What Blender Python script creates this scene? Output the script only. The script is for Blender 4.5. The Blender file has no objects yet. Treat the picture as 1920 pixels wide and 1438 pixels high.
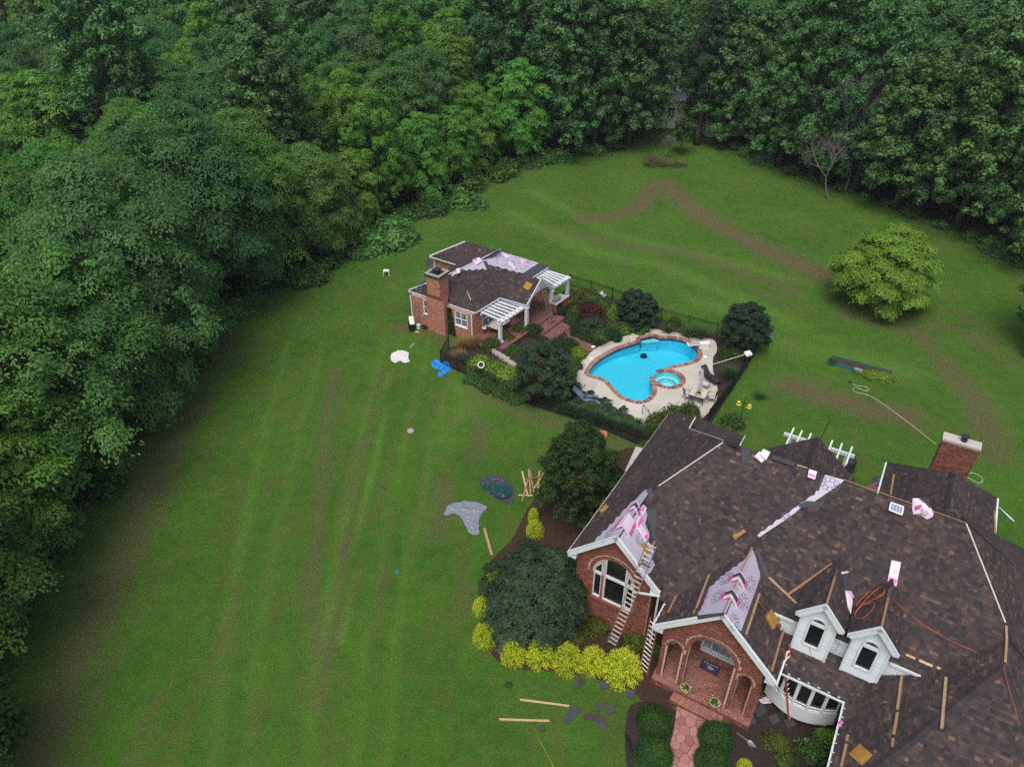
import bpy, bmesh, math, random
import numpy as np
from math import radians, sin, cos, pi, atan2, sqrt, hypot
from mathutils import Vector, Matrix
from mathutils.geometry import tessellate_polygon, delaunay_2d_cdt

random.seed(7)
scn = bpy.context.scene
COL = scn.collection

# ------------------------------------------------------------------ camera, sky, sun, exposure
CAM_H, PITCH, FPX = 32.0, radians(35.1), 1356.0          # metres, down tilt, focal length in pixels of a 1920 wide picture
cam_d = bpy.data.cameras.new('camera')
cam = bpy.data.objects.new('camera', cam_d)
COL.objects.link(cam)
cam.location = (0, 0, CAM_H)
cam.rotation_euler = (pi / 2 - PITCH, 0, 0)
cam_d.sensor_fit = 'HORIZONTAL'
cam_d.sensor_width = 36.0
cam_d.lens = 36.0 * FPX / 1920.0
cam_d.clip_start = 0.5
cam_d.clip_end = 6000
scn.camera = cam

SUN_EL, SUN_AZ = radians(62), radians(200)
world = bpy.data.worlds.new('World')
scn.world = world
world.use_nodes = True
wn = world.node_tree.nodes
wl = world.node_tree.links
wn.clear()
w_out = wn.new('ShaderNodeOutputWorld')
w_bg = wn.new('ShaderNodeBackground')
w_sky = wn.new('ShaderNodeTexSky')
w_sky.sky_type = 'NISHITA'
w_sky.sun_disc = False
w_sky.sun_elevation = SUN_EL
w_sky.sun_rotation = SUN_AZ
w_sky.air_density = 1.0
w_sky.dust_density = 6.0
w_sky.ozone_density = 1.0
w_bg.inputs['Strength'].default_value = 0.12
wl.new(w_sky.outputs[0], w_bg.inputs[0])
wl.new(w_bg.outputs[0], w_out.inputs[0])
sun_d = bpy.data.lights.new('sun', 'SUN')
sun_d.energy = 1.1
sun_d.angle = radians(32)
sun_d.color = (1.0, 0.965, 0.91)
sun = bpy.data.objects.new('sun', sun_d)
COL.objects.link(sun)
sun.rotation_euler = Vector((-cos(SUN_EL) * sin(SUN_AZ), -cos(SUN_EL) * cos(SUN_AZ), -sin(SUN_EL))).to_track_quat('-Z', 'Y').to_euler()
scn.view_settings.view_transform = 'Standard'
scn.view_settings.look = 'None'
scn.view_settings.exposure = 0.38
scn.view_settings.gamma = 1.0
scn.view_settings.use_curve_mapping = False
scn.cycles.use_denoising = False
scn.cycles.denoising_input_passes = 'RGB_ALBEDO_NORMAL'
scn.cycles.denoising_prefilter = 'ACCURATE'
scn.cycles.max_bounces = 10
scn.cycles.diffuse_bounces = 5
scn.cycles.transmission_bounces = 6
scn.cycles.transparent_max_bounces = 12
scn.cycles.caustics_reflective = False
scn.cycles.caustics_refractive = False

# ------------------------------------------------------------------ picture geometry: where a line of sight meets the place
_f = np.array([0, cos(PITCH), -sin(PITCH)]); _r = np.array([1.0, 0, 0]); _u = np.cross(_r, _f)
CAMP = np.array([0, 0, CAM_H])
def ray(x, y): return _f * FPX + _r * (x - 960) + _u * (719 - y)
def un(x, y, z=0.0):
    d = ray(x, y)
    return CAMP + d * ((z - CAM_H) / d[2])
def g2(x, y, z=0.0):
    p = un(x, y, z); return (p[0], p[1])
def proj(p):
    q = np.asarray(p, float) - CAMP
    dz = q @ _f
    return 960 + FPX * (q @ _r) / dz, 719 - FPX * (q @ _u) / dz, dz
# house frame: a along the front, b away from the camera
HA = radians(-31.3)
UA = np.array([cos(HA), sin(HA), 0.0]); VB = np.array([-sin(HA), cos(HA), 0.0]); ZZ = np.array([0, 0, 1.0])
def W(a, b, z): return UA * a + VB * b + ZZ * z
class Plane:                       # z = c + ka*a + kb*b in the house frame
    def __init__(s, c, ka, kb):
        s.c, s.ka, s.kb = c, ka, kb
        n = ZZ - UA * ka - VB * kb
        s.n = n / np.linalg.norm(n)
        s.p0 = W(0, 0, c)
    def at(s, a, b): return W(a, b, s.c + s.ka * a + s.kb * b)
    def px(s, x, y):
        d = ray(x, y)
        return CAMP + d * (((s.p0 - CAMP) @ s.n) / (d @ s.n))
def plane3(p, q, r):
    M = np.array([[1, v @ UA, v @ VB] for v in (p, q, r)])
    c, ka, kb = np.linalg.solve(M, np.array([p[2], q[2], r[2]]))
    return Plane(c, ka, kb)
def onb(x, y, b):                  # line of sight against the vertical plane b = const
    d = ray(x, y)
    return CAMP + d * ((b - CAMP @ VB) / (d @ VB))
def inpoly(x, y, P):
    c = False; n = len(P); j = n - 1
    for i in range(n):
        xi, yi = P[i][0], P[i][1]; xj, yj = P[j][0], P[j][1]
        if (yi > y) != (yj > y) and x < (xj - xi) * (y - yi) / (yj - yi) + xi: c = not c
        j = i
    return c
def smooth(P, n=6, closed=True):
    P = [np.array(p, float) for p in P]; N = len(P); out = []
    for i in range(N if closed else N - 1):
        if closed: a, b, c, d = P[i - 1], P[i], P[(i + 1) % N], P[(i + 2) % N]
        else: a, b, c, d = P[max(i - 1, 0)], P[i], P[i + 1], P[min(i + 2, N - 1)]
        for k in range(n):
            t = k / n
            out.append(0.5 * (2 * b + (c - a) * t + (2 * a - 5 * b + 4 * c - d) * t * t + (3 * b - a - 3 * c + d) * t ** 3))
    if not closed: out.append(P[-1])
    return out

# ------------------------------------------------------------------ mesh helpers
OFF = {}
def root_of(o):
    while o.parent: o = o.parent
    return o
def thing(name, label, cat, loc=(0, 0, 0), group=None, rz=0.0):
    o = bpy.data.objects.new(name, None)
    o.empty_display_size = 0.3
    COL.objects.link(o)
    o.location = loc
    o.rotation_euler = (0, 0, rz)
    OFF[o] = Vector(loc)
    o['label'] = label; o['category'] = cat
    if group: o['group'] = group
    return o
def tag(o, label, cat, group=None):
    o['label'] = label; o['category'] = cat
    if group: o['group'] = group
    return o
def struct(o): o['kind'] = 'structure'; return o
def stuff(o): o['kind'] = 'stuff'; return o

class MB:
    def __init__(s): s.v = []; s.f = []; s.t = []
    def face(s, pts, t=0.5):
        i = len(s.v); s.v += [tuple(p) for p in pts]; s.f.append(tuple(range(i, i + len(pts)))); s.t.append(t)
    def add(s, vs, fs, t=0.5):
        i = len(s.v); s.v += [tuple(p) for p in vs]
        for f in fs: s.f.append(tuple(k + i for k in f)); s.t.append(t)
    def hexa(s, c8, t=0.5, bottom=True):     # 4 bottom then 4 top corners
        fs = [(4, 5, 6, 7), (0, 1, 5, 4), (1, 2, 6, 5), (2, 3, 7, 6), (3, 0, 4, 7)]
        if bottom: fs.append((3, 2, 1, 0))
        s.add(c8, fs, t)
    def box(s, c, e, z0, z1, t=0.5, rot=0.0):    # c = (x, y), e = half sizes
        cs, sn = cos(rot), sin(rot)
        q = [(c[0] + x * cs - y * sn, c[1] + x * sn + y * cs) for x, y in ((-e[0], -e[1]), (e[0], -e[1]), (e[0], e[1]), (-e[0], e[1]))]
        s.hexa([(x, y, z0) for x, y in q] + [(x, y, z1) for x, y in q], t)
    def obox(s, c, ex, ey, ez, t=0.5):           # centre and three half-extent vectors
        c, ex, ey, ez = (np.asarray(k, float) for k in (c, ex, ey, ez))
        s.hexa([c - ex - ey - ez, c + ex - ey - ez, c + ex + ey - ez, c - ex + ey - ez,
                c - ex - ey + ez, c + ex - ey + ez, c + ex + ey + ez, c - ex + ey + ez], t)
    def bar(s, p, q, w, h, up=(0, 0, 1), t=0.5):
        p = np.asarray(p, float); q = np.asarray(q, float); d = q - p; L = np.linalg.norm(d); d /= L
        up = np.asarray(up, float); sd = np.cross(d, up); n = np.linalg.norm(sd)
        if n < 1e-6: sd = np.cross(d, (1, 0, 0)); n = np.linalg.norm(sd)
        sd /= n; u2 = np.cross(sd, d)
        s.obox((p + q) / 2, d * L / 2, sd * w / 2, u2 * h / 2, t)
    def tube(s, pts, r, n=6, t=0.5, caps=True):
        pts = [np.asarray(p, float) for p in pts]; k = len(pts)
        rs = r if hasattr(r, '__len__') else [r] * k
        base = len(s.v); prev = None
        for i, p in enumerate(pts):
            d = pts[min(i + 1, k - 1)] - pts[max(i - 1, 0)]; d /= (np.linalg.norm(d) + 1e-9)
            if prev is None:
                a = np.array([0, 0, 1.0]) if abs(d[2]) < .9 else np.array([1.0, 0, 0])
                x = np.cross(d, a)
            else: x = prev - d * (prev @ d)
            x /= (np.linalg.norm(x) + 1e-9); prev = x; y = np.cross(d, x)
            for j in range(n):
                an = 2 * pi * j / n
                s.v.append(tuple(p + (x * cos(an) + y * sin(an)) * rs[i]))
        for i in range(k - 1):
            for j in range(n):
                a = base + i * n + j; b = base + i * n + (j + 1) % n
                s.f.append((a, b, b + n, a + n)); s.t.append(t)
        if caps:
            s.f.append(tuple(base + j for j in range(n))[::-1]); s.t.append(t)
            s.f.append(tuple(base + (k - 1) * n + j for j in range(n))); s.t.append(t)
    def lathe(s, c, prof, n=16, t=0.5):
        base = len(s.v)
        for r, z in prof:
            for j in range(n):
                an = 2 * pi * j / n
                s.v.append((c[0] + r * cos(an), c[1] + r * sin(an), c[2] + z))
        for i in range(len(prof) - 1):
            for j in range(n):
                a = base + i * n + j; b = base + i * n + (j + 1) % n
                s.f.append((a, b, b + n, a + n)); s.t.append(t)
    def slab(s, P, z0, z1, t=0.5):              # prism over a 2-D polygon (any shape, counter-clockwise)
        A = sum(P[i - 1][0] * P[i][1] - P[i][0] * P[i - 1][1] for i in range(len(P)))
        if A < 0: P = P[::-1]
        n = len(P)
        tr = tessellate_polygon([[Vector((p[0], p[1], 0)) for p in P]])
        vs = [(p[0], p[1], z1) for p in P] + [(p[0], p[1], z0) for p in P]
        fs = []
        for a, b, c in tr:
            x = (P[b][0] - P[a][0]) * (P[c][1] - P[a][1]) - (P[b][1] - P[a][1]) * (P[c][0] - P[a][0])
            fs.append((a, b, c) if x > 0 else (a, c, b))
        fs += [(i + n, (i + 1) % n + n, (i + 1) % n, i) for i in range(n)]
        s.add(vs, fs, t)
    def build(s, name, mat, parent=None, smooth_=False, off=None):
        if off is None:
            off = OFF.get(root_of(parent), Vector((0, 0, 0))) if parent else Vector((0, 0, 0))
        me = bpy.data.meshes.new(name)
        ox, oy, oz = off
        me.from_pydata([(x - ox, y - oy, z - oz) for x, y, z in s.v], [], s.f)
        at = me.attributes.new('tint', 'FLOAT', 'FACE')
        at.data.foreach_set('value', np.array(s.t, 'f'))
        if mat: me.materials.append(mat)
        if smooth_: me.polygons.foreach_set('use_smooth', np.ones(len(s.f), bool))
        me.update()
        return link(name, me, parent)
def link(name, me, parent=None):
    o = bpy.data.objects.new(name, me)
    COL.objects.link(o)
    if parent: o.parent = parent
    return o
def part(name, parent, mat, fn, smooth_=False):
    m = MB(); fn(m); return m.build(name, mat, parent, smooth_)

# ------------------------------------------------------------------ materials
def new_mat(name):
    m = bpy.data.materials.new(name); m.use_nodes = True
    nt = m.node_tree
    return m, nt, nt.nodes['Principled BSDF']
def nd(nt, typ, **kw):
    n = nt.nodes.new(typ)
    for k, v in kw.items():
        if k.startswith('i_'): n.inputs[k[2:].replace('_', ' ')].default_value = v
        else: setattr(n, k, v)
    return n
def mixc(nt, fac, a, b, mode='MIX'):
    n = nt.nodes.new('ShaderNodeMix'); n.data_type = 'RGBA'; n.blend_type = mode
    for s_, v in ((n.inputs[0], fac), (n.inputs[6], a), (n.inputs[7], b)):
        if hasattr(v, 'is_output') or isinstance(v, bpy.types.NodeSocket): nt.links.new(v, s_)
        elif isinstance(v, (int, float)): s_.default_value = v
        else: s_.default_value = (v[0], v[1], v[2], 1)
    return n.outputs[2]
def ramp(nt, src, stops):
    n = nt.nodes.new('ShaderNodeValToRGB')
    e = n.color_ramp.elements
    while len(e) > 1: e.remove(e[-1])
    for i, (p, c) in enumerate(stops):
        k = e[0] if i == 0 else e.new(p)
        k.position = p; k.color = (c[0], c[1], c[2], 1) if hasattr(c, '__len__') else (c, c, c, 1)
    nt.links.new(src, n.inputs[0])
    return n.outputs[0]
def noise(nt, scale, detail=4.0, rough=0.6, vec=None, dist=0.0):
    n = nd(nt, 'ShaderNodeTexNoise'); n.inputs['Scale'].default_value = scale
    n.inputs['Detail'].default_value = detail; n.inputs['Roughness'].default_value = rough; n.inputs['Distortion'].default_value = dist
    if vec is not None: nt.links.new(vec, n.inputs['Vector'])
    return n.outputs[0]
def coords(nt, kind='Object'): return nd(nt, 'ShaderNodeTexCoord').outputs[kind]
def attr(nt, name): return nd(nt, 'ShaderNodeAttribute', attribute_name=name)
def bump(nt, bsdf, h, strength=0.3, dist=0.02):
    b = nd(nt, 'ShaderNodeBump'); b.inputs['Strength'].default_value = strength; b.inputs['Distance'].default_value = dist
    nt.links.new(h, b.inputs['Height']); nt.links.new(b.outputs[0], bsdf.inputs['Normal'])
def simple(name, col, rough=0.6, var=0.25, scale=6.0, metal=0.0, spec=0.4, bmp=0.0, grime=None):
    m, nt, b = new_mat(name)
    c = coords(nt)
    n1 = noise(nt, scale, 6, .65, c)
    f = ramp(nt, n1, [(0.25, 1 - var), (0.75, 1 + var * .6)])
    out = mixc(nt, 1.0, col, f, 'MULTIPLY')
    if grime:
        g = ramp(nt, noise(nt, scale * .35, 5, .7, c), [(0.5, 0.0), (0.72, 1.0)])
        gm = nd(nt, 'ShaderNodeMath', operation='MULTIPLY'); nt.links.new(g, gm.inputs[0]); gm.inputs[1].default_value = grime[3]
        out = mixc(nt, gm.outputs[0], out, grime[:3])
    nt.links.new(out, b.inputs['Base Color'])
    b.inputs['Roughness'].default_value = rough; b.inputs['Metallic'].default_value = metal
    b.inputs['Specular IOR Level'].default_value = spec
    if bmp: bump(nt, b, n1, bmp, 0.02)
    return m
def tinted(name, stops, rough=0.8, nscale=30.0, namt=0.25, spec=0.3, bmp=0.2, big=0.0):
    m, nt, b = new_mat(name)
    base = ramp(nt, attr(nt, 'tint').outputs['Fac'], stops)
    c = coords(nt)
    n1 = noise(nt, nscale, 5, .7, c)
    out = mixc(nt, 1.0, base, ramp(nt, n1, [(0.25, 1 - namt), (0.75, 1 + namt)]), 'MULTIPLY')
    if big: out = mixc(nt, 1.0, out, ramp(nt, noise(nt, .55, 4, .6, c), [(0.3, 1 - big), (0.7, 1 + big)]), 'MULTIPLY')
    nt.links.new(out, b.inputs['Base Color'])
    b.inputs['Roughness'].default_value = rough; b.inputs['Specular IOR Level'].default_value = spec
    if bmp: bump(nt, b, n1, bmp, 0.01)
    return m
def leafmat(name, stops, trans=0.38, rough=0.55, objvar=0.25, hue=0.018):
    m, nt, b = new_mat(name)
    base = ramp(nt, attr(nt, 'tint').outputs['Fac'], stops)
    oi = nd(nt, 'ShaderNodeObjectInfo')
    hs = nd(nt, 'ShaderNodeHueSaturation')
    mr = nd(nt, 'ShaderNodeMapRange'); mr.inputs[3].default_value = 0.5 - hue; mr.inputs[4].default_value = 0.5 + hue
    nt.links.new(oi.outputs['Random'], mr.inputs[0]); nt.links.new(mr.outputs[0], hs.inputs['Hue'])
    wn_ = nd(nt, 'ShaderNodeTexWhiteNoise', noise_dimensions='1D'); nt.links.new(oi.outputs['Random'], wn_.inputs['W'])
    mv = nd(nt, 'ShaderNodeMapRange'); mv.inputs[3].default_value = 1 - objvar; mv.inputs[4].default_value = 1 + objvar
    nt.links.new(wn_.outputs['Value'], mv.inputs[0]); nt.links.new(mv.outputs[0], hs.inputs['Value'])
    nt.links.new(base, hs.inputs['Color'])
    nt.links.new(hs.outputs[0], b.inputs['Base Color'])
    b.inputs['Roughness'].default_value = rough; b.inputs['Specular IOR Level'].default_value = 0.35
    tr = nd(nt, 'ShaderNodeBsdfTranslucent')
    tc = mixc(nt, 1.0, hs.outputs[0], (1.25, 1.35, .6), 'MULTIPLY')
    nt.links.new(tc, tr.inputs[0])
    mx = nd(nt, 'ShaderNodeMixShader'); mx.inputs[0].default_value = trans
    nt.links.new(b.outputs[0], mx.inputs[1]); nt.links.new(tr.outputs[0], mx.inputs[2])
    nt.links.new(mx.outputs[0], nt.nodes['Material Output'].inputs[0])
    return m

M = {}
M['shingle'] = tinted('shingle_granules', [(0.0, (.030, .031, .038)), (.28, (.046, .038, .042)), (.55, (.068, .050, .049)), (.8, (.098, .066, .055)), (1.0, (.16, .107, .078))], .92, 40, .35, .2, .3, .14)
M['decking'] = simple('roof_felt', (.035, .03, .032), .9, .3, 3)
M['brick'] = tinted('fired_brick', [(0.0, (.10, .034, .028)), (.4, (.19, .062, .043)), (.75, (.25, .085, .058)), (1.0, (.31, .13, .095))], .85, 25, .22, .25, .25)
M['mortar'] = simple('mortar', (.50, .40, .35), .9, .2, 8)
M['brick_orange'] = tinted('orange_brick', [(0.0, (.17, .06, .042)), (.4, (.30, .115, .075)), (.75, (.40, .165, .11)), (1.0, (.46, .23, .16))], .85, 25, .22, .25, .25)
M['patio_brick'] = tinted('patio_brick', [(0, (.11, .048, .045)), (.5, (.2, .09, .083)), (1, (.27, .14, .13))], .85, 20, .25)
M['white'] = simple('white_paint', (.68, .745, .785), .45, .08, 3, grime=(.45, .44, .4, .35))
M['siding'] = tinted('white_siding', [(0, (.62, .70, .76)), (1, (.72, .79, .84))], .5, 4, .05, .35, 0)
M['cream'] = simple('off_white_edge_metal', (.62, .58, .56), .5, .2, 6)
M['wood'] = tinted('raw_lumber', [(0, (.20, .10, .05)), (.5, (.33, .21, .115)), (1, (.53, .39, .23))], .8, 9, .3)
M['foam'] = simple('ochre_foam', (.36, .20, .045), .9, .35, 9, bmp=.4, grime=(.12, .07, .03, .5))
M['under'] = tinted('grey_underlayment', [(0, (.36, .34, .43)), (.5, (.45, .43, .53)), (1, (.53, .5, .6))], .6, 12, .12, .35, .15)
M['ink'] = simple('grey_print', (.12, .12, .2), .7, .2)
M['pinkprint'] = simple('faded_pink_print', (.56, .34, .52), .6, .3, 14)
M['wrap'] = simple('white_pink_wrapper', (.78, .64, .78), .35, .12, 9)
M['pink'] = simple('hot_pink_wrapper_print', (.80, .13, .42), .35, .35, 22)
M['starter'] = simple('dark_starter_strip', (.055, .06, .075), .9, .25, 9)
M['alu'] = simple('aluminium', (.50, .51, .52), .38, .15, 8, metal=.75)
M['redfib'] = simple('red_fibreglass', (.48, .07, .045), .5, .3, 5)
M['orangefib'] = simple('orange_brown_rail', (.38, .13, .07), .55, .3, 5)
M['black'] = simple('black_metal', (.012, .013, .015), .5, .3, 4)
M['screen'] = simple('black_mesh_screen', (.012, .014, .02), .85, .3, 6)
M['dark'] = simple('dark_plastic', (.03, .032, .036), .6, .3, 6)
M['concrete'] = tinted('pool_concrete', [(0, (.42, .40, .355)), (1, (.52, .50, .45))], .85, 14, .1, .25, .12, .1)
M['coping'] = tinted('coping_brick', [(0, (.19, .083, .062)), (.5, (.29, .14, .105)), (1, (.38, .22, .17))], .8, 18, .25)
M['stone'] = simple('grey_capstone', (.36, .34, .31), .85, .25, 4, bmp=.2)
M['path'] = tinted('stamped_concrete', [(0, (.27, .115, .105)), (.5, (.35, .165, .145)), (1, (.42, .215, .19))], .75, 9, .2, .3, .15)
M['joint'] = simple('dark_joint', (.09, .04, .04), .9, .2)
M['orangecord'] = simple('orange_cord', (.55, .11, .045), .5, .2)
M['rope'] = simple('brown_rope', (.2, .09, .04), .9, .3)
M['hose'] = simple('pale_hose', (.55, .55, .42), .5, .1)
M['copper'] = simple('copper_cap', (.30, .17, .11), .5, .3, 5)
M['solar'] = simple('solar_cells', (.045, .09, .20), .2, .2, 12)
M['tarp_white'] = simple('white_sheet', (.66, .66, .66), .6, .1, 3)
M['tarp_blue'] = simple('blue_tarp', (.01, .22, .62), .4, .25, 3)
M['tarp_grey'] = simple('silver_grey_tarp', (.21, .235, .29), .35, .2, 3)
M['tarp_dark'] = simple('dark_grey_tarp', (.055, .06, .08), .4, .4, 3)
M['tarp_green'] = simple('dark_green_tarp', (.010, .065, .06), .4, .4, 3)
M['card'] = simple('cardboard', (.40, .20, .08), .8, .2, 8)
M['bark'] = simple('grey_bark', (.075, .062, .05), .95, .4, 9, bmp=.5)
M['bare'] = simple('dead_grey_bark', (.17, .15, .145), .95, .3, 9)
M['fabric'] = simple('pale_fabric', (.55, .53, .55), .8, .15, 9)
M['tan'] = simple('tan_table_top', (.62, .53, .42), .6, .1, 6)
M['mat_purple'] = simple('dark_purple_mat', (.045, .03, .085), .9, .3, 8)
M['letter'] = simple('pale_lettering', (.45, .45, .5), .9, .1)
M['brown'] = simple('dead_branches', (.10, .05, .038), .95, .4, 5)
M['plaster'] = simple('pool_plaster', (.13, .70, .88), .8, .06, 2)
M['spa_plaster'] = simple('spa_plaster', (.36, .78, .84), .8, .06, 2)
M['tile'] = simple('blue_waterline_tile', (.03, .10, .22), .35, .3, 14)
M['yellow'] = simple('yellow_plastic', (.75, .52, .05), .5, .15)
M['teal'] = simple('teal_edging', (.02, .16, .15), .6, .2)
M['soil'] = simple('garden_soil', (.05, .035, .028), .95, .4, 9)
M['white_plastic'] = simple('white_plastic', (.78, .78, .76), .4, .06)
M['lilac'] = simple('pink_flowers', (.50, .30, .44), .8, .3)
M['house_far'] = simple('pale_grey_house', (.52, .52, .56), .7, .1)
M['roof_far'] = simple('pale_blue_grey_roof', (.50, .53, .60), .5, .15, 2)

def glassmat(name, col, rough=0.08):
    m, nt, b = new_mat(name)
    c = coords(nt)
    out = mixc(nt, ramp(nt, noise(nt, 1.3, 3, .6, c), [(.35, 0.0), (.7, 1.0)]), col, tuple(k * 2.4 for k in col))
    nt.links.new(out, b.inputs['Base Color'])
    b.inputs['Roughness'].default_value = rough; b.inputs['Specular IOR Level'].default_value = 0.5
    return m
M['glass'] = glassmat('dark_window_glass', (.008, .009, .011))
M['glass_blue'] = glassmat('blue_window_glass', (.02, .035, .06))
M['glass_pale'] = glassmat('pale_door_glass', (.16, .21, .24), .15)

def watermat(name, tint):
    m, nt, b = new_mat(name)
    nt.nodes.remove(b)
    tr = nd(nt, 'ShaderNodeBsdfTransparent'); tr.inputs[0].default_value = (*tint, 1)
    gl = nd(nt, 'ShaderNodeBsdfGlossy'); gl.inputs['Roughness'].default_value = .03
    fr = nd(nt, 'ShaderNodeFresnel'); fr.inputs[0].default_value = 1.33
    bm = nd(nt, 'ShaderNodeBump'); bm.inputs['Strength'].default_value = .12; bm.inputs['Distance'].default_value = .05
    nt.links.new(noise(nt, 2.2, 3, .5, coords(nt)), bm.inputs['Height'])
    nt.links.new(bm.outputs[0], gl.inputs['Normal']); nt.links.new(bm.outputs[0], fr.inputs['Normal'])
    mx = nd(nt, 'ShaderNodeMixShader')
    nt.links.new(fr.outputs[0], mx.inputs[0]); nt.links.new(tr.outputs[0], mx.inputs[1]); nt.links.new(gl.outputs[0], mx.inputs[2])
    nt.links.new(mx.outputs[0], nt.nodes['Material Output'].inputs[0])
    return m
M['water'] = watermat('pool_water', (.52, .92, .98))
M['spa_water'] = watermat('spa_water', (.72, .96, .98))

def mulchmat(name, c0, c1):
    m, nt, b = new_mat(name); c = coords(nt)
    n1 = noise(nt, 26, 6, .75, c); n2 = noise(nt, 1.2, 4, .6, c)
    out = mixc(nt, n2, ramp(nt, n1, [(.3, tuple(k * .45 for k in c0)), (.55, c0), (.8, tuple(k * 1.9 for k in c0))]), ramp(nt, n1, [(.3, tuple(k * .5 for k in c1)), (.7, c1)]))
    nt.links.new(out, b.inputs['Base Color']); b.inputs['Roughness'].default_value = .95; b.inputs['Specular IOR Level'].default_value = .15
    bump(nt, b, n1, .8, .05)
    return m
M['mulch'] = mulchmat('dark_mulch', (.040, .034, .036), (.06, .04, .034))
M['mulch_brown'] = mulchmat('brown_mulch', (.05, .035, .028), (.085, .048, .03))

# leaves: dark to light
M['leaf_wood'] = leafmat('wood_leaves', [(0, (.038, .115, .032)), (.45, (.078, .215, .050)), (.8, (.12, .295, .06)), (1, (.21, .39, .075))], objvar=.14)
M['leaf_wood2'] = leafmat('light_wood_leaves', [(0, (.045, .125, .028)), (.45, (.09, .235, .045)), (.8, (.14, .32, .055)), (1, (.24, .42, .07))], objvar=.16)
M['leaf_wood3'] = leafmat('cool_wood_leaves', [(0, (.034, .10, .036)), (.45, (.068, .19, .058)), (.8, (.10, .26, .075)), (1, (.18, .35, .11))], objvar=.13)
M['leaf_fresh'] = leafmat('fresh_leaves', [(0, (.06, .16, .026)), (.5, (.115, .28, .038)), (1, (.22, .42, .055))], objvar=.15)
M['leaf_poplar'] = leafmat('poplar_leaves', [(0, (.034, .10, .034)), (.5, (.074, .20, .060)), (.85, (.125, .28, .09)), (1, (.26, .40, .20))], objvar=.16, rough=.4)
M['leaf_maple'] = leafmat('lime_leaves', [(0, (.11, .22, .03)), (.5, (.2, .37, .045)), (1, (.30, .48, .07))], objvar=.05, trans=.5)
M['leaf_dark'] = leafmat('dark_leaves', [(0, (.013, .038, .012)), (.5, (.028, .072, .018)), (1, (.06, .125, .027))], objvar=.15)
M['leaf_mid'] = leafmat('mid_leaves', [(0, (.026, .07, .014)), (.5, (.055, .135, .022)), (1, (.13, .23, .04))], objvar=.2)
M['leaf_lime'] = leafmat('lime_shrub_leaves', [(0, (.06, .14, .014)), (.5, (.13, .27, .024)), (1, (.26, .40, .05))], objvar=.1)
M['leaf_gold'] = leafmat('gold_cypress_leaves', [(0, (.15, .24, .018)), (.4, (.42, .54, .03)), (1, (.74, .78, .08))], objvar=.08, hue=.008)
M['leaf_olive'] = leafmat('olive_leaves', [(0, (.04, .065, .01)), (.5, (.085, .12, .016)), (1, (.19, .20, .035))], objvar=.15)
M['leaf_blue'] = leafmat('grey_green_leaves', [(0, (.022, .05, .024)), (.5, (.05, .095, .046)), (1, (.11, .17, .085))], objvar=.1)
M['leaf_navy'] = leafmat('dark_blue_green_leaves', [(0, (.012, .03, .018)), (.5, (.03, .064, .038)), (1, (.07, .115, .07))], objvar=.1)
M['leaf_red'] = leafmat('maroon_leaves', [(0, (.035, .010, .012)), (.5, (.085, .022, .022)), (1, (.14, .06, .04))], objvar=.1)
M['leaf_tan'] = leafmat('dry_grass_blades', [(0, (.14, .085, .035)), (.5, (.27, .17, .075)), (1, (.42, .29, .14))], objvar=.1)
M['leaf_lily'] = leafmat('lily_blades', [(0, (.03, .07, .025)), (.5, (.06, .13, .045)), (1, (.12, .21, .09))], objvar=.15)
# ================================================================== GROUND
POOL_PX = [(790, 590), (900, 571), (945, 588), (1050, 590), (1150, 613), (1215, 648), (1258, 700), (1252, 745), (1215, 776), (1130, 800), (1045, 818), (985, 838),
           (925, 868), (893, 905), (868, 935), (884, 985), (880, 1040), (840, 1085), (780, 1105), (720, 1096), (650, 1070), (590, 1020), (540, 962), (480, 920), (420, 902), (366, 882),
           (372, 850), (420, 790), (500, 732), (600, 680), (700, 645), (782, 618)]
def c2(x, y, z=0.0): return g2(1020 + x / 4.357, 500 + y / 4.357, z)
POOL = [tuple(p) for p in smooth([c2(*p) for p in POOL_PX], 4)]
SPA_C = np.array(c2(1010, 921)); SPA_R = 1.05
def offset_poly(P, d):
    A = sum(P[i - 1][0] * P[i][1] - P[i][0] * P[i - 1][1] for i in range(len(P)))
    sg = 1 if A > 0 else -1
    out = []; n = len(P)
    for i in range(n):
        a = np.array(P[i - 2]) if n > 60 else np.array(P[i - 1]); b = np.array(P[(i + 2) % n] if n > 60 else P[(i + 1) % n])
        t = b - a; t = t / (np.linalg.norm(t) + 1e-9)
        out.append(tuple(np.array(P[i]) + sg * d * np.array([t[1], -t[0]])))
    return out
DECK_PX = [(905, 515), (1000, 538), (1090, 545), (1180, 578), (1290, 588), (1380, 603), (1408, 640), (1410, 700), (1382, 745), (1378, 830), (1385, 880), (1408, 960), (1418, 1030), (1395, 1130),
           (1335, 1205), (1260, 1260), (1180, 1290), (1080, 1300), (960, 1330), (880, 1330), (800, 1296), (720, 1225), (640, 1190), (560, 1150), (430, 1100), (320, 1060), (270, 1010), (235, 930), (250, 870), (290, 800), (340, 752),
           (400, 692), (470, 650), (560, 608), (700, 560), (800, 530)]
DECK = [c2(*p) for p in DECK_PX]
FENCE_FRONT = [g2(842, 652), g2(827, 682), g2(858, 696), g2(928, 728), g2(1000, 762), g2(1050, 776), g2(1120, 801), g2(1191, 832), g2(1226, 842)]
FENCE_BACK = [g2(1068, 536), g2(1147, 562), g2(1239, 602), g2(1343, 629), g2(1420, 648)]
FENCE_SCREEN = [g2(1421, 650), g2(1400, 690), g2(1372, 733), g2(1327, 792)]
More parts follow.
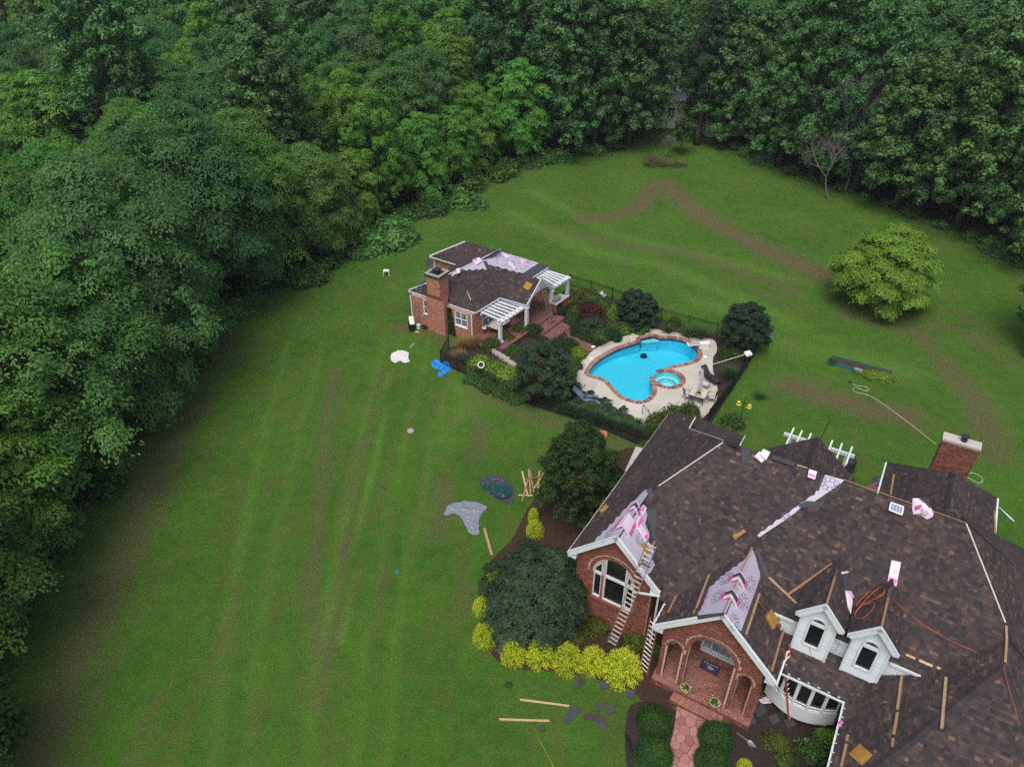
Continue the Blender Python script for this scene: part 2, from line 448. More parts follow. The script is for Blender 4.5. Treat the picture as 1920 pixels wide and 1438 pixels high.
GARDEN = [FENCE_FRONT[1], FENCE_FRONT[2], FENCE_FRONT[4], FENCE_FRONT[6], FENCE_FRONT[7], g2(1250, 815), g2(1330, 800), FENCE_SCREEN[2], FENCE_SCREEN[0], FENCE_BACK[3], FENCE_BACK[2], FENCE_BACK[1], g2(1068, 540), g2(1010, 575), g2(930, 640), g2(895, 640), g2(842, 652)]

def seg_dist(X, Y, pts):
    D = np.full(X.shape, 1e9)
    for (x0, y0), (x1, y1) in zip(pts[:-1], pts[1:]):
        dx, dy = x1 - x0, y1 - y0
        t = np.clip(((X - x0) * dx + (Y - y0) * dy) / (dx * dx + dy * dy + 1e-9), 0, 1)
        D = np.minimum(D, np.hypot(X - x0 - t * dx, Y - y0 - t * dy))
    return D
# the woods: lines on which their outermost trunks stand
LEFT_EDGE = [(-22.5, -10), (-23.0, 14), (-26.5, 21), (-27.5, 33), (-26.5, 45), (-26, 57), (-19, 68), (-14, 78), (-4, 93), (7, 101), (17, 106), (21, 150)]
RIGHT_EDGE = [(29, 150), (30, 107), (35.5, 97), (41.5, 87), (48.5, 76), (51, 66), (53, 55), (60, 40), (62, -10)]
def edge_x(E, y):
    for (x0, y0), (x1, y1) in zip(E[:-1], E[1:]):
        if min(y0, y1) <= y <= max(y0, y1): return x0 + (x1 - x0) * (y - y0) / (y1 - y0)
    return None
def build_lawn():
    xs = np.concatenate([[-2500, -900, -350, -180, -110], np.arange(-74, 80.1, .45), [110, 180, 350, 900, 2500]])
    ys = np.concatenate([[-2500, -900, -300, -100, -30], np.arange(2, 134.1, .45), [150, 180, 240, 350, 900, 2500]])
    X, Y = np.meshgrid(xs, ys)
    nx, ny = len(xs), len(ys)
    R = np.zeros(X.shape); G = np.zeros(X.shape); B = np.zeros(X.shape)
    def stroke(T, px, w, s, soft=1.0):
        pts = [g2(*p) for p in px]
        if len(pts) == 1: pts = [pts[0], (pts[0][0] + .01, pts[0][1])]
        d = seg_dist(X, Y, pts)
        np.maximum(T, s * np.clip((w * (1 + soft) - d) / (w * 2 * soft), 0, 1), out=T)
    # bare ground and, in the first stroke, painted shade, each where the photograph shows it
    stroke(R, [(420, 620), (345, 745), (300, 860), (240, 1000), (185, 1130), (135, 1250), (95, 1370), (60, 1438)], 1.5, .72)  # soil strip that also paints in the shade beside the left wood
    stroke(R, [(625, 690), (610, 800), (595, 950), (585, 1100), (600, 1230)], .5, .62)
    stroke(R, [(720, 690), (700, 770), (680, 860), (655, 960), (640, 1080), (622, 1200), (600, 1320)], .4, .55)
    stroke(R, [(650, 720), (625, 900), (545, 1130)], .35, .45)
    stroke(R, [(825, 905), (830, 960), (815, 1000)], .9, .62)
    stroke(R, [(905, 738), (990, 778), (1090, 812), (1170, 838)], .7, .72)
    stroke(R, [(880, 770), (905, 810), (890, 850)], .9, .55)
    stroke(R, [(960, 985), (1000, 1000)], .6, .45); stroke(R, [(835, 750)], 1.3, .4)
    stroke(R, [(415, 1190), (440, 1150), (400, 1290)], .8, .42)
    stroke(R, [(880, 1100), (870, 1150)], .5, .6)
    stroke(R, [(1095, 412), (1150, 408), (1200, 388), (1225, 345)], 1.1, .95)
    stroke(R, [(1250, 345), (1290, 385), (1330, 415), (1400, 450), (1470, 485), (1560, 520)], 1.5, .95)
    stroke(R, [(1560, 520), (1700, 590), (1860, 640)], .9, .6)
    stroke(R, [(1245, 340), (1290, 385)], .8, .5)
    stroke(R, [(1080, 440), (1200, 465), (1310, 480), (1420, 520), (1500, 550)], .9, .66)
    stroke(R, [(1400, 540), (1500, 590)], .6, .45)
    stroke(R, [(1480, 722), (1545, 742), (1620, 765), (1700, 780)], 1.3, .95)
    stroke(R, [(1770, 680), (1815, 730), (1850, 790), (1865, 850)], 1.2, .8)
    stroke(R, [(1600, 590), (1690, 610), (1740, 640)], 1.4, .7)
    stroke(R, [(1730, 560), (1850, 615)], .8, .5); stroke(R, [(1830, 640), (1895, 680)], 1.0, .55)
    stroke(R, [(1200, 290), (1250, 300)], 1.5, .3)
    stroke(R, [(752, 616), (785, 622), (815, 626), (850, 645)], .7, .8)
    # paler mown swaths
    for k, x in enumerate((480, 545, 660, 745, 800)):
        stroke(B, [(x + 60, 640), (x + 20, 800), (x - 25, 1000), (x - 60, 1200), (x - 80, 1438)], .25, .5 - .1 * (k % 2))
    for dx in (0, 30):
        stroke(B, [(700 + dx, 700), (685 + dx, 800), (650 + dx, 960), (610 + dx, 1200)], .12, .8)
    stroke(B, [(960, 400), (1100, 470), (1250, 500), (1500, 610)], .9, .6); stroke(B, [(1000, 360), (1150, 440), (1400, 500), (1540, 540)], .7, .5)
    stroke(B, [(1440, 640), (1560, 660), (1700, 700)], 1.2, .6); stroke(B, [(1300, 560), (1420, 600), (1560, 640)], .8, .5)
    stroke(B, [(860, 720), (880, 760), (820, 830)], .8, .5)
    # leaf litter under the woods
    lx = np.array([edge_x(LEFT_EDGE, y) if edge_x(LEFT_EDGE, y) is not None else (-25.5 if y < 0 else 21) for y in ys])
    rx = np.array([edge_x(RIGHT_EDGE, y) if edge_x(RIGHT_EDGE, y) is not None else (62 if y < 0 else 29) for y in ys])
    G = np.maximum(np.clip((lx[:, None] + 2.0 - X) / 3.0, 0, 1), np.clip((X - rx[:, None] + 1.5) / 3.0, 0, 1))
    G = np.where((Y > 108) & (X < 22) & (X > 14), np.maximum(G, .0), G)
    keep_far = (Y > 140)
    Z = np.zeros(X.shape)
    idx = np.arange(nx * ny).reshape(ny, nx)
    q = np.stack([idx[:-1, :-1], idx[:-1, 1:], idx[1:, 1:], idx[1:, :-1]], -1).reshape(-1, 4)
    hole = offset_poly(POOL, .12)
    cx = (X[:-1, :-1] + X[1:, 1:]).ravel() / 2; cy = (Y[:-1, :-1] + Y[1:, 1:]).ravel() / 2
    near = (cx > 3) & (cx < 18) & (cy > 40) & (cy < 55)
    keep = np.ones(len(q), bool)
    for i in np.nonzero(near)[0]:
        for ox, oy in ((0, 0), (.23, .23), (-.23, .23), (.23, -.23), (-.23, -.23)):
            if inpoly(cx[i] + ox, cy[i] + oy, hole) or hypot(cx[i] + ox - SPA_C[0], cy[i] + oy - SPA_C[1]) < SPA_R + .1: keep[i] = False; break
    q = q[keep]
    me = bpy.data.meshes.new('lawn')
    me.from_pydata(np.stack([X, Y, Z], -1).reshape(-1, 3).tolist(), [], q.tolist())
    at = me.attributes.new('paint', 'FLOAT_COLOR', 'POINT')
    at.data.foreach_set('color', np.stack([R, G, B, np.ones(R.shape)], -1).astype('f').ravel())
    m, nt, b = new_mat('lawn_grass')
    c = coords(nt)
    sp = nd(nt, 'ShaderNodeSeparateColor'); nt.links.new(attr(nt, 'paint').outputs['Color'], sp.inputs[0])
    nbig = noise(nt, .16, 6, .6, c); nmid = noise(nt, 1.1, 6, .7, c); nfine = noise(nt, 9, 8, .75, c); nblade = noise(nt, 34, 5, .8, c)
    g = ramp(nt, nbig, [(.3, (.032, .088, .012)), (.5, (.052, .13, .016)), (.7, (.08, .165, .021))])
    g2_ = ramp(nt, nmid, [(.3, (.03, .092, .011)), (.5, (.052, .138, .015)), (.72, (.085, .178, .022))])
    grass = mixc(nt, .5, g, g2_)
    grass = mixc(nt, sp.outputs[2], grass, mixc(nt, nmid, (.07, .175, .022), (.13, .22, .04)))
    # patchy dryness
    mp = nd(nt, 'ShaderNodeMapping'); mp.inputs['Scale'].default_value = (1.5, .13, 1); nt.links.new(c, mp.inputs['Vector'])
    streak = noise(nt, 1.0, 7, .72, mp.outputs[0], .6)
    dry = ramp(nt, noise(nt, .42, 9, .8, c), [(.50, 0.0), (.74, .62)])
    grass = mixc(nt, dry, grass, ramp(nt, nfine, [(.3, (.085, .075, .026)), (.7, (.15, .125, .045))]))
    grass = mixc(nt, ramp(nt, streak, [(.50, 0.0), (.70, .62)]), grass, ramp(nt, nfine, [(.3, (.075, .062, .03)), (.7, (.14, .115, .05))]))
    grass = mixc(nt, ramp(nt, streak, [(.28, .6), (.45, 0.0)]), grass, (.045, .165, .018))
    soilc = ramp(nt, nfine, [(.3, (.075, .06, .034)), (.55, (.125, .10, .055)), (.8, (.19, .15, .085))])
    def thresh(src, nz, lo, hi):
        a = nd(nt, 'ShaderNodeMath', operation='ADD'); nt.links.new(src, a.inputs[0])
        s_ = nd(nt, 'ShaderNodeMath', operation='MULTIPLY_ADD'); nt.links.new(nz, s_.inputs[0]); s_.inputs[1].default_value = .9; s_.inputs[2].default_value = -.45
        nt.links.new(s_.outputs[0], a.inputs[1])
        return ramp(nt, a.outputs[0], [(lo, 0.0), (hi, 1.0)])
    nm2 = nd(nt, 'ShaderNodeMath', operation='ADD'); nt.links.new(nfine, nm2.inputs[0]); nt.links.new(nmid, nm2.inputs[1])
    nm3 = nd(nt, 'ShaderNodeMath', operation='MULTIPLY'); nt.links.new(nm2.outputs[0], nm3.inputs[0]); nm3.inputs[1].default_value = .5
    worn_shade = thresh(sp.outputs[0], nm3.outputs[0], .18, .98)  # soil mask, with the left strip's painted shade in it
    grass = mixc(nt, worn_shade, grass, soilc)
    litter = ramp(nt, nfine, [(.3, (.016, .014, .009)), (.6, (.035, .027, .016)), (.85, (.06, .042, .022))])
    wood = thresh(sp.outputs[1], nmid, .3, .75)
    grass = mixc(nt, wood, grass, litter)
    grass = mixc(nt, 1.0, grass, ramp(nt, nblade, [(.3, .68), (.7, 1.35)]), 'MULTIPLY')
    grass = mixc(nt, 1.0, grass, ramp(nt, nfine, [(.32, .68), (.68, 1.35)]), 'MULTIPLY')
    nt.links.new(grass, b.inputs['Base Color'])
    b.inputs['Roughness'].default_value = .95; b.inputs['Specular IOR Level'].default_value = .1
    bh = nd(nt, 'ShaderNodeMath', operation='ADD'); nt.links.new(nblade, bh.inputs[0]); nt.links.new(nfine, bh.inputs[1])
    bump(nt, b, bh.outputs[0], .7, .08)
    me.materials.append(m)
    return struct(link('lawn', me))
build_lawn()

def sheet(name, outer, holes, z, mat):
    loops = [[Vector((x, y, 0)) for x, y in outer]] + [[Vector((x, y, 0)) for x, y in h] for h in holes]
    flat = [v for l in loops for v in l]
    me = bpy.data.meshes.new(name)
    fs = []
    for a, b, c in tessellate_polygon(loops):
        A, B, C = flat[a], flat[b], flat[c]
        fs.append((a, b, c) if (B - A).cross(C - A).z > 0 else (a, c, b))
    me.from_pydata([(v.x, v.y, z) for v in flat], [], fs)
    me.materials.append(mat)
    return struct(link(name, me))
DECK_IN = offset_poly(DECK, -.25)
sheet('mulch_bed', GARDEN, [DECK_IN], .012, M['mulch'])
FRONT_BED = [g2(*p) for p in smooth([(900, 1130), (915, 1060), (960, 1010), (985, 960), (1010, 930), (1060, 880), (1110, 870), (1150, 850), (1200, 850), (1215, 1000), (1250, 1210), (1275, 1310), (1225, 1330), (1190, 1300), (1150, 1282), (1070, 1262), (960, 1252), (915, 1215)], 4)]
sheet('mulch_bed', FRONT_BED, [], .012, M['mulch_brown'])
SIDE_BED = [g2(*p) for p in smooth([(1185, 1320), (1235, 1320), (1285, 1345), (1275, 1400), (1255, 1500), (1190, 1500), (1175, 1438), (1172, 1370)], 4)]
sheet('mulch_bed', SIDE_BED, [], .018, M['mulch'])
RIGHT_BED = [g2(*p) for p in [(1310, 1365), (1390, 1350), (1440, 1300), (1480, 1300), (1620, 1350), (1620, 1500), (1290, 1500)]]
sheet('mulch_bed', RIGHT_BED, [], .018, M['mulch'])
LADDER_BED = [g2(*p) for p in smooth([(748, 608), (770, 600), (800, 600), (842, 626), (870, 640), (850, 652), (800, 630), (770, 622)], 4)]

# ------------------------------------------------------------------ stamped walk of separate stones
def clip_half(P, p, n):              # keep the side where (x - p).n < 0
    out = []
    for i in range(len(P)):
        a, b = P[i - 1], P[i]
        da = (a[0] - p[0]) * n[0] + (a[1] - p[1]) * n[1]; db = (b[0] - p[0]) * n[0] + (b[1] - p[1]) * n[1]
        if (da < 0) != (db < 0):
            t = da / (da - db); out.append((a[0] + t * (b[0] - a[0]), a[1] + t * (b[1] - a[1])))
        if db < 0: out.append(b)
    return out
def build_walk():
    root = struct(link('front_walk', bpy.data.meshes.new('front_walk')))
    L = [g2(*p) for p in ((1270, 1318), (1263, 1370), (1250, 1420), (1240, 1460))]
    Rr = [g2(*p) for p in ((1322, 1345), (1316, 1375), (1308, 1420), (1306, 1460))]
    P = L + Rr[::-1]
    mb = MB(); mb.slab(P, .0, .035); me = bpy.data.meshes.new('walk_base')
    me.from_pydata([tuple(v) for v in mb.v], [], mb.f); me.materials.append(M['joint'])
    root.data = me
    rng = random.Random(3)
    xs = [p[0] for p in P]; ys = [p[1] for p in P]
    pts = []
    for _ in range(4000):
        q = (rng.uniform(min(xs), max(xs)), rng.uniform(min(ys), max(ys)))
        if inpoly(q[0], q[1], P) and all(hypot(q[0] - a[0], q[1] - a[1]) > .30 for a in pts): pts.append(q)
    for q in pts:
        cell = list(P)
        if sum(P[i - 1][0] * P[i][1] - P[i][0] * P[i - 1][1] for i in range(len(P))) < 0: cell = cell[::-1]
        for o in pts:
            if o is q or hypot(o[0] - q[0], o[1] - q[1]) > 1.4: continue
            n = (o[0] - q[0], o[1] - q[1]); l = hypot(*n); n = (n[0] / l, n[1] / l)
            m_ = ((o[0] + q[0]) / 2 - n[0] * .012, (o[1] + q[1]) / 2 - n[1] * .012)
            cell = clip_half(cell, m_, n)
            if len(cell) < 3: break
        if len(cell) < 3: continue
        mb = MB(); mb.slab(cell, .02, .046 + rng.random() * .005, rng.random())
        mb.build('stone', M['path'], root)
build_walk()

# ================================================================== POOL
def build_pool():
    t = thing('swimming_pool', 'kidney shaped swimming pool of bright blue water with round spa beside patio table', 'pool', (*c2(780, 780), 0))
    POOLC = POOL if sum(POOL[i - 1][0] * POOL[i][1] - POOL[i][0] * POOL[i - 1][1] for i in range(len(POOL))) > 0 else POOL[::-1]
    lx, rx = min(p[0] for p in POOL), max(p[0] for p in POOL)
    fz = lambda p: -.62 - .75 * (p[0] - lx) / (rx - lx)
    mb = MB()
    def wall(P, z0, z1, inward=True):
        A = sum(P[i - 1][0] * P[i][1] - P[i][0] * P[i - 1][1] for i in range(len(P)))
        if A < 0: P = P[::-1]
        for i in range(len(P)):
            a, b = P[i], P[(i + 1) % len(P)]
            mb.face([(b[0], b[1], z1), (b[0], b[1], z0), (a[0], a[1], z0), (a[0], a[1], z1)])
    for i in range(len(POOLC)):
        a, b = POOLC[i], POOLC[(i + 1) % len(POOLC)]
        mb.face([(b[0], b[1], -.22), (b[0], b[1], fz(b)), (a[0], a[1], fz(a)), (a[0], a[1], -.22)])
    def floor(P, z):
        V = [Vector((x, y, 0)) for x, y in P]
        for a, b, c in tessellate_polygon([V]):
            A, B, C = V[a], V[b], V[c]
            if (B - A).cross(C - A).z < 0: b, c = c, b
            mb.face([(V[k].x, V[k].y, z) for k in (a, b, c)])
    V = [Vector((x, y, 0)) for x, y in POOL]
    for a, b, c in tessellate_polygon([V]):
        A, B, C = V[a], V[b], V[c]
        if (B - A).cross(C - A).z < 0: b, c = c, b
        mb.face([(V[k].x, V[k].y, fz(V[k])) for k in (a, b, c)])
    mb.build('pool_shell', M['plaster'], t)
    mb = MB(); wall(POOL, -.22, .07); mb.build('waterline_tile', M['tile'], t)
    # entry steps at the near end and the sun shelf at the far notch
    mb = MB()
    s0 = np.array(c2(765, 1103)); up = np.array(c2(775, 960)) - s0; up /= np.linalg.norm(up)
    for k in range(4):
        r = .5 + .3 * (3 - k); z1 = -.62 + .15 * k
        P = [tuple(s0 + r * (up * sin(a) + np.array([up[1], -up[0]]) * cos(a))) for a in np.linspace(.12, pi - .12, 14)]
        P = [q if inpoly(q[0], q[1], POOL) else tuple(s0 + (np.array(q) - s0) * .9) for q in P]
        mb.slab(P, -1.29, z1)
    mb.build('entry_steps', M['plaster'], t)
    mb = MB(); mb.slab([c2(800, 598), c2(900, 578), c2(938, 592), c2(940, 600), c2(800, 612)], -.24, -.12); sh_ = mb.build('sun_shelf', M['white_plastic'], t)
    mb = MB(); mb.slab([c2(803, 598), c2(900, 580), c2(934, 593), c2(936, 598), c2(803, 609)], -1.2, -.245); mb.build('shelf_base', M['plaster'], sh_)
    mb = MB(); floor_pts = POOL
    V = [Vector((x, y, 0)) for x, y in POOL]
    for a, b, c in tessellate_polygon([V]):
        A, B, C = V[a], V[b], V[c]
        if (B - A).cross(C - A).z < 0: b, c = c, b
        mb.face([(V[k].x, V[k].y, -.06) for k in (a, b, c)])
    mb.build('water', M['water'], t)
    # spa
    mb = MB()
    circ = lambda r, k=40: [(SPA_C[0] + r * cos(2 * pi * i / k), SPA_C[1] + r * sin(2 * pi * i / k)) for i in range(k)]
    wall(circ(SPA_R), -.45, .07)
    a1, a0 = circ(SPA_R), circ(.66)
    for i in range(40):
        j = (i + 1) % 40
        mb.face([(*a0[i], -.45), (*a1[i], -.45), (*a1[j], -.45), (*a0[j], -.45)])
    wall(circ(.66), -.85, -.45)
    mb.face([(x, y, -.85) for x, y in circ(.66)])
    sp = mb.build('spa_shell', M['spa_plaster'], t)
    mb = MB()
    for r in (.66, .74):
        P0, P1 = circ(r), circ(r + .03)
        for i in range(40):
            j = (i + 1) % 40
            mb.face([(*P0[i], -.44), (*P1[i], -.44), (*P1[j], -.44), (*P0[j], -.44)])
    mb.build('bench_tile_line', M['tile'], sp)
    mb = MB(); mb.face([(x, y, -.05) for x, y in circ(SPA_R)]); mb.build('spa_water', M['spa_water'], t)
    # coping: single bricks laid round the edge
    rng = random.Random(5)
    def ring(P, skip):
        per = [0.0]
        for i in range(len(P)): per.append(per[-1] + hypot(P[(i + 1) % len(P)][0] - P[i][0], P[(i + 1) % len(P)][1] - P[i][1]))
        cnt = int(per[-1] / .245); out = []
        def at(s):
            s %= per[-1]
            for i in range(len(P)):
                if per[i] <= s <= per[i + 1]:
                    k = (s - per[i]) / (per[i + 1] - per[i] + 1e-9); a, b = P[i], P[(i + 1) % len(P)]
                    return np.array([a[0] + k * (b[0] - a[0]), a[1] + k * (b[1] - a[1])])
        A = sum(P[i - 1][0] * P[i][1] - P[i][0] * P[i - 1][1] for i in range(len(P))); sg = 1 if A > 0 else -1
        for k in range(cnt):
            s = k * per[-1] / cnt; e = s + per[-1] / cnt - .015
            a, b = at(s), at(e); tg = (at(e + .1) - at(s - .1)); tg /= np.linalg.norm(tg)
            nn = sg * np.array([tg[1], -tg[0]])
            m_ = (a + b) / 2
            if skip(m_ + nn * .16): continue
            i0, i1, o0, o1 = a - nn * .03, b - nn * .03, a + nn * .34, b + nn * .34
            z = .095 + rng.random() * .006
            q = MB(); pts = [i0, o0, o1, i1] if sg > 0 else [i0, i1, o1, o0]
            q.hexa([(p[0], p[1], .0) for p in pts] + [(p[0], p[1], z) for p in pts], rng.random())
            q.build('coping_brick', M['coping'], t)
    ring(POOL, lambda p: hypot(p[0] - SPA_C[0], p[1] - SPA_C[1]) < SPA_R + .30)
    ring(circ(SPA_R), lambda p: inpoly(p[0], p[1], offset_poly(POOL, -.1)))
    return t
pool = build_pool()

def build_deck():
    root = struct(link('pool_deck', bpy.data.meshes.new('pool_deck')))
    cop = offset_poly(POOL, .33)
    DK = smooth(DECK, 3)
    J = [((905, 500), (912, 580)), ((1088, 530), (1088, 600)), ((1240, 676), (1440, 684)), ((1160, 800), (1410, 878)), ((1120, 926), (1290, 950)), ((960, 955), (1200, 1055)), ((1250, 1090), (1400, 1170)), ((660, 1085), (590, 1180)),
         ((430, 915), (240, 990)), ((250, 855), (385, 888)), ((400, 672), (510, 730)), ((560, 590), (620, 690)), ((700, 540), (720, 660)), ((1245, 740), (1420, 750)), ((780, 1090), (800, 1310)), ((470, 920), (380, 1090))]
    V = []; Ed = []
    def loop(P):
        i = len(V)
        for p in P: V.append(Vector((p[0], p[1])))
        for k in range(len(P)): Ed.append((i + k, i + (k + 1) % len(P)))
    loop(DK); loop(cop)
    spc = [(SPA_C[0] + (SPA_R + .33) * cos(2 * pi * i / 36), SPA_C[1] + (SPA_R + .33) * sin(2 * pi * i / 36)) for i in range(36)]
    loop(spc)
    jq = []
    for a, b in J:
        a = np.array(c2(*a)); b = np.array(c2(*b)); d = (b - a) / np.linalg.norm(b - a); n = np.array([-d[1], d[0]]) * .022
        Q = [a - n, b - n, b + n, a + n]; jq.append([tuple(q) for q in Q]); loop(Q)
    vo, eo, fo = delaunay_2d_cdt(V, Ed, [], 0, 1e-5)[:3]
    rng = random.Random(8)
    cls = []
    for f in fo:
        c = sum((vo[k] for k in f), Vector((0, 0))) / len(f)
        if not inpoly(c.x, c.y, DK) or inpoly(c.x, c.y, cop) or (c - Vector(SPA_C)).length < SPA_R + .32: cls.append(0)
        elif any(inpoly(c.x, c.y, q) for q in jq): cls.append(1)
        else: cls.append(2)
    emap = {}
    for i, f in enumerate(fo):
        for k in range(len(f)):
            emap.setdefault(tuple(sorted((f[k], f[(k + 1) % len(f)]))), []).append(i)
    seen = set()
    def emit(faces, z, t, name, parent, mat):
        mb = MB(); fs = set(faces)
        for i in faces:
            f = fo[i]
            A, B, C = (vo[k] for k in f[:3])
            f = f if (B - A).cross(C - A) > 0 else f[::-1]
            mb.face([(vo[k].x, vo[k].y, z) for k in f], t)
            for k in range(len(f)):
                e = tuple(sorted((f[k], f[(k + 1) % len(f)])))
                if sum(1 for q in emap[e] if q in fs) == 1:
                    a, b = vo[f[k]], vo[f[(k + 1) % len(f)]]
                    mb.face([(a.x, a.y, .0), (b.x, b.y, .0), (b.x, b.y, z), (a.x, a.y, z)], t)
        return mb.build(name, mat, parent)
    base = [i for i in range(len(fo)) if cls[i] == 1]
    o = emit(base, .055, .6, 'deck_joint', root, M['white'])
    for i in range(len(fo)):
        if cls[i] != 2 or i in seen: continue
        comp = []; st = [i]; seen.add(i)
        while st:
            k = st.pop(); comp.append(k); f = fo[k]
            for e in range(len(f)):
                for q in emap[tuple(sorted((f[e], f[(e + 1) % len(f)])))]:
                    if q not in seen and cls[q] == 2: seen.add(q); st.append(q)
        emit(comp, .075, rng.random(), 'slab', root, M['concrete'])
    # give the deck itself a thin bed under its slabs
    mb = MB(); Vv = [Vector((x, y, 0)) for x, y in DK]
    bed = [i for i in range(len(fo)) if cls[i] > 0]
    mb2 = MB()
    for i in bed: 
        f = fo[i]; A, B, C = (vo[k] for k in f[:3]); f = f if (B - A).cross(C - A) > 0 else f[::-1]
        mb2.face([(vo[k].x, vo[k].y, .03) for k in f])
    me = bpy.data.meshes.new('deck_bed'); me.from_pydata([tuple(v) for v in mb2.v], [], mb2.f); me.materials.append(M['stone']); root.data = me
build_deck()

# ================================================================== FENCES
def fence(pts, label, n_seg=None, h=1.2, screen=False):
    t = thing('pool_fence', label, 'fence', (*pts[0], 0), 'black metal fences round the pool garden')
    for k in range(len(pts) - 1):
        a = np.array([*pts[k], 0.0]); b = np.array([*pts[k + 1], 0.0]); L = np.linalg.norm(b - a)
        ns = max(1, round(L / 2.4))
        for s in range(ns):
            p = a + (b - a) * s / ns; q = a + (b - a) * (s + 1) / ns
            d = (q - p) / np.linalg.norm(q - p)
            part('post', t, M['black'], lambda m: (m.obox(p + (0, 0, h / 2 + .03), d * .032, np.cross(d, ZZ) * .032, ZZ * (h / 2 + .03)), m.obox(p + (0, 0, h + .075), d * .04, np.cross(d, ZZ) * .04, ZZ * .015)))
            for z in (.14, h - .19, h - .03):
                part('rail', t, M['black'], lambda m: m.bar(p + ZZ * z, q + ZZ * z, .03, .035))
            nb = int(np.linalg.norm(q - p) / .105)
            mb = MB()
            for i in range(1, nb):
                c = p + (q - p) * i / nb
                mb.bar(c + ZZ * .06, c + ZZ * (h - .02), .014, .014, up=d)
            stuff(mb.build('pickets', M['black'], t))
            if screen:
                part('mesh_screen', t, M['screen'], lambda m: m.obox((p + q) / 2 + ZZ * (h / 2), (q - p) / 2 * .985, np.cross(d, ZZ) * .004 , ZZ * (h / 2 - .06)))
    e = np.array([*pts[-1], 0.0])
    part('post', t, M['black'], lambda m: m.box(pts[-1], (.03, .03), 0, h + .06))
    return t
fence(FENCE_FRONT[:3], 'short black metal fence corner beside the tan ornamental grass and blue tarp')
fence(FENCE_FRONT[2:-1], 'long black metal fence between the left lawn and the pool shrubs')
fence(FENCE_FRONT[-2:], 'black metal garden gate panel against the left eave of the large house')
fence(FENCE_BACK, 'black metal fence behind the pool, along the far lawn')
fence(FENCE_SCREEN, 'black screened fence running from the dark bush towards the bird feeder', screen=True)
# ================================================================== ROOFING AND BRICKLAYING
SH_FULL = []           # whole tabs of the large house, for the ones kept as objects
def tri_list(P2):
    V = [Vector((x, y, 0)) for x, y in P2]; out = []
    for a, b, c in tessellate_polygon([V]):
        T = [P2[a], P2[b], P2[c]]
        if (T[1][0] - T[0][0]) * (T[2][1] - T[0][1]) - (T[1][1] - T[0][1]) * (T[2][0] - T[0][0]) < 0: T = T[::-1]
        out.append(T)
    return out
def clip_tri(Q, T):
    for k in range(3):
        a, b = T[k], T[(k + 1) % 3]
        Q = clip_half(Q, a, (b[1] - a[1], -(b[0] - a[0])))
        if len(Q) < 3: return []
    return Q
def roof_frame(P3, nrm):
    n = np.asarray(nrm, float)
    if n[2] < 0: n = -n
    e = np.cross(ZZ, n); e /= np.linalg.norm(e)
    s = np.cross(n, e)
    return e, s, n
def shingle_face(mb, P3, nrm, rng, keep=None, exposure=.143, deck=None, thick=.13):
    P3 = [np.asarray(p, float) for p in P3]
    e, s, n = roof_frame(P3, nrm); o = P3[0]
    P2 = [((p - o) @ e, (p - o) @ s) for p in P3]
    area = sum(P2[i - 1][0] * P2[i][1] - P2[i][0] * P2[i - 1][1] for i in range(len(P2)))
    if area < 0: P2 = P2[::-1]
    T = tri_list(P2)
    w3 = lambda x, y, h=0.0: o + e * x + s * y + n * h
    if deck is not None:            # boarding and felt under the shingles
        for t in T: deck.face([w3(*q, -.004) for q in t])
        for t in T: deck.face([w3(*q, -thick) for q in t[::-1]])
        for i in range(len(P2)):
            a, b = P2[i - 1], P2[i]
            deck.face([w3(*a, -thick), w3(*b, -thick), w3(*b, -.004), w3(*a, -.004)])
    xs = [p[0] for p in P2]; ys = [p[1] for p in P2]
    x0, x1, y0, y1 = min(xs), max(xs), min(ys), max(ys)
    y = y0; prev = .5
    while y < y1:
        x = x0 - rng.random() * .3
        yt = y + exposure + .012
        while x < x1:
            w = rng.choice((.12, .15, .18, .22, .29))
            r = rng.random()
            t = min(1, max(0, rng.gauss(.42, .18) + (.34 if r > .95 else 0) - (.2 if r < .14 else 0)))
            h = .026 if rng.random() < .5 else .016
            Q = [(x, y), (x + w, y), (x + w, yt), (x, yt)]
            full = all(inpoly(q[0], q[1], P2) for q in Q)
            if full:
                if keep is not None: keep.append((w3(x + w / 2, y), e, s, n, w, h, t, exposure))
                else: shingle_piece(mb, Q, y, h, t, w3, exposure)
            elif x + w > x0 and x < x1:
                for tr in T:
                    q = clip_tri(Q, tr)
                    if len(q) >= 3: shingle_piece(mb, q, y, h, t, w3, exposure)
            x += w + .004
        y += exposure
def shingle_piece(mb, Q, y, h, t, w3, ex):
    top = [w3(px, py, h - (h - .004) * (py - y) / (ex + .012)) for px, py in Q]
    mb.face(top, t)
    for i in range(len(Q)):
        a, b = Q[i - 1], Q[i]
        if abs(a[1] - y) < 1e-6 and abs(b[1] - y) < 1e-6:
            mb.face([w3(*a, 0), w3(*b, 0), w3(*b, h), w3(*a, h)], t)
def tab_from(mb, rec):
    o, e, s, n, w, h, t, ex = rec
    w3 = lambda x, y, hh=0.0: o + e * (x - w / 2) + s * y + n * hh
    shingle_piece(mb, [(0, 0), (w, 0), (w, ex + .012), (0, ex + .012)], 0, h, t, w3, ex)
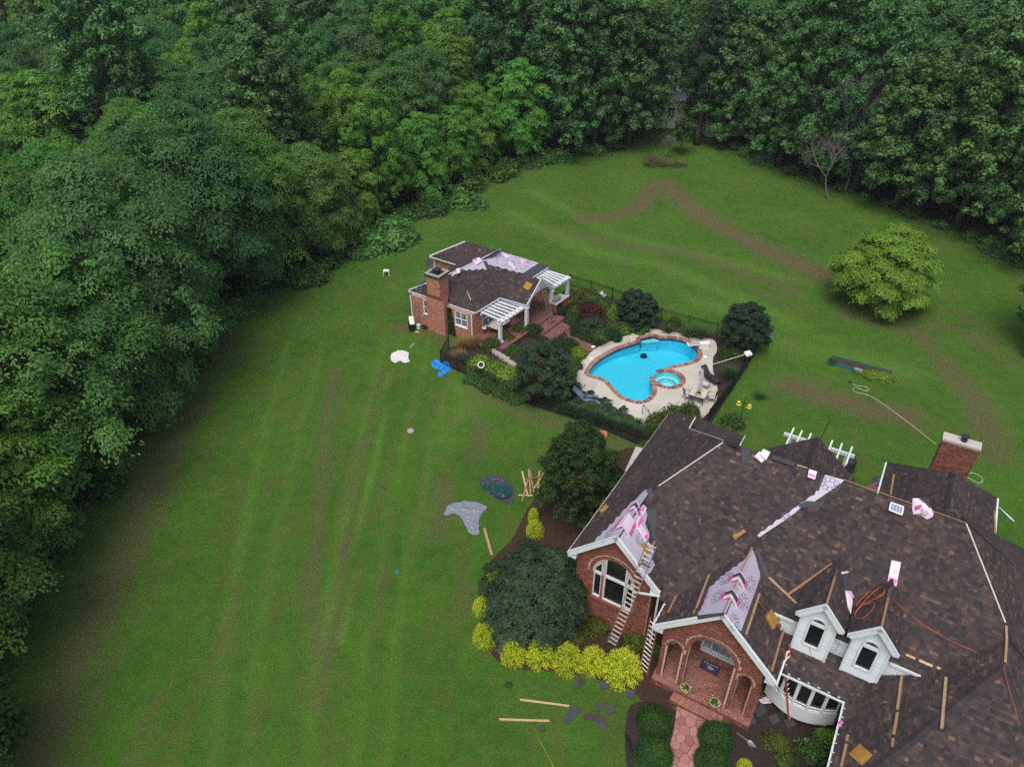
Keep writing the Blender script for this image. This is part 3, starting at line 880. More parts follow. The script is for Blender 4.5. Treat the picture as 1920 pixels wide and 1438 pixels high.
def place_singles(recs, parent, stuff_name, mat, limit=300):
    """the tabs that show largest become objects of their own, the others one mesh"""
    sc = []
    for r in recs:
        o, e, s, n, w, h, t, ex = r
        x, y, dz = proj(o)
        inside = -20 < x < 1940 and -20 < y < 1458
        vd = (CAMP - o); vd /= np.linalg.norm(vd)
        sc.append((w * ex / dz / dz * max(0, vd @ n)) if inside else 0)
    order = np.argsort(sc)[::-1]
    single = set(int(k) for k in order[:limit] if sc[k] > 0)
    protos = {}
    off = OFF[root_of(parent)]
    rest = MB()
    for i, r in enumerate(recs):
        o, e, s, n, w, h, t, ex = r
        if i not in single: tab_from(rest, r); continue
        key = (w, h, round(t * 8))
        if key not in protos:
            m = MB()
            a = [(-w / 2, 0), (w / 2, 0), (w / 2, ex + .012), (-w / 2, ex + .012)]
            m.hexa([(x, y, 0) for x, y in a] + [(a[0][0], 0, h), (a[1][0], 0, h), (a[2][0], ex + .012, .004), (a[3][0], ex + .012, .004)], round(t * 8) / 8, False)
            me = bpy.data.meshes.new('shingle'); me.from_pydata([tuple(v) for v in m.v], [], m.f)
            at = me.attributes.new('tint', 'FLOAT', 'FACE'); at.data.foreach_set('value', np.array(m.t, 'f'))
            me.materials.append(mat); protos[key] = me
        ob = bpy.data.objects.new('shingle', protos[key]); COL.objects.link(ob); ob.parent = parent
        mm = Matrix.Identity(4)
        for k in range(3): mm[k][0] = e[k]; mm[k][1] = s[k]; mm[k][2] = n[k]; mm[k][3] = o[k] - off[k]
        ob.matrix_basis = mm
    return stuff(rest.build(stuff_name, mat, parent))

BR_ALL = []
def bricks(P0, ex, ez, inside, L, Hh, nrm, rng, keep, bl=.212, bh=.072, mort=.016, dp=.012, t0=0.0):
    """running bond over a face: P0 origin, ex along, ez up; inside(x, z) says where masonry stands"""
    P0 = np.asarray(P0, float); row = 0; z = 0.0
    while z < Hh:
        x = -bl / 2 if row % 2 else 0.0
        while x < L:
            for (xa, xb) in ((x, x + bl - mort),):
                za, zb = z, z + bh - mort
                def ok(xa, xb): return xb - xa > .03 and all(inside(px, pz) for px in (xa, xb) for pz in (za, zb))
                xa2, xb2 = max(xa, 0), min(xb, L)
                if not ok(xa2, xb2):
                    m_ = (xa2 + xb2) / 2
                    if ok(xa2, m_): xb2 = m_
                    elif ok(m_, xb2): xa2 = m_
                    else: continue
                keep.append((P0 + ex * (xa2 + xb2) / 2 + ez * (za + zb) / 2, ex, ez, nrm, xb2 - xa2, zb - za, dp + rng.random() * .004, min(1, max(0, rng.gauss(.45 + t0, .22)))))
            x += bl
        z += bh; row += 1
def brick_hexa(mb, r, local=False):
    c, ex, ez, n, w, h, d, t = r
    if local: c, ex, ez, n = np.zeros(3), np.array([1., 0, 0]), np.array([0, 1., 0]), np.array([0, 0, 1.])
    a, b = ex * w / 2, ez * h / 2
    lo = [c - a - b, c + a - b, c + a + b, c - a + b]
    mb.hexa(lo + [p + n * d for p in lo], t, False)
def place_bricks(recs, parents, stuff_parents, mat, limit=300, name='brick'):
    sc = []
    for r in recs:
        c, ex, ez, n, w, h, d, t = r
        x, y, dz = proj(c); vd = CAMP - c; vd /= np.linalg.norm(vd)
        sc.append(w * h / dz / dz * max(0, vd @ n) if (0 < x < 1920 and 0 < y < 1438) else 0)
    order = np.argsort(sc)[::-1]
    single = set(int(k) for k in order[:limit] if sc[k] > 0)
    protos = {}; rest = {}
    for i, r in enumerate(recs):
        par = parents[i]
        if i not in single:
            brick_hexa(rest.setdefault(par, MB()), r); continue
        c, ex, ez, n, w, h, d, t = r
        key = (round(w, 2), round(h, 3), round(t * 7))
        if key not in protos:
            m = MB(); brick_hexa(m, (c, ex, ez, n, key[0], key[1], .014, key[2] / 7), True)
            me = bpy.data.meshes.new('brick'); me.from_pydata([tuple(v) for v in m.v], [], m.f)
            at = me.attributes.new('tint', 'FLOAT', 'FACE'); at.data.foreach_set('value', np.array(m.t, 'f'))
            me.materials.append(mat); protos[key] = me
        off = OFF[root_of(par)]
        ob = bpy.data.objects.new(name, protos[key]); COL.objects.link(ob); ob.parent = par
        mm = Matrix.Identity(4)
        for k in range(3): mm[k][0] = ex[k]; mm[k][1] = ez[k]; mm[k][2] = n[k]; mm[k][3] = c[k] - off[k]
        ob.matrix_basis = mm
    for par, m in rest.items(): stuff(m.build('bricks', mat, par))
def wall_mesh(mb, P0, ex, nrm, outer, holes, depth=.22, rev=None):
    """flat wall with openings: outline and openings in (x, z), reveals turned inwards"""
    P0 = np.asarray(P0, float)
    loops = [outer] + holes
    flat = [p for l in loops for p in l]
    V = [[Vector((p[0], p[1], 0)) for p in l] for l in loops]
    w3 = lambda p, d=0.0: P0 + ex * p[0] + ZZ * p[1] - nrm * d
    for a, b, c in tessellate_polygon(V):
        A, B, C = (np.array(w3(flat[k])) for k in (a, b, c))
        if np.cross(B - A, C - A) @ nrm < 0: b, c = c, b
        mb.face([w3(flat[k]) for k in (a, b, c)])
    for k, l in enumerate(loops):
        zb = min(p[1] for p in l)
        for i in range(len(l)):
            a, b = l[i - 1], l[i]
            tgt = mb if (k == 0 or rev is None) else rev
            if tgt is rev and abs(a[1] - zb) < .02 and abs(b[1] - zb) < .02: continue
            tgt.face([w3(a), w3(b), w3(b, depth), w3(a, depth)], random.uniform(.2, .55))
def arch_pts(x0, x1, z0, zs, rise, n=14):
    c = (x0 + x1) / 2; r = (x1 - x0) / 2
    return [(x0, z0), (x1, z0)] + [(c + r * cos(t), zs + rise * sin(t)) for t in np.linspace(0, pi, n)]
def ring_bricks(P0, ex, nrm, c, r, zs, rise, keep, rng, depth=.2, step=.078, grow=.0):
    L = pi * (r + rise) / 2; n = int(L / step)
    for k in range(n):
        t = (k + .5) * pi / n
        rad = np.array([cos(t) * (r + depth / 2 + grow), sin(t) * (rise + depth / 2 + grow)])
        nr = np.array([cos(t) / max(r, .01), sin(t) / max(rise, .01)]); nr /= np.linalg.norm(nr)
        tz = np.array([-nr[1], nr[0]])
        p = P0 + ex * (c + rad[0]) + ZZ * (zs + rad[1])
        keep.append((p, ex * nr[0] + ZZ * nr[1], ex * tz[0] + ZZ * tz[1], nrm, depth - .01, step * .8, .022, min(1, max(0, rng.gauss(.55, .2)))))

# ================================================================== LARGE HOUSE
rngh = random.Random(21)
HOUSE_LOC = tuple(W(-1, 26, 0))
house = thing('main_house', 'large brick house with sprawling brown shingled roof under repair', 'house', HOUSE_LOC)
Fp = Plane(-18.45, 0, 1); PLp = Plane(14.95, 1, 0); Rp = Plane(14.88, -1, 0); GRp = Plane(-.99, -1, 0)
PTL = Plane(9.19, 1, 0); PTR = Plane(4.31, -1, 0); LRp = Plane(3.35 - .55 * 22.2, 0, .55)
WLp = Plane(3.35 - .8 * 3.08, .8, 0); WFp = Plane(7.0 - .51 * 24.04, 0, .51); WRp = Plane(7 + .8 * 7.64, -.8, 0)
_q = PLp.px(1304, 782); bq = _q @ VB; zq = _q[2]
slope_b1 = (9.75 - zq) / (bq - 28.2)
B1p = Plane(9.75 + slope_b1 * 28.2, 0, -slope_b1)
BRp = Plane(9.75 + 1.2 * 28.2, 0, -1.2)
P1 = W(-5.2, 28.2, 9.75); BXp = plane3(W(-5.2, 28.2, 9.75), PLp.px(1292, 804), B1p.at(-5.25, bq)); P2 = W(5.13, 28.2, 9.75)
B2p = plane3(P2, Rp.px(1920, 1078), un(1876, 1007, 4.4))
RWL = Plane(6.8 - 4.95, 1, 0); RWR = Plane(6.8 + 4.95, -1, 0)
SLp = Plane(6.5 + 1.65, 1, 0); SRp = Plane(6.5 - 1.65, -1, 0)
def on(pl, *abs_): return [pl.at(a, b) for a, b in abs_]
faces = [
    (Fp, on(Fp, (-5.2, 28.2), (-7.97, 25.43), (-5.6, 23.06), (-5.5, 22.5), (-5.19, 22.45), (-2.44, 25.2), (-.84, 23.6), (5.33, 23.6), (7.64, 25.45), (7.64, 25.69), (5.13, 28.2))),
    (PLp, on(PLp, (-10.35, 22.4), (-7.97, 22.4), (-7.97, 25.43), (-5.2, 28.2)) + [PLp.px(1292, 804), PLp.px(1304, 782), PLp.px(1257, 771)]),
    (GRp, on(GRp, (-7.97, 22.4), (-5.59, 22.4), (-5.59, 23.05), (-7.97, 25.43))),
    (BXp, [P1, PLp.px(1292, 804), BXp.px(1304, 782), BXp.px(1397, 818), BXp.px(1388, 834)]),
    (BRp, on(BRp, (-5.2, 28.2), (5.13, 28.2), (5.13, 32.9), (-5.2, 32.9))),
    (PTL, on(PTL, (-5.19, 21.0), (-2.44, 21.0), (-2.44, 25.2), (-5.19, 22.45))),
    (PTR, on(PTR, (-2.44, 21.0), (.31, 21.0), (.31, 22.45), (-.84, 23.6), (-2.44, 25.2))),
    (LRp, on(LRp, (-.15, 22.2), (3.08, 22.2), (3.95, 23.64), (-.5, 23.64))),
    (WLp, on(WLp, (3.08, 16.9), (7.64, 24.04), (7.64, 25.45), (5.33, 23.6), (3.95, 23.6), (3.08, 22.2))),
    (WFp, on(WFp, (3.08, 16.9), (12.2, 16.9), (7.64, 24.04))),
    (WRp, on(WRp, (7.64, 24.04), (12.2, 16.9), (12.2, 25.45), (7.64, 25.45))),
    (Rp, [P2, Rp.at(7.88, 25.45), Rp.at(11, 25.45), Rp.px(1990, 1140), Rp.px(1920, 1078)]),
    (B2p, [B2p.px(1811, 978), B2p.px(1920, 1078), B2p.px(1990, 1142), B2p.px(1985, 1062), B2p.px(1876, 1007), B2p.px(1803, 966)]),
    (RWL, on(RWL, (2.16, 38.6), (2.16, 33), (4.95, 30), (4.95, 35.6))),
    (RWR, on(RWR, (4.95, 35.6), (4.95, 30), (7.75, 33.6), (7.75, 38.6))),
    (SLp, on(SLp, (-1.65, 35.4), (-4.1, 36.2), (-4.1, 30), (-1.65, 29))),
    (SRp, on(SRp, (-1.65, 35.4), (-1.65, 29), (.8, 30), (.8, 36.0))),
]
deck_mb = MB(); rest_mb = MB()
for pl, P in faces:
    shingle_face(rest_mb, P, pl.n, rngh, keep=SH_FULL, deck=deck_mb)
# rear hip of the rear wing
rw = plane3(W(4.95, 35.6, 6.8), W(2.16, 38.6, 4.0), W(7.75, 38.6, 4.0))
shingle_face(rest_mb, [W(4.95, 35.6, 6.8), W(2.16, 38.6, 4.0), W(7.75, 38.6, 4.0)], rw.n, rngh, deck=deck_mb)
DORM = []
for ac in (1.12, 3.22):
    dl = Plane(7.55 - 1.18 * ac, 1.18, 0); dr = Plane(7.55 + 1.18 * ac, -1.18, 0)
    DORM.append((ac, dl, dr))
def house_top(x, y):
    """the roof surface a line of sight meets first among the big slope and the facing dormer slopes"""
    best = Fp.px(x, y); n = Fp.n
    for ac, dl, dr in DORM:
        for pl, lo, hi in ((dl, ac - .97, ac), (dr, ac, ac + .97)):
            p = pl.px(x, y); a, b = p @ UA, p @ VB
            if lo <= a <= hi and 22.95 <= b and p[2] > b - 18.45 and np.linalg.norm(p - CAMP) < np.linalg.norm(best - CAMP): best, n = p, pl.n
    return best, n
roof = deck_mb.build('roof', M['decking'], house)
stuff(rest_mb.build('cut_shingles', M['shingle'], roof))
place_singles(SH_FULL, roof, 'shingles', M['shingle'])

# hip and ridge caps: single bent pieces
def caps(p, q, parent, nl, nr, w=.13, ex=.17, jitter=.0):
    p = np.asarray(p, float); q = np.asarray(q, float); L = np.linalg.norm(q - p); d = (q - p) / L
    nl = nl / np.linalg.norm(nl); nr = nr / np.linalg.norm(nr)
    l = np.cross(d, nl); l /= np.linalg.norm(l); r = np.cross(nr, d); r /= np.linalg.norm(r)
    if l[2] > 0: l = -l
    if r[2] > 0: r = -r
    up = (nl + nr); up /= np.linalg.norm(up)
    for k in range(int(L / ex)):
        a = p + d * k * ex; m = MB(); t = min(1, max(0, rngh.gauss(.22, .12)))
        b = a + d * (ex + .03)
        h0, h1 = .052, .034
        m.face([a + up * h0, a + r * w + nr * h0, b + r * w + nr * h1, b + up * h1], t)
        m.face([a + l * w + nl * h0, a + up * h0, b + up * h1, b + l * w + nl * h1], t)
        m.face([a + up * h0, a + l * w + nl * h0, a + l * w, a, a + r * w, a + r * w + nr * h0], t)
        m.face([a + r * w + nr * .0, b + r * w, b + r * w + nr * h1, a + r * w + nr * h0], t)
        m.face([a + l * w + nl * h0, b + l * w + nl * h1, b + l * w, a + l * w], t)
        m.build('ridge_cap', M['shingle'], parent)
caps(W(3.08, 16.9, 3.35), W(7.64, 24.04, 7.0), roof, WLp.n, WFp.n, .17, .2)
caps(W(12.2, 16.9, 3.35), W(7.64, 24.04, 7.0), roof, WRp.n, WFp.n, .17, .2)
caps(W(-1.65, 29.5, 6.5), W(-1.65, 35.4, 6.5), roof, SLp.n, SRp.n)
caps(W(4.95, 31, 6.8), W(4.95, 35.6, 6.8), roof, RWL.n, RWR.n)
# pale strips left open along hips and on the ridge
def strip(pts, w, mat, parent, name, up=ZZ, t=.5, lift=.035):
    m = MB()
    for a, b in zip(pts[:-1], pts[1:]): m.bar(np.asarray(a) + ZZ * lift, np.asarray(b) + ZZ * lift, w, .02, up, t)
    return m.build(name, mat, parent)
hipL0, hipL1 = np.array(P1), Fp.at(-7.97, 25.43)
strip([hipL0 + (hipL1 - hipL0) * .02, hipL0 + (hipL1 - hipL0) * .80], .055, M['cream'], roof, 'hip_strip')
strip([P2, Fp.at(7.45, 25.88)], .055, M['cream'], roof, 'hip_strip')
strip([Fp.at(7.5, 25.8), W(7.64, 25.4, 7.05), W(7.64, 24.2, 7.02)], .09, M['wood'], roof, 'ridge_board', lift=.05)
strip([Fp.px(1580, 900), P2], .06, M['wood'], roof, 'ridge_board', t=.2, lift=.05)
strip([Fp.px(1494, 873), Fp.px(1513, 879)], .07, M['wood'], roof, 'ridge_board', t=.8, lift=.05)
strip([Fp.px(1447, 858), Fp.px(1490, 872)], .3, M['starter'], roof, 'ridge_felt', lift=.04)
strip([W(-2.44, 21.0, 6.75), W(-2.44, 25.2, 6.75)], .09, M['wood'], roof, 'ridge_board', t=.25, lift=.06)
strip([PLp.px(1292, 804), B1p.at(-5.3, 28.35)], .04, M['cream'], roof, 'hip_strip')
strip([PLp.px(1292, 804), PLp.px(1304, 783)], .06, M['cream'], roof, 'hip_strip')

# gutters, rakes, downpipes
def gut(p, q, name='gutter', w=.09, h=.09, mat='white', drop=.07):
    part(name, house, M[mat], lambda m: m.bar(np.asarray(p) - ZZ * drop, np.asarray(q) - ZZ * drop, w, h))
gut(PLp.at(-10.4, 22.4), PLp.px(1257, 771) , mat='cream', w=.06)
gut(PTL.at(-5.24, 21.0), PTL.at(-5.24, 22.6))
gut(PTR.at(.36, 21.0), PTR.at(.36, 22.9)); gut(LRp.at(.4, 22.14), LRp.at(3.08, 22.14), w=.06)
gut(WLp.at(3.03, 22.2), WLp.at(3.03, 16.9), w=.08, mat='white')
gut(W(2.1, 38.6, 4.0), W(2.1, 33.4, 4.0)); gut(W(7.82, 38.6, 4.0), W(7.82, 35.2, 4.0)); gut(BXp.px(1397, 818), BXp.px(1388, 834), name='rake_trim', w=.05, drop=-.02); gut(BXp.px(1304, 782), BXp.px(1397, 818), mat='cream', w=.05)
for k in range(26):        # gutter brackets standing up along the open eaves
    pass
def bracket_row(p, q, n):
    for k in range(n):
        c = np.asarray(p) + (np.asarray(q) - p) * (k + .5) / n
        part('gutter_bracket', house, M['white'], lambda m: m.obox(c + ZZ * .03, UA * .05, VB * .015, ZZ * .02))
bracket_row(WLp.at(3.08, 22.0), WLp.at(3.08, 17.2), 11); bracket_row(LRp.at(.5, 22.2), LRp.at(3.0, 22.2), 6); bracket_row(PTL.at(-5.19, 21.1), PTL.at(-5.19, 22.5), 4)
def rake(apex, l, r, wid=.22, th=.05):
    for a, b in ((l, apex), (r, apex)):
        d = np.asarray(b) - a; d /= np.linalg.norm(d); nn = np.cross(VB, d); nn = nn if nn[2] > 0 else -nn
        part('rake_board', house, M['white'], lambda m: m.obox((np.asarray(a) + b) / 2 - nn * (wid / 2 + .0) - VB * .03, (np.asarray(b) - a) / 2, nn * wid / 2, VB * th / 2))
        part('rake_edge', house, M['white'], lambda m: m.obox((np.asarray(a) + b) / 2 + nn * .035 - VB * .0, (np.asarray(b) - a) / 2, nn * .012, VB * .07))
rake(W(-7.97, 22.4, 6.98), W(-10.38, 22.4, 4.57), W(-5.56, 22.4, 4.57))
rake(W(-2.44, 21.0, 6.75), W(-5.2, 21.0, 3.99), W(.32, 21.0, 3.99))
for s_, a0, b0, z0 in ((-1, -10.38, 22.4, 4.57), (1, -5.56, 22.4, 4.57), (-1, -5.2, 21.0, 3.99), (1, .32, 21.0, 3.99)):   # boxed eave returns
    part('eave_return', house, M['white'], lambda m: m.slab([tuple(W(a0, b0 + .01, 0)[:2]), tuple(W(a0 - s_ * .45, b0 + .01, 0)[:2]), tuple(W(a0 - s_ * .45, b0 + .24, 0)[:2]), tuple(W(a0, b0 + .24, 0)[:2])], z0 - .30, z0 - .06))
gut(W(-5.62, 22.58, 4.2), W(-5.62, 22.58, .3), 'downspout', .08, .08, drop=0)
gut(W(-5.5, 22.36, 4.42), W(-6.8, 22.3, 3.95), 'loose_downspout', .08, .08, drop=0)

# -------- walls
KB = []; KP = []
def addk(parent, fn):
    n0 = len(KB); fn(); KP.extend([parent] * (len(KB) - n0))
def brick_face(name, P0, ex, nrm, outer, holes, parent=house, depth=.22, rings=()):
    mb = MB(); rv = MB(); wall_mesh(mb, P0, ex, nrm, outer, holes, depth, rv)
    w = mb.build(name, M['mortar'], parent)
    if rv.f: rv.build('reveal', M['brick'], w)
    xs = [p[0] for p in outer]; zs = [p[1] for p in outer]
    x0, z0 = min(xs), min(zs)
    def ins(x, z):
        x += x0; z += z0
        if not inpoly(x, z, outer): return False
        for (c, r, zsp, rise, g) in rings:
            if z >= zsp - .02 and ((x - c) / (r + g)) ** 2 + ((z - zsp) / (rise + g)) ** 2 < 1: return False
        return not any(inpoly(x, z, h) for h in holes)
    def go():
        bricks(P0 + ex * x0 + ZZ * z0, ex, ZZ, ins, max(xs) - x0, max(zs) - z0, nrm, rngh, KB)
        for (c, r, zsp, rise, g) in rings: ring_bricks(P0, ex, nrm, c, r, zsp, rise, KB, rngh, depth=g - .01)
    addk(w, go)
    return w
NB = -VB
# front gable with three arched lights
gtop = lambda a: 3.75 + 1.32 * sqrt(max(0, 1 - ((a + 7.95) / 1.13) ** 2))
def light(a0, a1, z0, dz):
    return [(a0, z0), (a1, z0)] + [(a, gtop(a) - dz) for a in np.linspace(a1, a0, 9)]
GL = [light(-9.0, -8.58, 2.0, .28), light(-8.42, -7.32, 1.97, .0), light(-7.26, -6.88, 1.95, .34)]
gw = brick_face('gable_wall', W(0, 22.65, 0), UA, NB, [(-9.95, 0), (-5.98, 0), (-5.98, 4.7), (-7.97, 6.66), (-9.95, 4.7)], GL, rings=((-7.95, 1.13, 3.75, 1.32, .2),))
def window(parent, P0, ex, nrm, outline, bars, inset=.12, fr=.06, glass='glass', name='window'):
    """frame along the outline, glass set behind it, bars across"""
    m = MB()
    for i in range(len(outline)):
        a, b = outline[i - 1], outline[i]
        if hypot(a[0] - b[0], a[1] - b[1]) < 1e-4: continue
        A = P0 + ex * a[0] + ZZ * a[1] - nrm * (inset - .04); B = P0 + ex * b[0] + ZZ * b[1] - nrm * (inset - .04)
        m.bar(A, B, fr, .09, up=nrm)
    for a, b, w in bars:
        m.bar(P0 + ex * a[0] + ZZ * a[1] - nrm * (inset - .045), P0 + ex * b[0] + ZZ * b[1] - nrm * (inset - .045), w, .07, up=nrm)
    w = m.build(name, M['white'], parent)
    g = MB(); V = [Vector((p[0], p[1], 0)) for p in outline]
    for a, b, c in tessellate_polygon([V]):
        g.face([P0 + ex * outline[k][0] + ZZ * outline[k][1] - nrm * inset for k in (a, b, c)])
    gl = g.build('pane', M[glass], w)
    return w
for k, o in enumerate(GL):
    a0, a1 = o[0][0], o[1][0]
    window(house, W(0, 22.65, 0), UA, NB, o, [((a0, 3.7), (a1, 3.7), .16)], .10, .09)
part('window_sill', house, M['brick'], lambda m: m.obox(W(-7.95, 22.6, 1.9), UA * 1.15, VB * .1, ZZ * .05, .4))
brick_face('side_wall', W(-5.98, 22.65, 0), VB, UA, [(0, 0), (1.8, 0), (1.8, 4.5), (0, 4.5)], [])
brick_face('recessed_wall', W(-5.98, 24.2, 0), UA, NB, [(0, 0), (1.3, 0), (1.3, 4.4), (0, 4.4)], [])
brick_face('left_wall', W(-9.95, 34, 0), -VB, -UA, [(0, 0), (11.35, 0), (11.35, 4.7), (0, 4.7)], [])
# portico with three arches
PF = W(0, 21.25, 0)
A1 = arch_pts(-4.45, -3.78, .36, 2.75, .5); A2 = arch_pts(-3.46, -1.45, .36, 3.4, 1.02, 20); A3 = arch_pts(-1.14, -.56, .36, 2.75, .45)
pw = brick_face('portico_wall', PF, UA, NB, [(-4.75, .0), (-.23, .0), (-.23, 4.25), (-2.44, 6.42), (-4.75, 4.25)], [A1, A2, A3], depth=.32,
                rings=((-4.115, .335, 2.75, .5, .11), (-2.455, 1.005, 3.4, 1.02, .22), (-.85, .29, 2.75, .45, .11)))
brick_face('portico_side', W(-.23, 21.25, 0), VB, UA, [(0, 0), (1.9, 0), (1.9, 4.2), (0, 4.2)], [])
brick_face('portico_side', W(-4.75, 23.2, 0), -VB, -UA, [(0, 0), (1.95, 0), (1.95, 4.2), (0, 4.2)], [])
BKW = 23.62
DOOR = [(-3.3, .4), (-1.45, .4), (-1.45, 3.0), (-3.3, 3.0)]
brick_face('entrance_wall', W(0, BKW, 0), UA, NB, [(-4.75, .3), (-.23, .3), (-.23, 4.6), (-4.75, 4.6)], [DOOR], depth=.12)
window(house, W(0, BKW, 0), UA, NB, DOOR, [((-2.88, .4), (-2.88, 3.0), .07), ((-1.87, .4), (-1.87, 3.0), .07), ((-3.3, .62), (-1.45, .62), .05)], .08, .07, 'glass_pale', 'entrance_door')
part('porch_ceiling', house, M['white'], lambda m: m.slab([tuple(W(a, b, 0)[:2]) for a, b in ((-4.35, 21.6), (-.55, 21.6), (-.55, BKW), (-4.35, BKW))], 4.45, 4.5))
# porch floor of bricks on a platform, rowlock edge and one step
pf = part('porch_floor', house, M['mortar'], lambda m: m.slab([tuple(W(a, b, 0)[:2]) for a, b in ((-4.86, 20.92), (-.12, 20.92), (-.12, BKW), (-4.86, BKW))], 0, .34))
addk(pf, lambda: bricks(W(-4.86, 21.14, .34), UA, VB, lambda x, z: True, 4.74, 2.45, ZZ, rngh, KB, dp=.008, bl=.212))
addk(pf, lambda: bricks(W(-4.86, 20.92, .34), VB, UA, lambda x, z: True, .212, 4.74, ZZ, rngh, KB, dp=.014, bl=.213, bh=.078, t0=.1))
addk(pf, lambda: bricks(W(-4.86, 20.92, .0), UA, ZZ, lambda x, z: True, 4.74, .33, NB, rngh, KB))
addk(pf, lambda: bricks(W(-.12, 20.92, .0), VB, ZZ, lambda x, z: True, 2.0, .33, UA, rngh, KB))
st = part('entrance_step', house, M['mortar'], lambda m: m.slab([tuple(W(a, b, 0)[:2]) for a, b in ((-3.72, 20.38), (-1.25, 20.38), (-1.25, 20.9), (-3.72, 20.9))], 0, .17))
addk(st, lambda: bricks(W(-3.72, 20.38, .17), VB, UA, lambda x, z: True, .53, 2.47, ZZ, rngh, KB, bl=.265, bh=.078, t0=.1))
addk(st, lambda: bricks(W(-3.72, 20.38, .0), UA, ZZ, lambda x, z: True, 2.47, .16, NB, rngh, KB))
# right wing wall below its gutter
brick_face('wing_wall', W(3.35, 22.6, 0), -VB, -UA, [(0, 0), (5.6, 0), (5.6, 3.1), (0, 3.1)], [])
# rear walls (mostly hidden by the roof)
for nm, P0, ex, nn, L in (('rear_wall', W(5.0, 32.6, 0), -UA, VB, 15), ('rear_wing_wall', W(7.5, 38.3, 0), -UA, VB, 5.1), ('rear_wing_wall', W(7.5, 30, 0), VB, UA, 8.3), ('rear_wing_wall', W(2.4, 38.3, 0), -VB, -UA, 8.0), ('right_wall', W(11.9, 17.2, 0), VB, UA, 14)):
    part(nm, house, M['mortar'], lambda m: wall_mesh(m, P0, ex, nn, [(0, 0), (L, 0), (L, 3.9), (0, 3.9)], []))
part('wing_front_wall', house, M['mortar'], lambda m: wall_mesh(m, W(3.35, 17.0, 0), UA, NB, [(0, 0), (8.5, 0), (8.5, 3.2), (0, 3.2)], []))
part('upper_rear_wall', house, M['siding'], lambda m: wall_mesh(m, W(-5.4, bq - .25, 0), -UA, VB, [(0, 0), (2.6, 0), (2.6, zq - 1.1), (0, zq - 1.1)], []))
# -------- bow window
def bow():
    c0, c1 = (.05, 22.85), (3.05, 22.85)
    arc = [(x, 22.85 - .5 * (1 - ((x - 1.55) / 1.5) ** 2)) for x in np.linspace(.05, 3.05, 6)]
    b = part('bow_window', house, M['white'], lambda m: m.slab([tuple(W(*q, 0)[:2]) for q in [(x, 22.85 - .56 * (1 - ((x - 1.55) / 1.5) ** 2)) for x in np.linspace(.0, 3.1, 17)]] + [tuple(W(3.1, 22.9, 0)[:2]), tuple(W(.0, 22.9, 0)[:2])], .5, 1.38))
    for k in range(5):
        p, q = W(*arc[k], 0), W(*arc[k + 1], 0)
        d = q - p; L = np.linalg.norm(d); d /= L; nn = np.cross(d, ZZ)
        window(b, p, d, nn, [(.05, 1.42), (L - .05, 1.42), (L - .05, 2.9), (.05, 2.9)], [((.05, 1.62), (L - .05, 1.62), .025)], .05, .04)
        part('mullion', b, M['white'], lambda m: (m.obox(p + ZZ * 2.15, d * .05, nn * .05, ZZ * .76), m.obox(p + d * L / 2 + ZZ * 2.97, d * L / 2, nn * .05, ZZ * .08)))
    part('bow_head', b, M['white'], lambda m: m.slab([tuple(W(*q, 0)[:2]) for q in arc] + [tuple(W(3.05, 22.9, 0)[:2]), tuple(W(.05, 22.9, 0)[:2])], 3.06, 3.2))
    part('bow_back', b, M['dark'], lambda m: wall_mesh(m, W(0, 22.9, 0), UA, NB, [(0, .4), (3.2, .4), (3.2, 3.1), (0, 3.1)], []))
bow()
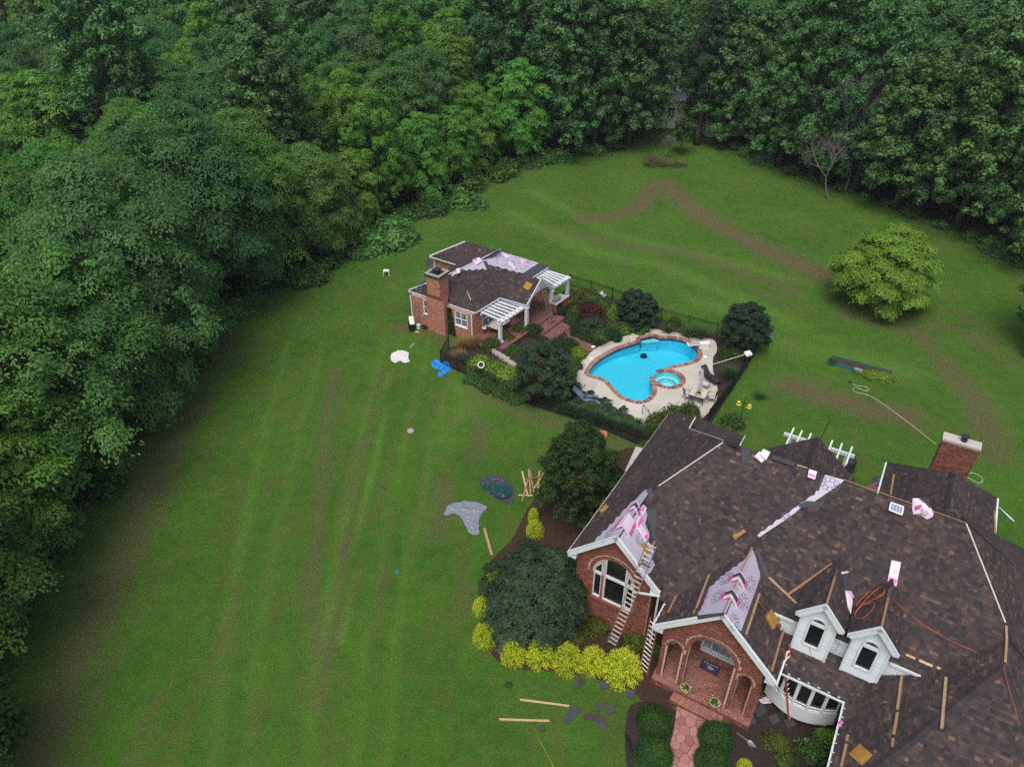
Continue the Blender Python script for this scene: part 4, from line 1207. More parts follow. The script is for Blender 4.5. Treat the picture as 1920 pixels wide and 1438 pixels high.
# -------- dormers: clapboards one by one
def dormer(ac, dl, dr):
    a0, a1 = ac - .735, ac + .735
    out = [(a0, 3.82), (a1, 3.82), (a1, 6.42), (ac, 7.32), (a0, 6.42)]
    rect = [(ac - .33, 4.5), (ac + .33, 4.5), (ac + .33, 5.92), (ac - .33, 5.92)]
    lun = [(ac - .33, 6.0), (ac + .33, 6.0)] + [(ac + .33 * cos(t), 6.0 + .33 * sin(t)) for t in np.linspace(0, pi, 9)][1:-1]
    mb = MB(); wall_mesh(mb, W(0, 23.2, 0), UA, NB, out, [rect, lun], .1)
    for s_, aa in ((-1, a0), (1, a1)):
        mb.face([W(aa, 23.2, 3.82), W(aa, 23.7, 4.1), W(aa, 24.87, 6.42), W(aa, 23.2, 6.42)])
    d = mb.build('dormer', M['white'], house)
    # boards
    z = 3.84
    while z < 7.3:
        zt = z + .118
        hw = .735 if zt < 6.42 else .735 * (7.32 - zt) / .9
        spans = [(ac - hw, ac + hw)]
        if z + .06 > 4.42 and z < 6.40:
            wx = .40 if z < 6.0 else max(.12, .42 * sqrt(max(.05, 1 - ((z - 5.98) / .44) ** 2)))
            spans = [(ac - hw, ac - wx), (ac + wx, ac + hw)]
        for x0, x1 in spans:
            if x1 - x0 > .04:
                part('siding_board', d, M['siding'], lambda m: m.hexa([W(x0, 23.198, z), W(x0, 23.178, z), W(x1, 23.178, z), W(x1, 23.198, z), W(x0, 23.198, zt - .006), W(x0, 23.19, zt - .006), W(x1, 23.19, zt - .006), W(x1, 23.198, zt - .006)], rngh.random(), True))
        z += .12
    for s_, aa in ((-1, a0), (1, a1)):
        z = 3.86
        while z < 6.3:
            be = 23.2 + (z - 3.82) * .62
            if z < 4.1: be = 23.2 + (z - 3.82) * 1.7
            if be > 23.25: part('siding_board', d, M['siding'], lambda m: m.obox(W(aa + s_ * .008, (23.2 + be) / 2, z + .055), VB * (be - 23.2) / 2, UA * .008, ZZ * .055, rngh.random()))
            z += .12
        part('corner_board', d, M['white'], lambda m: m.obox(W(aa - s_ * .03, 23.175, 5.1), UA * .045, VB * .022, ZZ * 1.28))
    window(d, W(0, 23.2, 0), UA, NB, rect, [], .03, .085)
    window(d, W(0, 23.2, 0), UA, NB, lun, [], .03, .07)
    apex = W(ac, 22.95, 7.55)
    for s_, pl in ((-1, dl), (1, dr)):
        e0 = W(ac + s_ * .97, 22.95, 6.405)
        dd = apex - e0; L = np.linalg.norm(dd); dd /= L; nn = np.cross(VB, dd); nn = nn if nn[2] > 0 else -nn
        part('rake_board', d, M['white'], lambda m: m.obox((apex + e0) / 2 - nn * .11 - VB * .02, dd * L / 2, nn * .10, VB * .03))
        part('rake_edge', d, M['white'], lambda m: m.obox((apex + e0) / 2 + nn * .02, dd * L / 2, nn * .012, VB * .06))
        m1, m2 = MB(), MB()
        P = [pl.at(ac, 22.95), pl.at(ac, 26.0), pl.at(ac + s_ * .97, 24.855), pl.at(ac + s_ * .97, 22.95)]
        shingle_face(m1, P, pl.n, rngh, deck=m2, thick=.1)
        m2.build('dormer_roof', M['decking'], d); stuff(m1.build('shingles', M['shingle'], d))
        part('soffit', d, M['white'], lambda m: m.obox(W(ac + s_ * .86, 23.9, 6.28), UA * .12, VB * .95, ZZ * .03))
    strip([W(ac, 23.0, 7.55), W(ac, 24.6, 7.55)], .09, M['wood'], d, 'ridge_board', t=.2, lift=.05)
    strip([W(ac, 24.6, 7.55), W(ac, 25.1, 7.55)], .12, M['starter'], d, 'ridge_felt', lift=.04)
for D in DORM: dormer(*D)
kw = part('knee_wall', house, M['white'], lambda m: wall_mesh(m, W(0, 23.66, 0), UA, NB, [(-1.0, 3.9), (3.9, 3.9), (5.3, 5.1), (5.3, 5.12), (-.9, 5.12)], []))
z = 4.08
while z < 5.05:
    for x0, x1 in ((-.75, .36), (1.88, 2.46), (3.97, 3.9 + max(0, z - 3.9) * 1.17)):
        if x1 - x0 > .05: part('siding_board', kw, M['siding'], lambda m: m.obox(W((x0 + x1) / 2, 23.645, z + .055), UA * (x1 - x0) / 2, VB * .012, ZZ * .054, rngh.random()))
    z += .12
for x0, x1 in ((-.84, .2), (2.02, 2.3), (4.15, 5.35)):
    part('eave_trim', house, M['white'], lambda m: m.obox(W((x0 + x1) / 2, 23.57, 5.08), UA * (x1 - x0) / 2, VB * .045, ZZ * .06))
# -------- chimney
def chimney():
    a0, a1, b0, b1, zt = 4.29, 6.08, 38.75, 39.35, 6.5
    c = part('chimney', house, M['mortar'], lambda m: m.slab([tuple(W(a, b, 0)[:2]) for a, b in ((a0, b0), (a1, b0), (a1, b1), (a0, b1))], 0, zt))
    for P0, ex, nn, L in ((W(a0, b0, 2.0), UA, NB, a1 - a0), (W(a0, b1, 2.0), -VB, -UA, b1 - b0), (W(a1, b0, 2.0), VB, UA, b1 - b0)):
        addk(c, lambda: bricks(P0, ex, ZZ, lambda x, z: True, L, zt - 2.0 - .34, nn, rngh, KB, t0=-.1))
        addk(c, lambda: bricks(P0 + ZZ * (zt - 2.3), ZZ, ex, lambda x, z: True, .21, L, nn, rngh, KB, bl=.21, bh=.075, dp=.035, t0=-.12))
    part('chimney_cap', c, M['concrete'], lambda m: m.slab([tuple(W(a, b, 0)[:2]) for a, b in ((a0 - .05, b0 - .05), (a1 + .05, b0 - .05), (a1 + .05, b1 + .05), (a0 - .05, b1 + .05))], zt + .002, zt + .12))
    part('flue', c, M['dark'], lambda m: (m.lathe(W(5.25, 39.05, zt + .12), [(.16, 0), (.16, .28), (.0, .28)], 12), m.lathe(W(5.25, 39.05, zt + .42), [(.21, 0), (.21, .06), (.0, .1)], 12)))
chimney()
place_bricks(KB, KP, None, M['brick'])

# -------- underlayment left open, with its cloud prints
def jag_poly(pl, pxs, jag=()):
    return [pl.px(x, y) for x, y in pxs]
def under(pl, pxs, t, doodles=(), bands=(), lift=.034):
    P = [pl.px(x, y) for x, y in pxs]; n = pl.n
    e, s, n = roof_frame(P, n); o = P[0]
    P2 = [((p - o) @ e, (p - o) @ s) for p in P]
    m = MB()
    w3 = lambda q, h=0.: o + e * q[0] + s * q[1] + n * h
    for T in tri_list(P2 if sum(P2[i - 1][0] * P2[i][1] - P2[i][0] * P2[i - 1][1] for i in range(len(P2))) > 0 else P2[::-1]): m.face([w3(q, lift) for q in T], t)
    for i in range(len(P2)): m.face([w3(P2[i - 1], .0), w3(P2[i], .0), w3(P2[i], lift), w3(P2[i - 1], lift)], t)
    u = m.build('underlayment', M['under'], roof)
    if doodles:
        m = MB()
        for x, y, r in doodles:
            c = pl.px(x, y) + n * (lift + .003)
            for k in range(9):
                a = 2 * pi * k / 9; cc = c + (e * cos(a) * 1.5 + s * sin(a)) * r * .62; q = r * .34
                for j in range(8):
                    b0, b1 = 2 * pi * j / 8, 2 * pi * (j + 1) / 8
                    f = lambda b, rr: cc + (e * cos(b) + s * sin(b)) * rr
                    m.face([f(b0, q - .012), f(b0, q + .012), f(b1, q + .012), f(b1, q - .012)])
        stuff(m.build('cloud_print', M['ink'], u))
    if bands:
        m = MB()
        for (x0, y0), (x1, y1), wd in bands:
            a = pl.px(x0, y0) + n * (lift + .004); b = pl.px(x1, y1) + n * (lift + .004); d = b - a; L = np.linalg.norm(d); d /= L; sd = np.cross(n, d) * wd / 2
            k = 0.0
            while k < L:
                l = min(.05 + rngh.random() * .16, L - k)
                for j in (-1, 1):
                    m.face([a + d * k + sd * (j * .5 - .32), a + d * (k + l) + sd * (j * .5 - .32), a + d * (k + l) + sd * (j * .5 + .32), a + d * k + sd * (j * .5 + .32)])
                k += l + .03
        stuff(m.build('pink_print', M['pinkprint'], u))
    return u
under(PLp, [(1158, 1008), (1116, 1016), (1121, 1006), (1126, 1005), (1131, 996), (1138, 994), (1144, 984), (1151, 981), (1156, 971), (1163, 968), (1168, 958), (1176, 953), (1183, 943), (1192, 938), (1201, 928), (1212, 918), (1216, 924)], .45, doodles=[(1144, 1000, .3), (1168, 975, .28)])
under(GRp, [(1160, 1010), (1184, 972), (1208, 946), (1213, 965), (1209, 982), (1217, 1002), (1214, 1014), (1224, 1028), (1226, 1038), (1220, 1046), (1227, 1058), (1219, 1073), (1205, 1082), (1190, 1058)], .5, doodles=[(1200, 1010, .3), (1216, 1048, .34)])
under(PTL, [(1359, 1153), (1309, 1161), (1310, 1148), (1314, 1146), (1316, 1138), (1321, 1135), (1322, 1125), (1327, 1122), (1329, 1110), (1334, 1099), (1340, 1096), (1343, 1090), (1349, 1088), (1352, 1081), (1359, 1079), (1363, 1073), (1371, 1070), (1375, 1064), (1382, 1062), (1387, 1056), (1395, 1052), (1400, 1045), (1410, 1033), (1412, 1032)], .4, doodles=[(1362, 1085, .34), (1346, 1119, .34)], bands=[((1334, 1100), (1316, 1150), .22), ((1392, 1060), (1372, 1112), .14)])
under(PTR, [(1361, 1154), (1384, 1094), (1402, 1050), (1412, 1031), (1418, 1046), (1420, 1062), (1424, 1068), (1424, 1082), (1421, 1096), (1416, 1112), (1408, 1136), (1396, 1164), (1388, 1183), (1376, 1172)], .45, doodles=[(1406, 1095, .34), (1393, 1128, .34), (1375, 1166, .3)], bands=[((1418, 1085), (1394, 1158), .22)])
under(Fp, [(1547, 890), (1584, 900), (1566, 914), (1536, 934), (1516, 948), (1502, 951), (1490, 962), (1470, 976), (1446, 992), (1424, 1007), (1420, 1004), (1427, 996), (1434, 994), (1441, 986), (1448, 984), (1455, 975), (1463, 973), (1470, 965), (1478, 962), (1486, 954), (1494, 950), (1502, 942), (1510, 939), (1518, 931), (1527, 928), (1531, 918), (1537, 916), (1540, 904)], .55, doodles=[(1556, 908, .34), (1474, 968, .18)])
def felt(pl, pxs, name='starter_strip', mat='starter', lift=.036):
    P = [pl.px(x, y) for x, y in pxs]; n = pl.n; m = MB()
    e, s, n = roof_frame(P, n); o = P[0]; P2 = [((p - o) @ e, (p - o) @ s) for p in P]
    if sum(P2[i - 1][0] * P2[i][1] - P2[i][0] * P2[i - 1][1] for i in range(len(P2))) < 0: P2 = P2[::-1]
    w3 = lambda q, h=0.: o + e * q[0] + s * q[1] + n * h
    for T in tri_list(P2): m.face([w3(q, lift) for q in T])
    for i in range(len(P2)): m.face([w3(P2[i - 1], 0), w3(P2[i], 0), w3(P2[i], lift), w3(P2[i - 1], lift)])
    return m.build(name, M[mat], roof)
felt(Fp, [(1214, 955), (1231, 953), (1232, 974), (1228, 984), (1225, 985), (1217, 985)])
felt(Fp, [(1220, 986), (1226, 986), (1229, 1005), (1236, 1013), (1231, 1018), (1224, 1008)])
felt(Fp, [(1389, 838), (1404, 840), (1405, 869), (1392, 870)], lift=.05)
felt(Fp, [(1499, 944), (1512, 939), (1546, 941), (1541, 951), (1497, 951)], lift=.05)
felt(Fp, [(1212, 919), (1222, 915), (1225, 938), (1218, 935)])
felt(PTL, [(1309, 1161), (1359, 1153), (1360, 1149), (1308, 1155)], lift=.055)
felt(PTR, [(1388, 1184), (1424, 1083), (1427, 1086), (1392, 1188)], lift=.05)
felt(Fp, [(1420, 1035), (1424, 1033), (1446, 1083), (1439, 1086), (1428, 1068)], lift=.05)
felt(PTL, [(1281, 1105), (1312, 1097), (1311, 1105), (1278, 1109)], lift=.04)
felt(Fp, [(1547, 891), (1541, 905), (1535, 921), (1530, 919), (1540, 893)], lift=.045)
# attic vent with its solar panel
v = [Fp.px(*p) for p in ((1664, 957), (1692, 968), (1696, 950), (1668, 940))]
vt = MB(); vt.hexa([p + Fp.n * .02 for p in v] + [p + Fp.n * .16 for p in v]); vt = vt.build('attic_vent', M['dark'], house)
cv = sum(v) / 4
part('solar_panel', vt, M['solar'], lambda m: m.hexa([cv + (p - cv) * .80 + Fp.n * .165 for p in v] + [cv + (p - cv) * .80 + Fp.n * .20 for p in v]))
m = MB()
for i in range(4): m.bar(cv + (v[i - 1] - cv) * .83 + Fp.n * .19, cv + (v[i] - cv) * .83 + Fp.n * .19, .05, .04, Fp.n)
for k in (.25, .5, .75):
    m.bar(cv + ((v[0] * (1 - k) + v[1] * k) - cv) * .8 + Fp.n * .201, cv + ((v[3] * (1 - k) + v[2] * k) - cv) * .8 + Fp.n * .201, .012, .01, Fp.n)
m.build('panel_frame', M['white'], vt)
# ================================================================== POOL HOUSE
ZE = 2.75
qA, qB, qC = un(766, 544.6, ZE), un(891.5, 586, ZE), un(1029, 500, ZE)
qR0, qR1 = un(860, 507, 4.9), un(938, 469, 4.9)
qD = qA + (qC - qB)
dS = (qC - qB) / np.linalg.norm(qC - qB); nS = np.cross(dS, ZZ)          # along the poolside eave, and outwards
ph = thing('pool_house', 'small brick pool house with chimney, two white pergolas and partly stripped roof', 'pool house', (-3, 55, 0))
S1 = plane3(qB, qC, qR0 * .5 + qR1 * .5 + 0 * ZZ)
HP = plane3(qA, qB, qR0); BK = plane3(qA, qD, (qR0 + qR1) / 2); FH = plane3(qC, qD, qR1)
gL = un(988, 572.3, ZE); gI = un(938, 557.7, ZE); half = 2.0
gR = gL + dS * 4.0; gA = gL + dS * 2.0 + ZZ * 1.55
inw = (gI - gL); inw /= np.linalg.norm(inw)
gI2 = gI + dS * 4.0
# where the porch ridge runs into the main slope
den = S1.n @ inw; vP = gA + inw * (((S1.p0 - gA) @ S1.n) / den)
PGL = plane3(gL, gI, gA); PGR = plane3(gR, gI2, gA)
rt0, rt1, rs0, rs1 = un(872, 453.4, 4.2), un(936, 470, 4.2), un(805.5, 480.5, ZE), un(866, 499, ZE)
RWp = plane3(rs0, rs1, (rt0 + rt1) / 2)
rback = rt0 + (rt0 - rs0) * 1.0 - ZZ * 1.45 * 2
rb1 = rt1 + (rback - rt0)
RBp = plane3(rt0, rt1, rback)
dmb, smb = MB(), MB()
rngp = random.Random(31)
for pl, P in ((S1, [qB, gI, vP, gI2, qC, qR1, qR0]), (HP, [qA, qB, qR0]), (BK, [qA, qR0, qR1, qD]), (FH, [qC, qD, qR1]), (PGL, [gL, gA, vP, gI]), (PGR, [gA, gR, gI2, vP]),
              (RWp, [rs0, rs1, rt1, rt0]), (RBp, [rt0, rt1, rb1, rback])):
    P = [pl.px(*proj(p)[:2]) for p in P]
    shingle_face(smb, P, pl.n, rngp, deck=dmb, thick=.14)
proof = dmb.build('roof', M['decking'], ph)
stuff(smb.build('shingles', M['shingle'], proof))
def pbar(name, p, q, w, h, mat='white', parent=None, lift=0.0):
    return part(name, parent or ph, M[mat], lambda m: m.bar(np.asarray(p) + ZZ * lift, np.asarray(q) + ZZ * lift, w, h))
for p, q in ((qA, qB), (qB, gI), (gI2, qC), (rs0, rs1)): pbar('gutter', p, q, .10, .10, lift=-.06)
pbar('rake_trim', qA, qR0, .12, .05, lift=.02); pbar('rake_trim', rs0, rt0, .16, .06, lift=.02); pbar('hip_strip', qR0, qR0 + (qB - qR0) * .42, .05, .03, 'cream', proof, .05); pbar('hip_strip', qR0 + (qB - qR0) * .5, qR0 + (qB - qR0) * .73, .05, .03, 'cream', proof, .05)
pbar('gutter', gI, gL, .08, .08, lift=-.05)
wA = np.array([-8.6, 55.05, 0]); wB = np.array([-3.25, 51.6, 0]); dW = (wB - wA) / np.linalg.norm(wB - wA); nW = np.cross(dW, ZZ)
KB2 = []; KP2 = []
def pface(name, P0, ex, nn, outer, holes, depth=.12):
    mb = MB(); wall_mesh(mb, P0, ex, nn, outer, holes, depth); w = mb.build(name, M['mortar'], ph)
    x0, z0 = min(p[0] for p in outer), min(p[1] for p in outer)
    n0 = len(KB2)
    bricks(P0 + ex * x0 + ZZ * z0, ex, ZZ, lambda x, z: inpoly(x + x0, z + z0, outer) and not any(inpoly(x + x0, z + z0, h) for h in holes), max(p[0] for p in outer) - x0, max(p[1] for p in outer) - z0, nn, rngp, KB2, t0=.42)
    KP2.extend([w] * (len(KB2) - n0)); return w
LW = float(np.linalg.norm(wB - wA))
rect = lambda a, b, c, d: [(a, c), (b, c), (b, d), (a, d)]
W1, W2 = rect(1.28, 2.05, 1.2, 2.46), rect(4.62, 5.82, 1.16, 2.44)
pface('wall', wA, dW, nW, rect(0, LW, 0, 2.62), [W1, W2])
def sash(P0, ex, nn, r, double=False):
    (a, c), (b, _), (_, d) = r[0], r[1], r[2]
    bars = [((a, (c + d) / 2), (b, (c + d) / 2), .06)]
    if double: bars.append((((a + b) / 2, c), ((a + b) / 2, d), .1))
    w = window(ph, P0, ex, nn, r, bars, .07, .1, 'glass_blue')
    m = MB(); n = 6 if double else 3
    for k in range(1, n):
        x = a + (b - a) * k / n
        m.bar(P0 + ex * x + ZZ * c - nn * .055, P0 + ex * x + ZZ * d - nn * .055, .018, .015, nn)
    for k in (1, 3):
        z = c + (d - c) * k / 4
        m.bar(P0 + ex * a + ZZ * z - nn * .055, P0 + ex * b + ZZ * z - nn * .055, .018, .015, nn)
    m.build('glazing_bars', M['white'], w)
    part('sill', w, M['white'], lambda m: m.obox(P0 + ex * (a + b) / 2 + ZZ * (c - .06) + nn * .03, ex * ((b - a) / 2 + .08), nn * .06, ZZ * .03))
sash(wA, dW, nW, W1); sash(wA, dW, nW, W2, True)
W3 = rect(1.3, 2.9, .75, 2.3)
pface('wall', wB, dS, nS, rect(0, 10.2, 0, 2.62), [W3]); sash(wB, dS, nS, W3, True)
dL = (qA - qD) / np.linalg.norm(qA - qD)
pface('wall', wA + (qD - qA), dL, -nS, rect(0, 10.5, 0, 2.62), [])
rw0 = rs0 * 1.0; rw0[2] = 0; rw1 = rs1 + (rs1 - rs0) * .6; rw1[2] = 0; dr_ = (rw1 - rw0) / np.linalg.norm(rw1 - rw0); nr_ = np.cross(dr_, ZZ)
pface('rear_wing_wall', rw0 - nr_ * .3 + dr_ * .3, dr_, nr_, rect(0, 4.5, 0, 2.62), [])
# chimney: broad base, shouldered, narrower stack
def pchim():
    s0, s1, dpt = 2.0, 3.82, .6
    base = wA + dW * (s0 + s1) / 2 + nW * (dpt / 2 - .1)
    c = part('chimney', ph, M['mortar'], lambda m: m.obox(base + ZZ * 1.62, dW * (s1 - s0) / 2, nW * dpt / 2, ZZ * 1.62))
    top = base - nW * .25; sw, sd = .64, .62
    m = MB(); lo = [base + dW * a * (s1 - s0) / 2 + nW * b * dpt / 2 + ZZ * 3.24 for a, b in ((-1, 1), (1, 1), (1, -1.3), (-1, -1.3))]
    hi = [top + dW * a * sw + nW * b * sd + ZZ * 3.62 for a, b in ((-1, 1), (1, 1), (1, -1), (-1, -1))]
    m.hexa(lo + hi, .6); sh = m.build('shoulder', M['brick'], c)
    st_ = part('stack', c, M['mortar'], lambda m: m.obox(top + ZZ * 4.45, dW * sw, nW * sd, ZZ * .85))
    zt = 5.3
    def fc(P0, ex, nn, L, h, par):
        n0 = len(KB2); bricks(P0, ex, ZZ, lambda x, z: True, L, h, nn, rngp, KB2, t0=.4); KP2.extend([par] * (len(KB2) - n0))
    fc(base - dW * (s1 - s0) / 2 + nW * dpt / 2, dW, nW, s1 - s0, 3.2, c); fc(base + dW * (s1 - s0) / 2 + nW * dpt / 2, -nW, dW, dpt, 3.2, c); fc(base - dW * (s1 - s0) / 2 - nW * dpt / 2, nW, -dW, dpt, 3.2, c)
    fc(top - dW * sw + nW * sd + ZZ * 3.62, dW, nW, 2 * sw, zt - 3.66, st_); fc(top + dW * sw + nW * sd + ZZ * 3.62, -nW, dW, 2 * sd, zt - 3.66, st_); fc(top - dW * sw - nW * sd + ZZ * 3.62, nW, -dW, 2 * sd, zt - 3.66, st_)
    part('cap_slab', c, M['dark'], lambda m: m.obox(top + ZZ * (zt + .07), dW * (sw + .12), nW * (sd + .12), ZZ * .07))
    m = MB()
    for a, b, ea, eb in ((0, 1, sw + .1, .1), (0, -1, sw + .1, .1), (1, 0, .1, sd - .12), (-1, 0, .1, sd - .12)):
        m.obox(top + dW * a * (sw - .0) + nW * b * (sd - .0) + ZZ * (zt + .18), dW * ea, nW * eb, ZZ * .05)
    m.build('cap_edge', M['stone'], c)
    part('flue', c, M['dark'], lambda m: (m.obox(top + ZZ * (zt + .26), dW * .2, nW * .2, ZZ * .13), m.obox(top + ZZ * (zt + .46), dW * .28, nW * .28, ZZ * .05)))
pchim()
place_bricks(KB2, KP2, None, M['brick_orange'], limit=0)
for p, z0, z1 in ((wA + nW * .12 - dW * .02, 0.05, 2.6), (wB + nW * .10 - dW * .02, .05, 2.6), (rw0 - nr_ * .25 + dr_ * .3, .0, 2.6)):
    part('downspout', ph, M['white'], lambda m: m.bar(p + ZZ * z0, p + ZZ * z1, .09, .09))
# white porch gable with its arch
part('porch_gable', ph, M['white'], lambda m: wall_mesh(m, gL - ZZ * ZE, dS, nS, [(0, ZE - .35), (.35, ZE - .35)] + [(2 - 1.65 * cos(t), ZE - .35 + 1.0 * sin(t)) for t in np.linspace(0.02, pi - .02, 11)] + [(3.65, ZE - .35), (4, ZE - .35), (4, ZE), (2, ZE + 1.5), (0, ZE)], [], .12))
pbar('rake_board', gL, gA, .06, .22, lift=-.06); pbar('rake_board', gR, gA, .06, .22, lift=-.06)
PZ = .45
def column(p, top, w=.13):
    p = np.asarray(p, float)
    part('column', ph, M['white'], lambda m: (m.box(p[:2], (w, w), PZ, top, rot=atan2(dS[1], dS[0])), m.box(p[:2], (w + .06, w + .06), PZ, PZ + .14, rot=atan2(dS[1], dS[0])), m.box(p[:2], (w + .05, w + .05), top - .1, top, rot=atan2(dS[1], dS[0]))))
column(gL + dS * .15 - nS * .12, ZE - .3); column(gR - dS * .15 - nS * .12, ZE - .3)
def pergola(i0, i1, o0, o1, n, z=2.42):
    i0, i1, o0, o1 = (un(*p, z) for p in (i0, i1, o0, o1))
    for k in range(n):
        t = (k + .5) / n if n > 1 else 0
        a = i0 + (i1 - i0) * t; b = o0 + (o1 - o0) * t
        pbar('rafter', a, b + (b - a) / np.linalg.norm(b - a) * .12, .17, .10, lift=.06)
    m = (o0 - i0) / np.linalg.norm(o0 - i0)
    pbar('beam', o0 - m * .1, o1 - m * .1, .09, .2, lift=-.09); pbar('beam', o0 - m * .38, o1 - m * .38, .09, .2, lift=-.09); pbar('ledger', i0 + m * .1, i1 + m * .1, .06, .18, lift=-.09)
    mm = MB()
    for k in range(1, 7):
        c = o0 + (o1 - o0) * k / 7 - m * .24; mm.obox(c - ZZ * .05, m * .12, np.cross(m, ZZ) * .07, ZZ * .07)
    mm.build('spacer_block', M['white'], ph)
    return o0, o1, m
o0, o1, m_ = pergola((899, 588), (940, 560), (940, 606), (987, 575), 7)
column(o0 - m_ * .24 + (o1 - o0) * .04, 2.3); 
o0, o1, m_ = pergola((1000, 519), (1025, 507), (1034, 543), (1070, 520), 6)
column(o1 - m_ * .24 - (o1 - o0) * .06, 2.3)
# raised patio of brick, with steps
def pw(s, n, z=0.0): return wB + dS * s + nS * n + ZZ * z
def paved(name, s0, s1, n0, n1, z, zb=0.0):
    o = part(name, ph, M['patio_brick'], lambda m: m.slab([tuple(pw(s, n)[:2]) for s, n in ((s0, n0), (s1, n0), (s1, n1), (s0, n1))], zb, z - .012, .1))
    KB = []; bricks(pw(s0, n0, z - .012), dS, nS, lambda x, y: True, s1 - s0, n1 - n0, ZZ, rngp, KB, bl=.22, bh=.11, dp=.012)
    m = MB()
    for r in KB: brick_hexa(m, r)
    stuff(m.build('paving_bricks', M['patio_brick'], o)); return o
paved('patio', .02, 10.2, .02, 3.15, PZ); paved('step', 4.0, 7.6, 3.16, 4.2, .30); paved('step', 4.0, 7.6, 4.21, 5.3, .15)
walk = thing('brick_path', 'short red brick path between the dark hedges and the pool deck', 'path', tuple(g2(1090, 650)) + (0,))
WK = [g2(*p) for p in ((1052, 612), (1080, 600), (1100, 642), (1128, 655), (1105, 672), (1078, 652))]
m = MB(); m.slab(WK, 0, .045, .2); wk = m.build('path_base', M['patio_brick'], walk)
KB = []; xs = [p[0] for p in WK]; ys = [p[1] for p in WK]
bricks((min(xs), min(ys), .045), np.array([1., 0, 0]), np.array([0, 1., 0]), lambda x, y: inpoly(x + min(xs), y + min(ys), WK), max(xs) - min(xs), max(ys) - min(ys), ZZ, rngp, KB, bl=.22, bh=.11)
m = MB()
for r in KB: brick_hexa(m, r)
stuff(m.build('paving_bricks', M['patio_brick'], walk))
del walk['category']; del walk['label']; walk['kind'] = 'structure'
# stripped part of the roof
def under2(pl, pxs, mat='under', name='underlayment', lift=.04, t=.5):
    P = [pl.px(x, y) for x, y in pxs]; m = MB(); e, s, n = roof_frame(P, pl.n); o = P[0]; P2 = [((p - o) @ e, (p - o) @ s) for p in P]
    if sum(P2[i - 1][0] * P2[i][1] - P2[i][0] * P2[i - 1][1] for i in range(len(P2))) < 0: P2 = P2[::-1]
    w3 = lambda q, h=0.: o + e * q[0] + s * q[1] + n * h
    for T in tri_list(P2): m.face([w3(q, lift) for q in T], t)
    for i in range(len(P2)): m.face([w3(P2[i - 1], 0), w3(P2[i], 0), w3(P2[i], lift), w3(P2[i - 1], lift)], t)
    return m.build(name, M[mat], proof)
u1 = under2(S1, [(866, 505), (905, 486), (938, 470), (1010, 494), (980, 513), (974, 511), (969, 512), (962, 508), (955, 509), (949, 504), (941, 505), (934, 500), (927, 501), (920, 497), (914, 497), (911, 507), (904, 504), (899, 507), (893, 505), (886, 508), (880, 505), (874, 508)])
m = MB()
for k in range(260):
    x, y = rngp.uniform(900, 1005), rngp.uniform(472, 512)
    if not (y > 470 + (x - 938) * .34 and y < 505 - (x - 980) * -.1 and y > 486 - (x - 905) * .5): continue
    c = S1.px(x, y) + S1.n * .044; a = rngp.random() * 6.28; r = .04 + rngp.random() * .09; e, s, n = roof_frame([c, c + UA, c + VB], S1.n)
    d = e * cos(a) + s * sin(a); q = np.cross(n, d)
    m.face([c - d * r - q * .02, c + d * r - q * .02, c + d * r + q * .02, c - d * r + q * .02])
stuff(m.build('print_marks', M['ink'], u1))
under2(S1, [(1010, 494), (1029, 500), (993, 522), (980, 513)], 'starter', 'starter_strip', .05)
under2(S1, [(905, 489), (911, 490), (919, 504), (913, 508)], 'starter', 'starter_strip', .055)
under2(PGL, [(984, 515), (994, 522), (996, 526), (988, 523)], 'starter', 'starter_strip', .05)
under2(HP, [(864, 507), (868, 505.5), (858, 512), (851, 517), (846, 519), (849, 513)], 'under', 'underlayment', .05)
pbar('ridge_strip', qR0, qR1, .16, .03, 'under', proof, .06)
# ivy on the chimney side: a creeper of its own comes with the plants

# ================================================================== LADDERS
def ladder(p0, pc, upto_y, width, rail_m, rung_m, label, side, feet=None, group='ladders leaning on the two houses'):
    p0 = np.asarray(p0, float); pc = np.asarray(pc, float)
    t = 1.0
    while proj(p0 + (pc - p0) * t)[1] > upto_y and t < 2.2: t += .01
    p1 = p0 + (pc - p0) * t
    d = p1 - p0; L = np.linalg.norm(d); d /= L
    sd = np.asarray(side, float); sd = sd - d * (sd @ d); sd /= np.linalg.norm(sd); nn = np.cross(sd, d)
    o = thing('ladder', label, 'ladder', tuple(p0), group)
    for s in (-1, 1):
        part('rail', o, M[rail_m], lambda m: m.obox((p0 + p1) / 2 + sd * s * width / 2, d * L / 2, sd * .016, nn * .038))
        part('foot', o, M['black'], lambda m: m.obox(p0 + sd * s * width / 2 + d * .03, sd * .03, d * .05, nn * .05))
    k = .3
    while k < L - .08:
        c = p0 + d * k
        part('rung', o, M[rung_m], lambda m: m.obox(c, sd * width / 2, d * .017, nn * .022)); k += .305
    return o, d, sd, nn
ladder(un(776, 613, 0), un(785.5, 548, 2.85), 503, .44, 'alu', 'alu', 'aluminium extension ladder leaning on the left eave corner of the pool house', dW)
ladder(un(1037, 607, .3), un(1020, 545, 3.3), 521, .44, 'alu', 'alu', 'aluminium ladder standing on the brick steps against the white porch gable', dS)
l3 = ladder(un(1145, 1212, 0), W(-6.55, 22.36, 5.62), 1020, .46, 'alu', 'cream', 'tall aluminium ladder in front of the arched gable window', UA)
o, d, sd, nn = l3
part('standoff', o, M['black'], lambda m: m.bar(W(-6.4, 22.3, 6.1) - sd * .2, W(-6.4, 22.3, 6.1) + sd * .25, .04, .04))
part('foot_plate', o, M['alu'], lambda m: m.obox(un(1149, 1198, .28), sd * .24, d * .3, nn * .02))
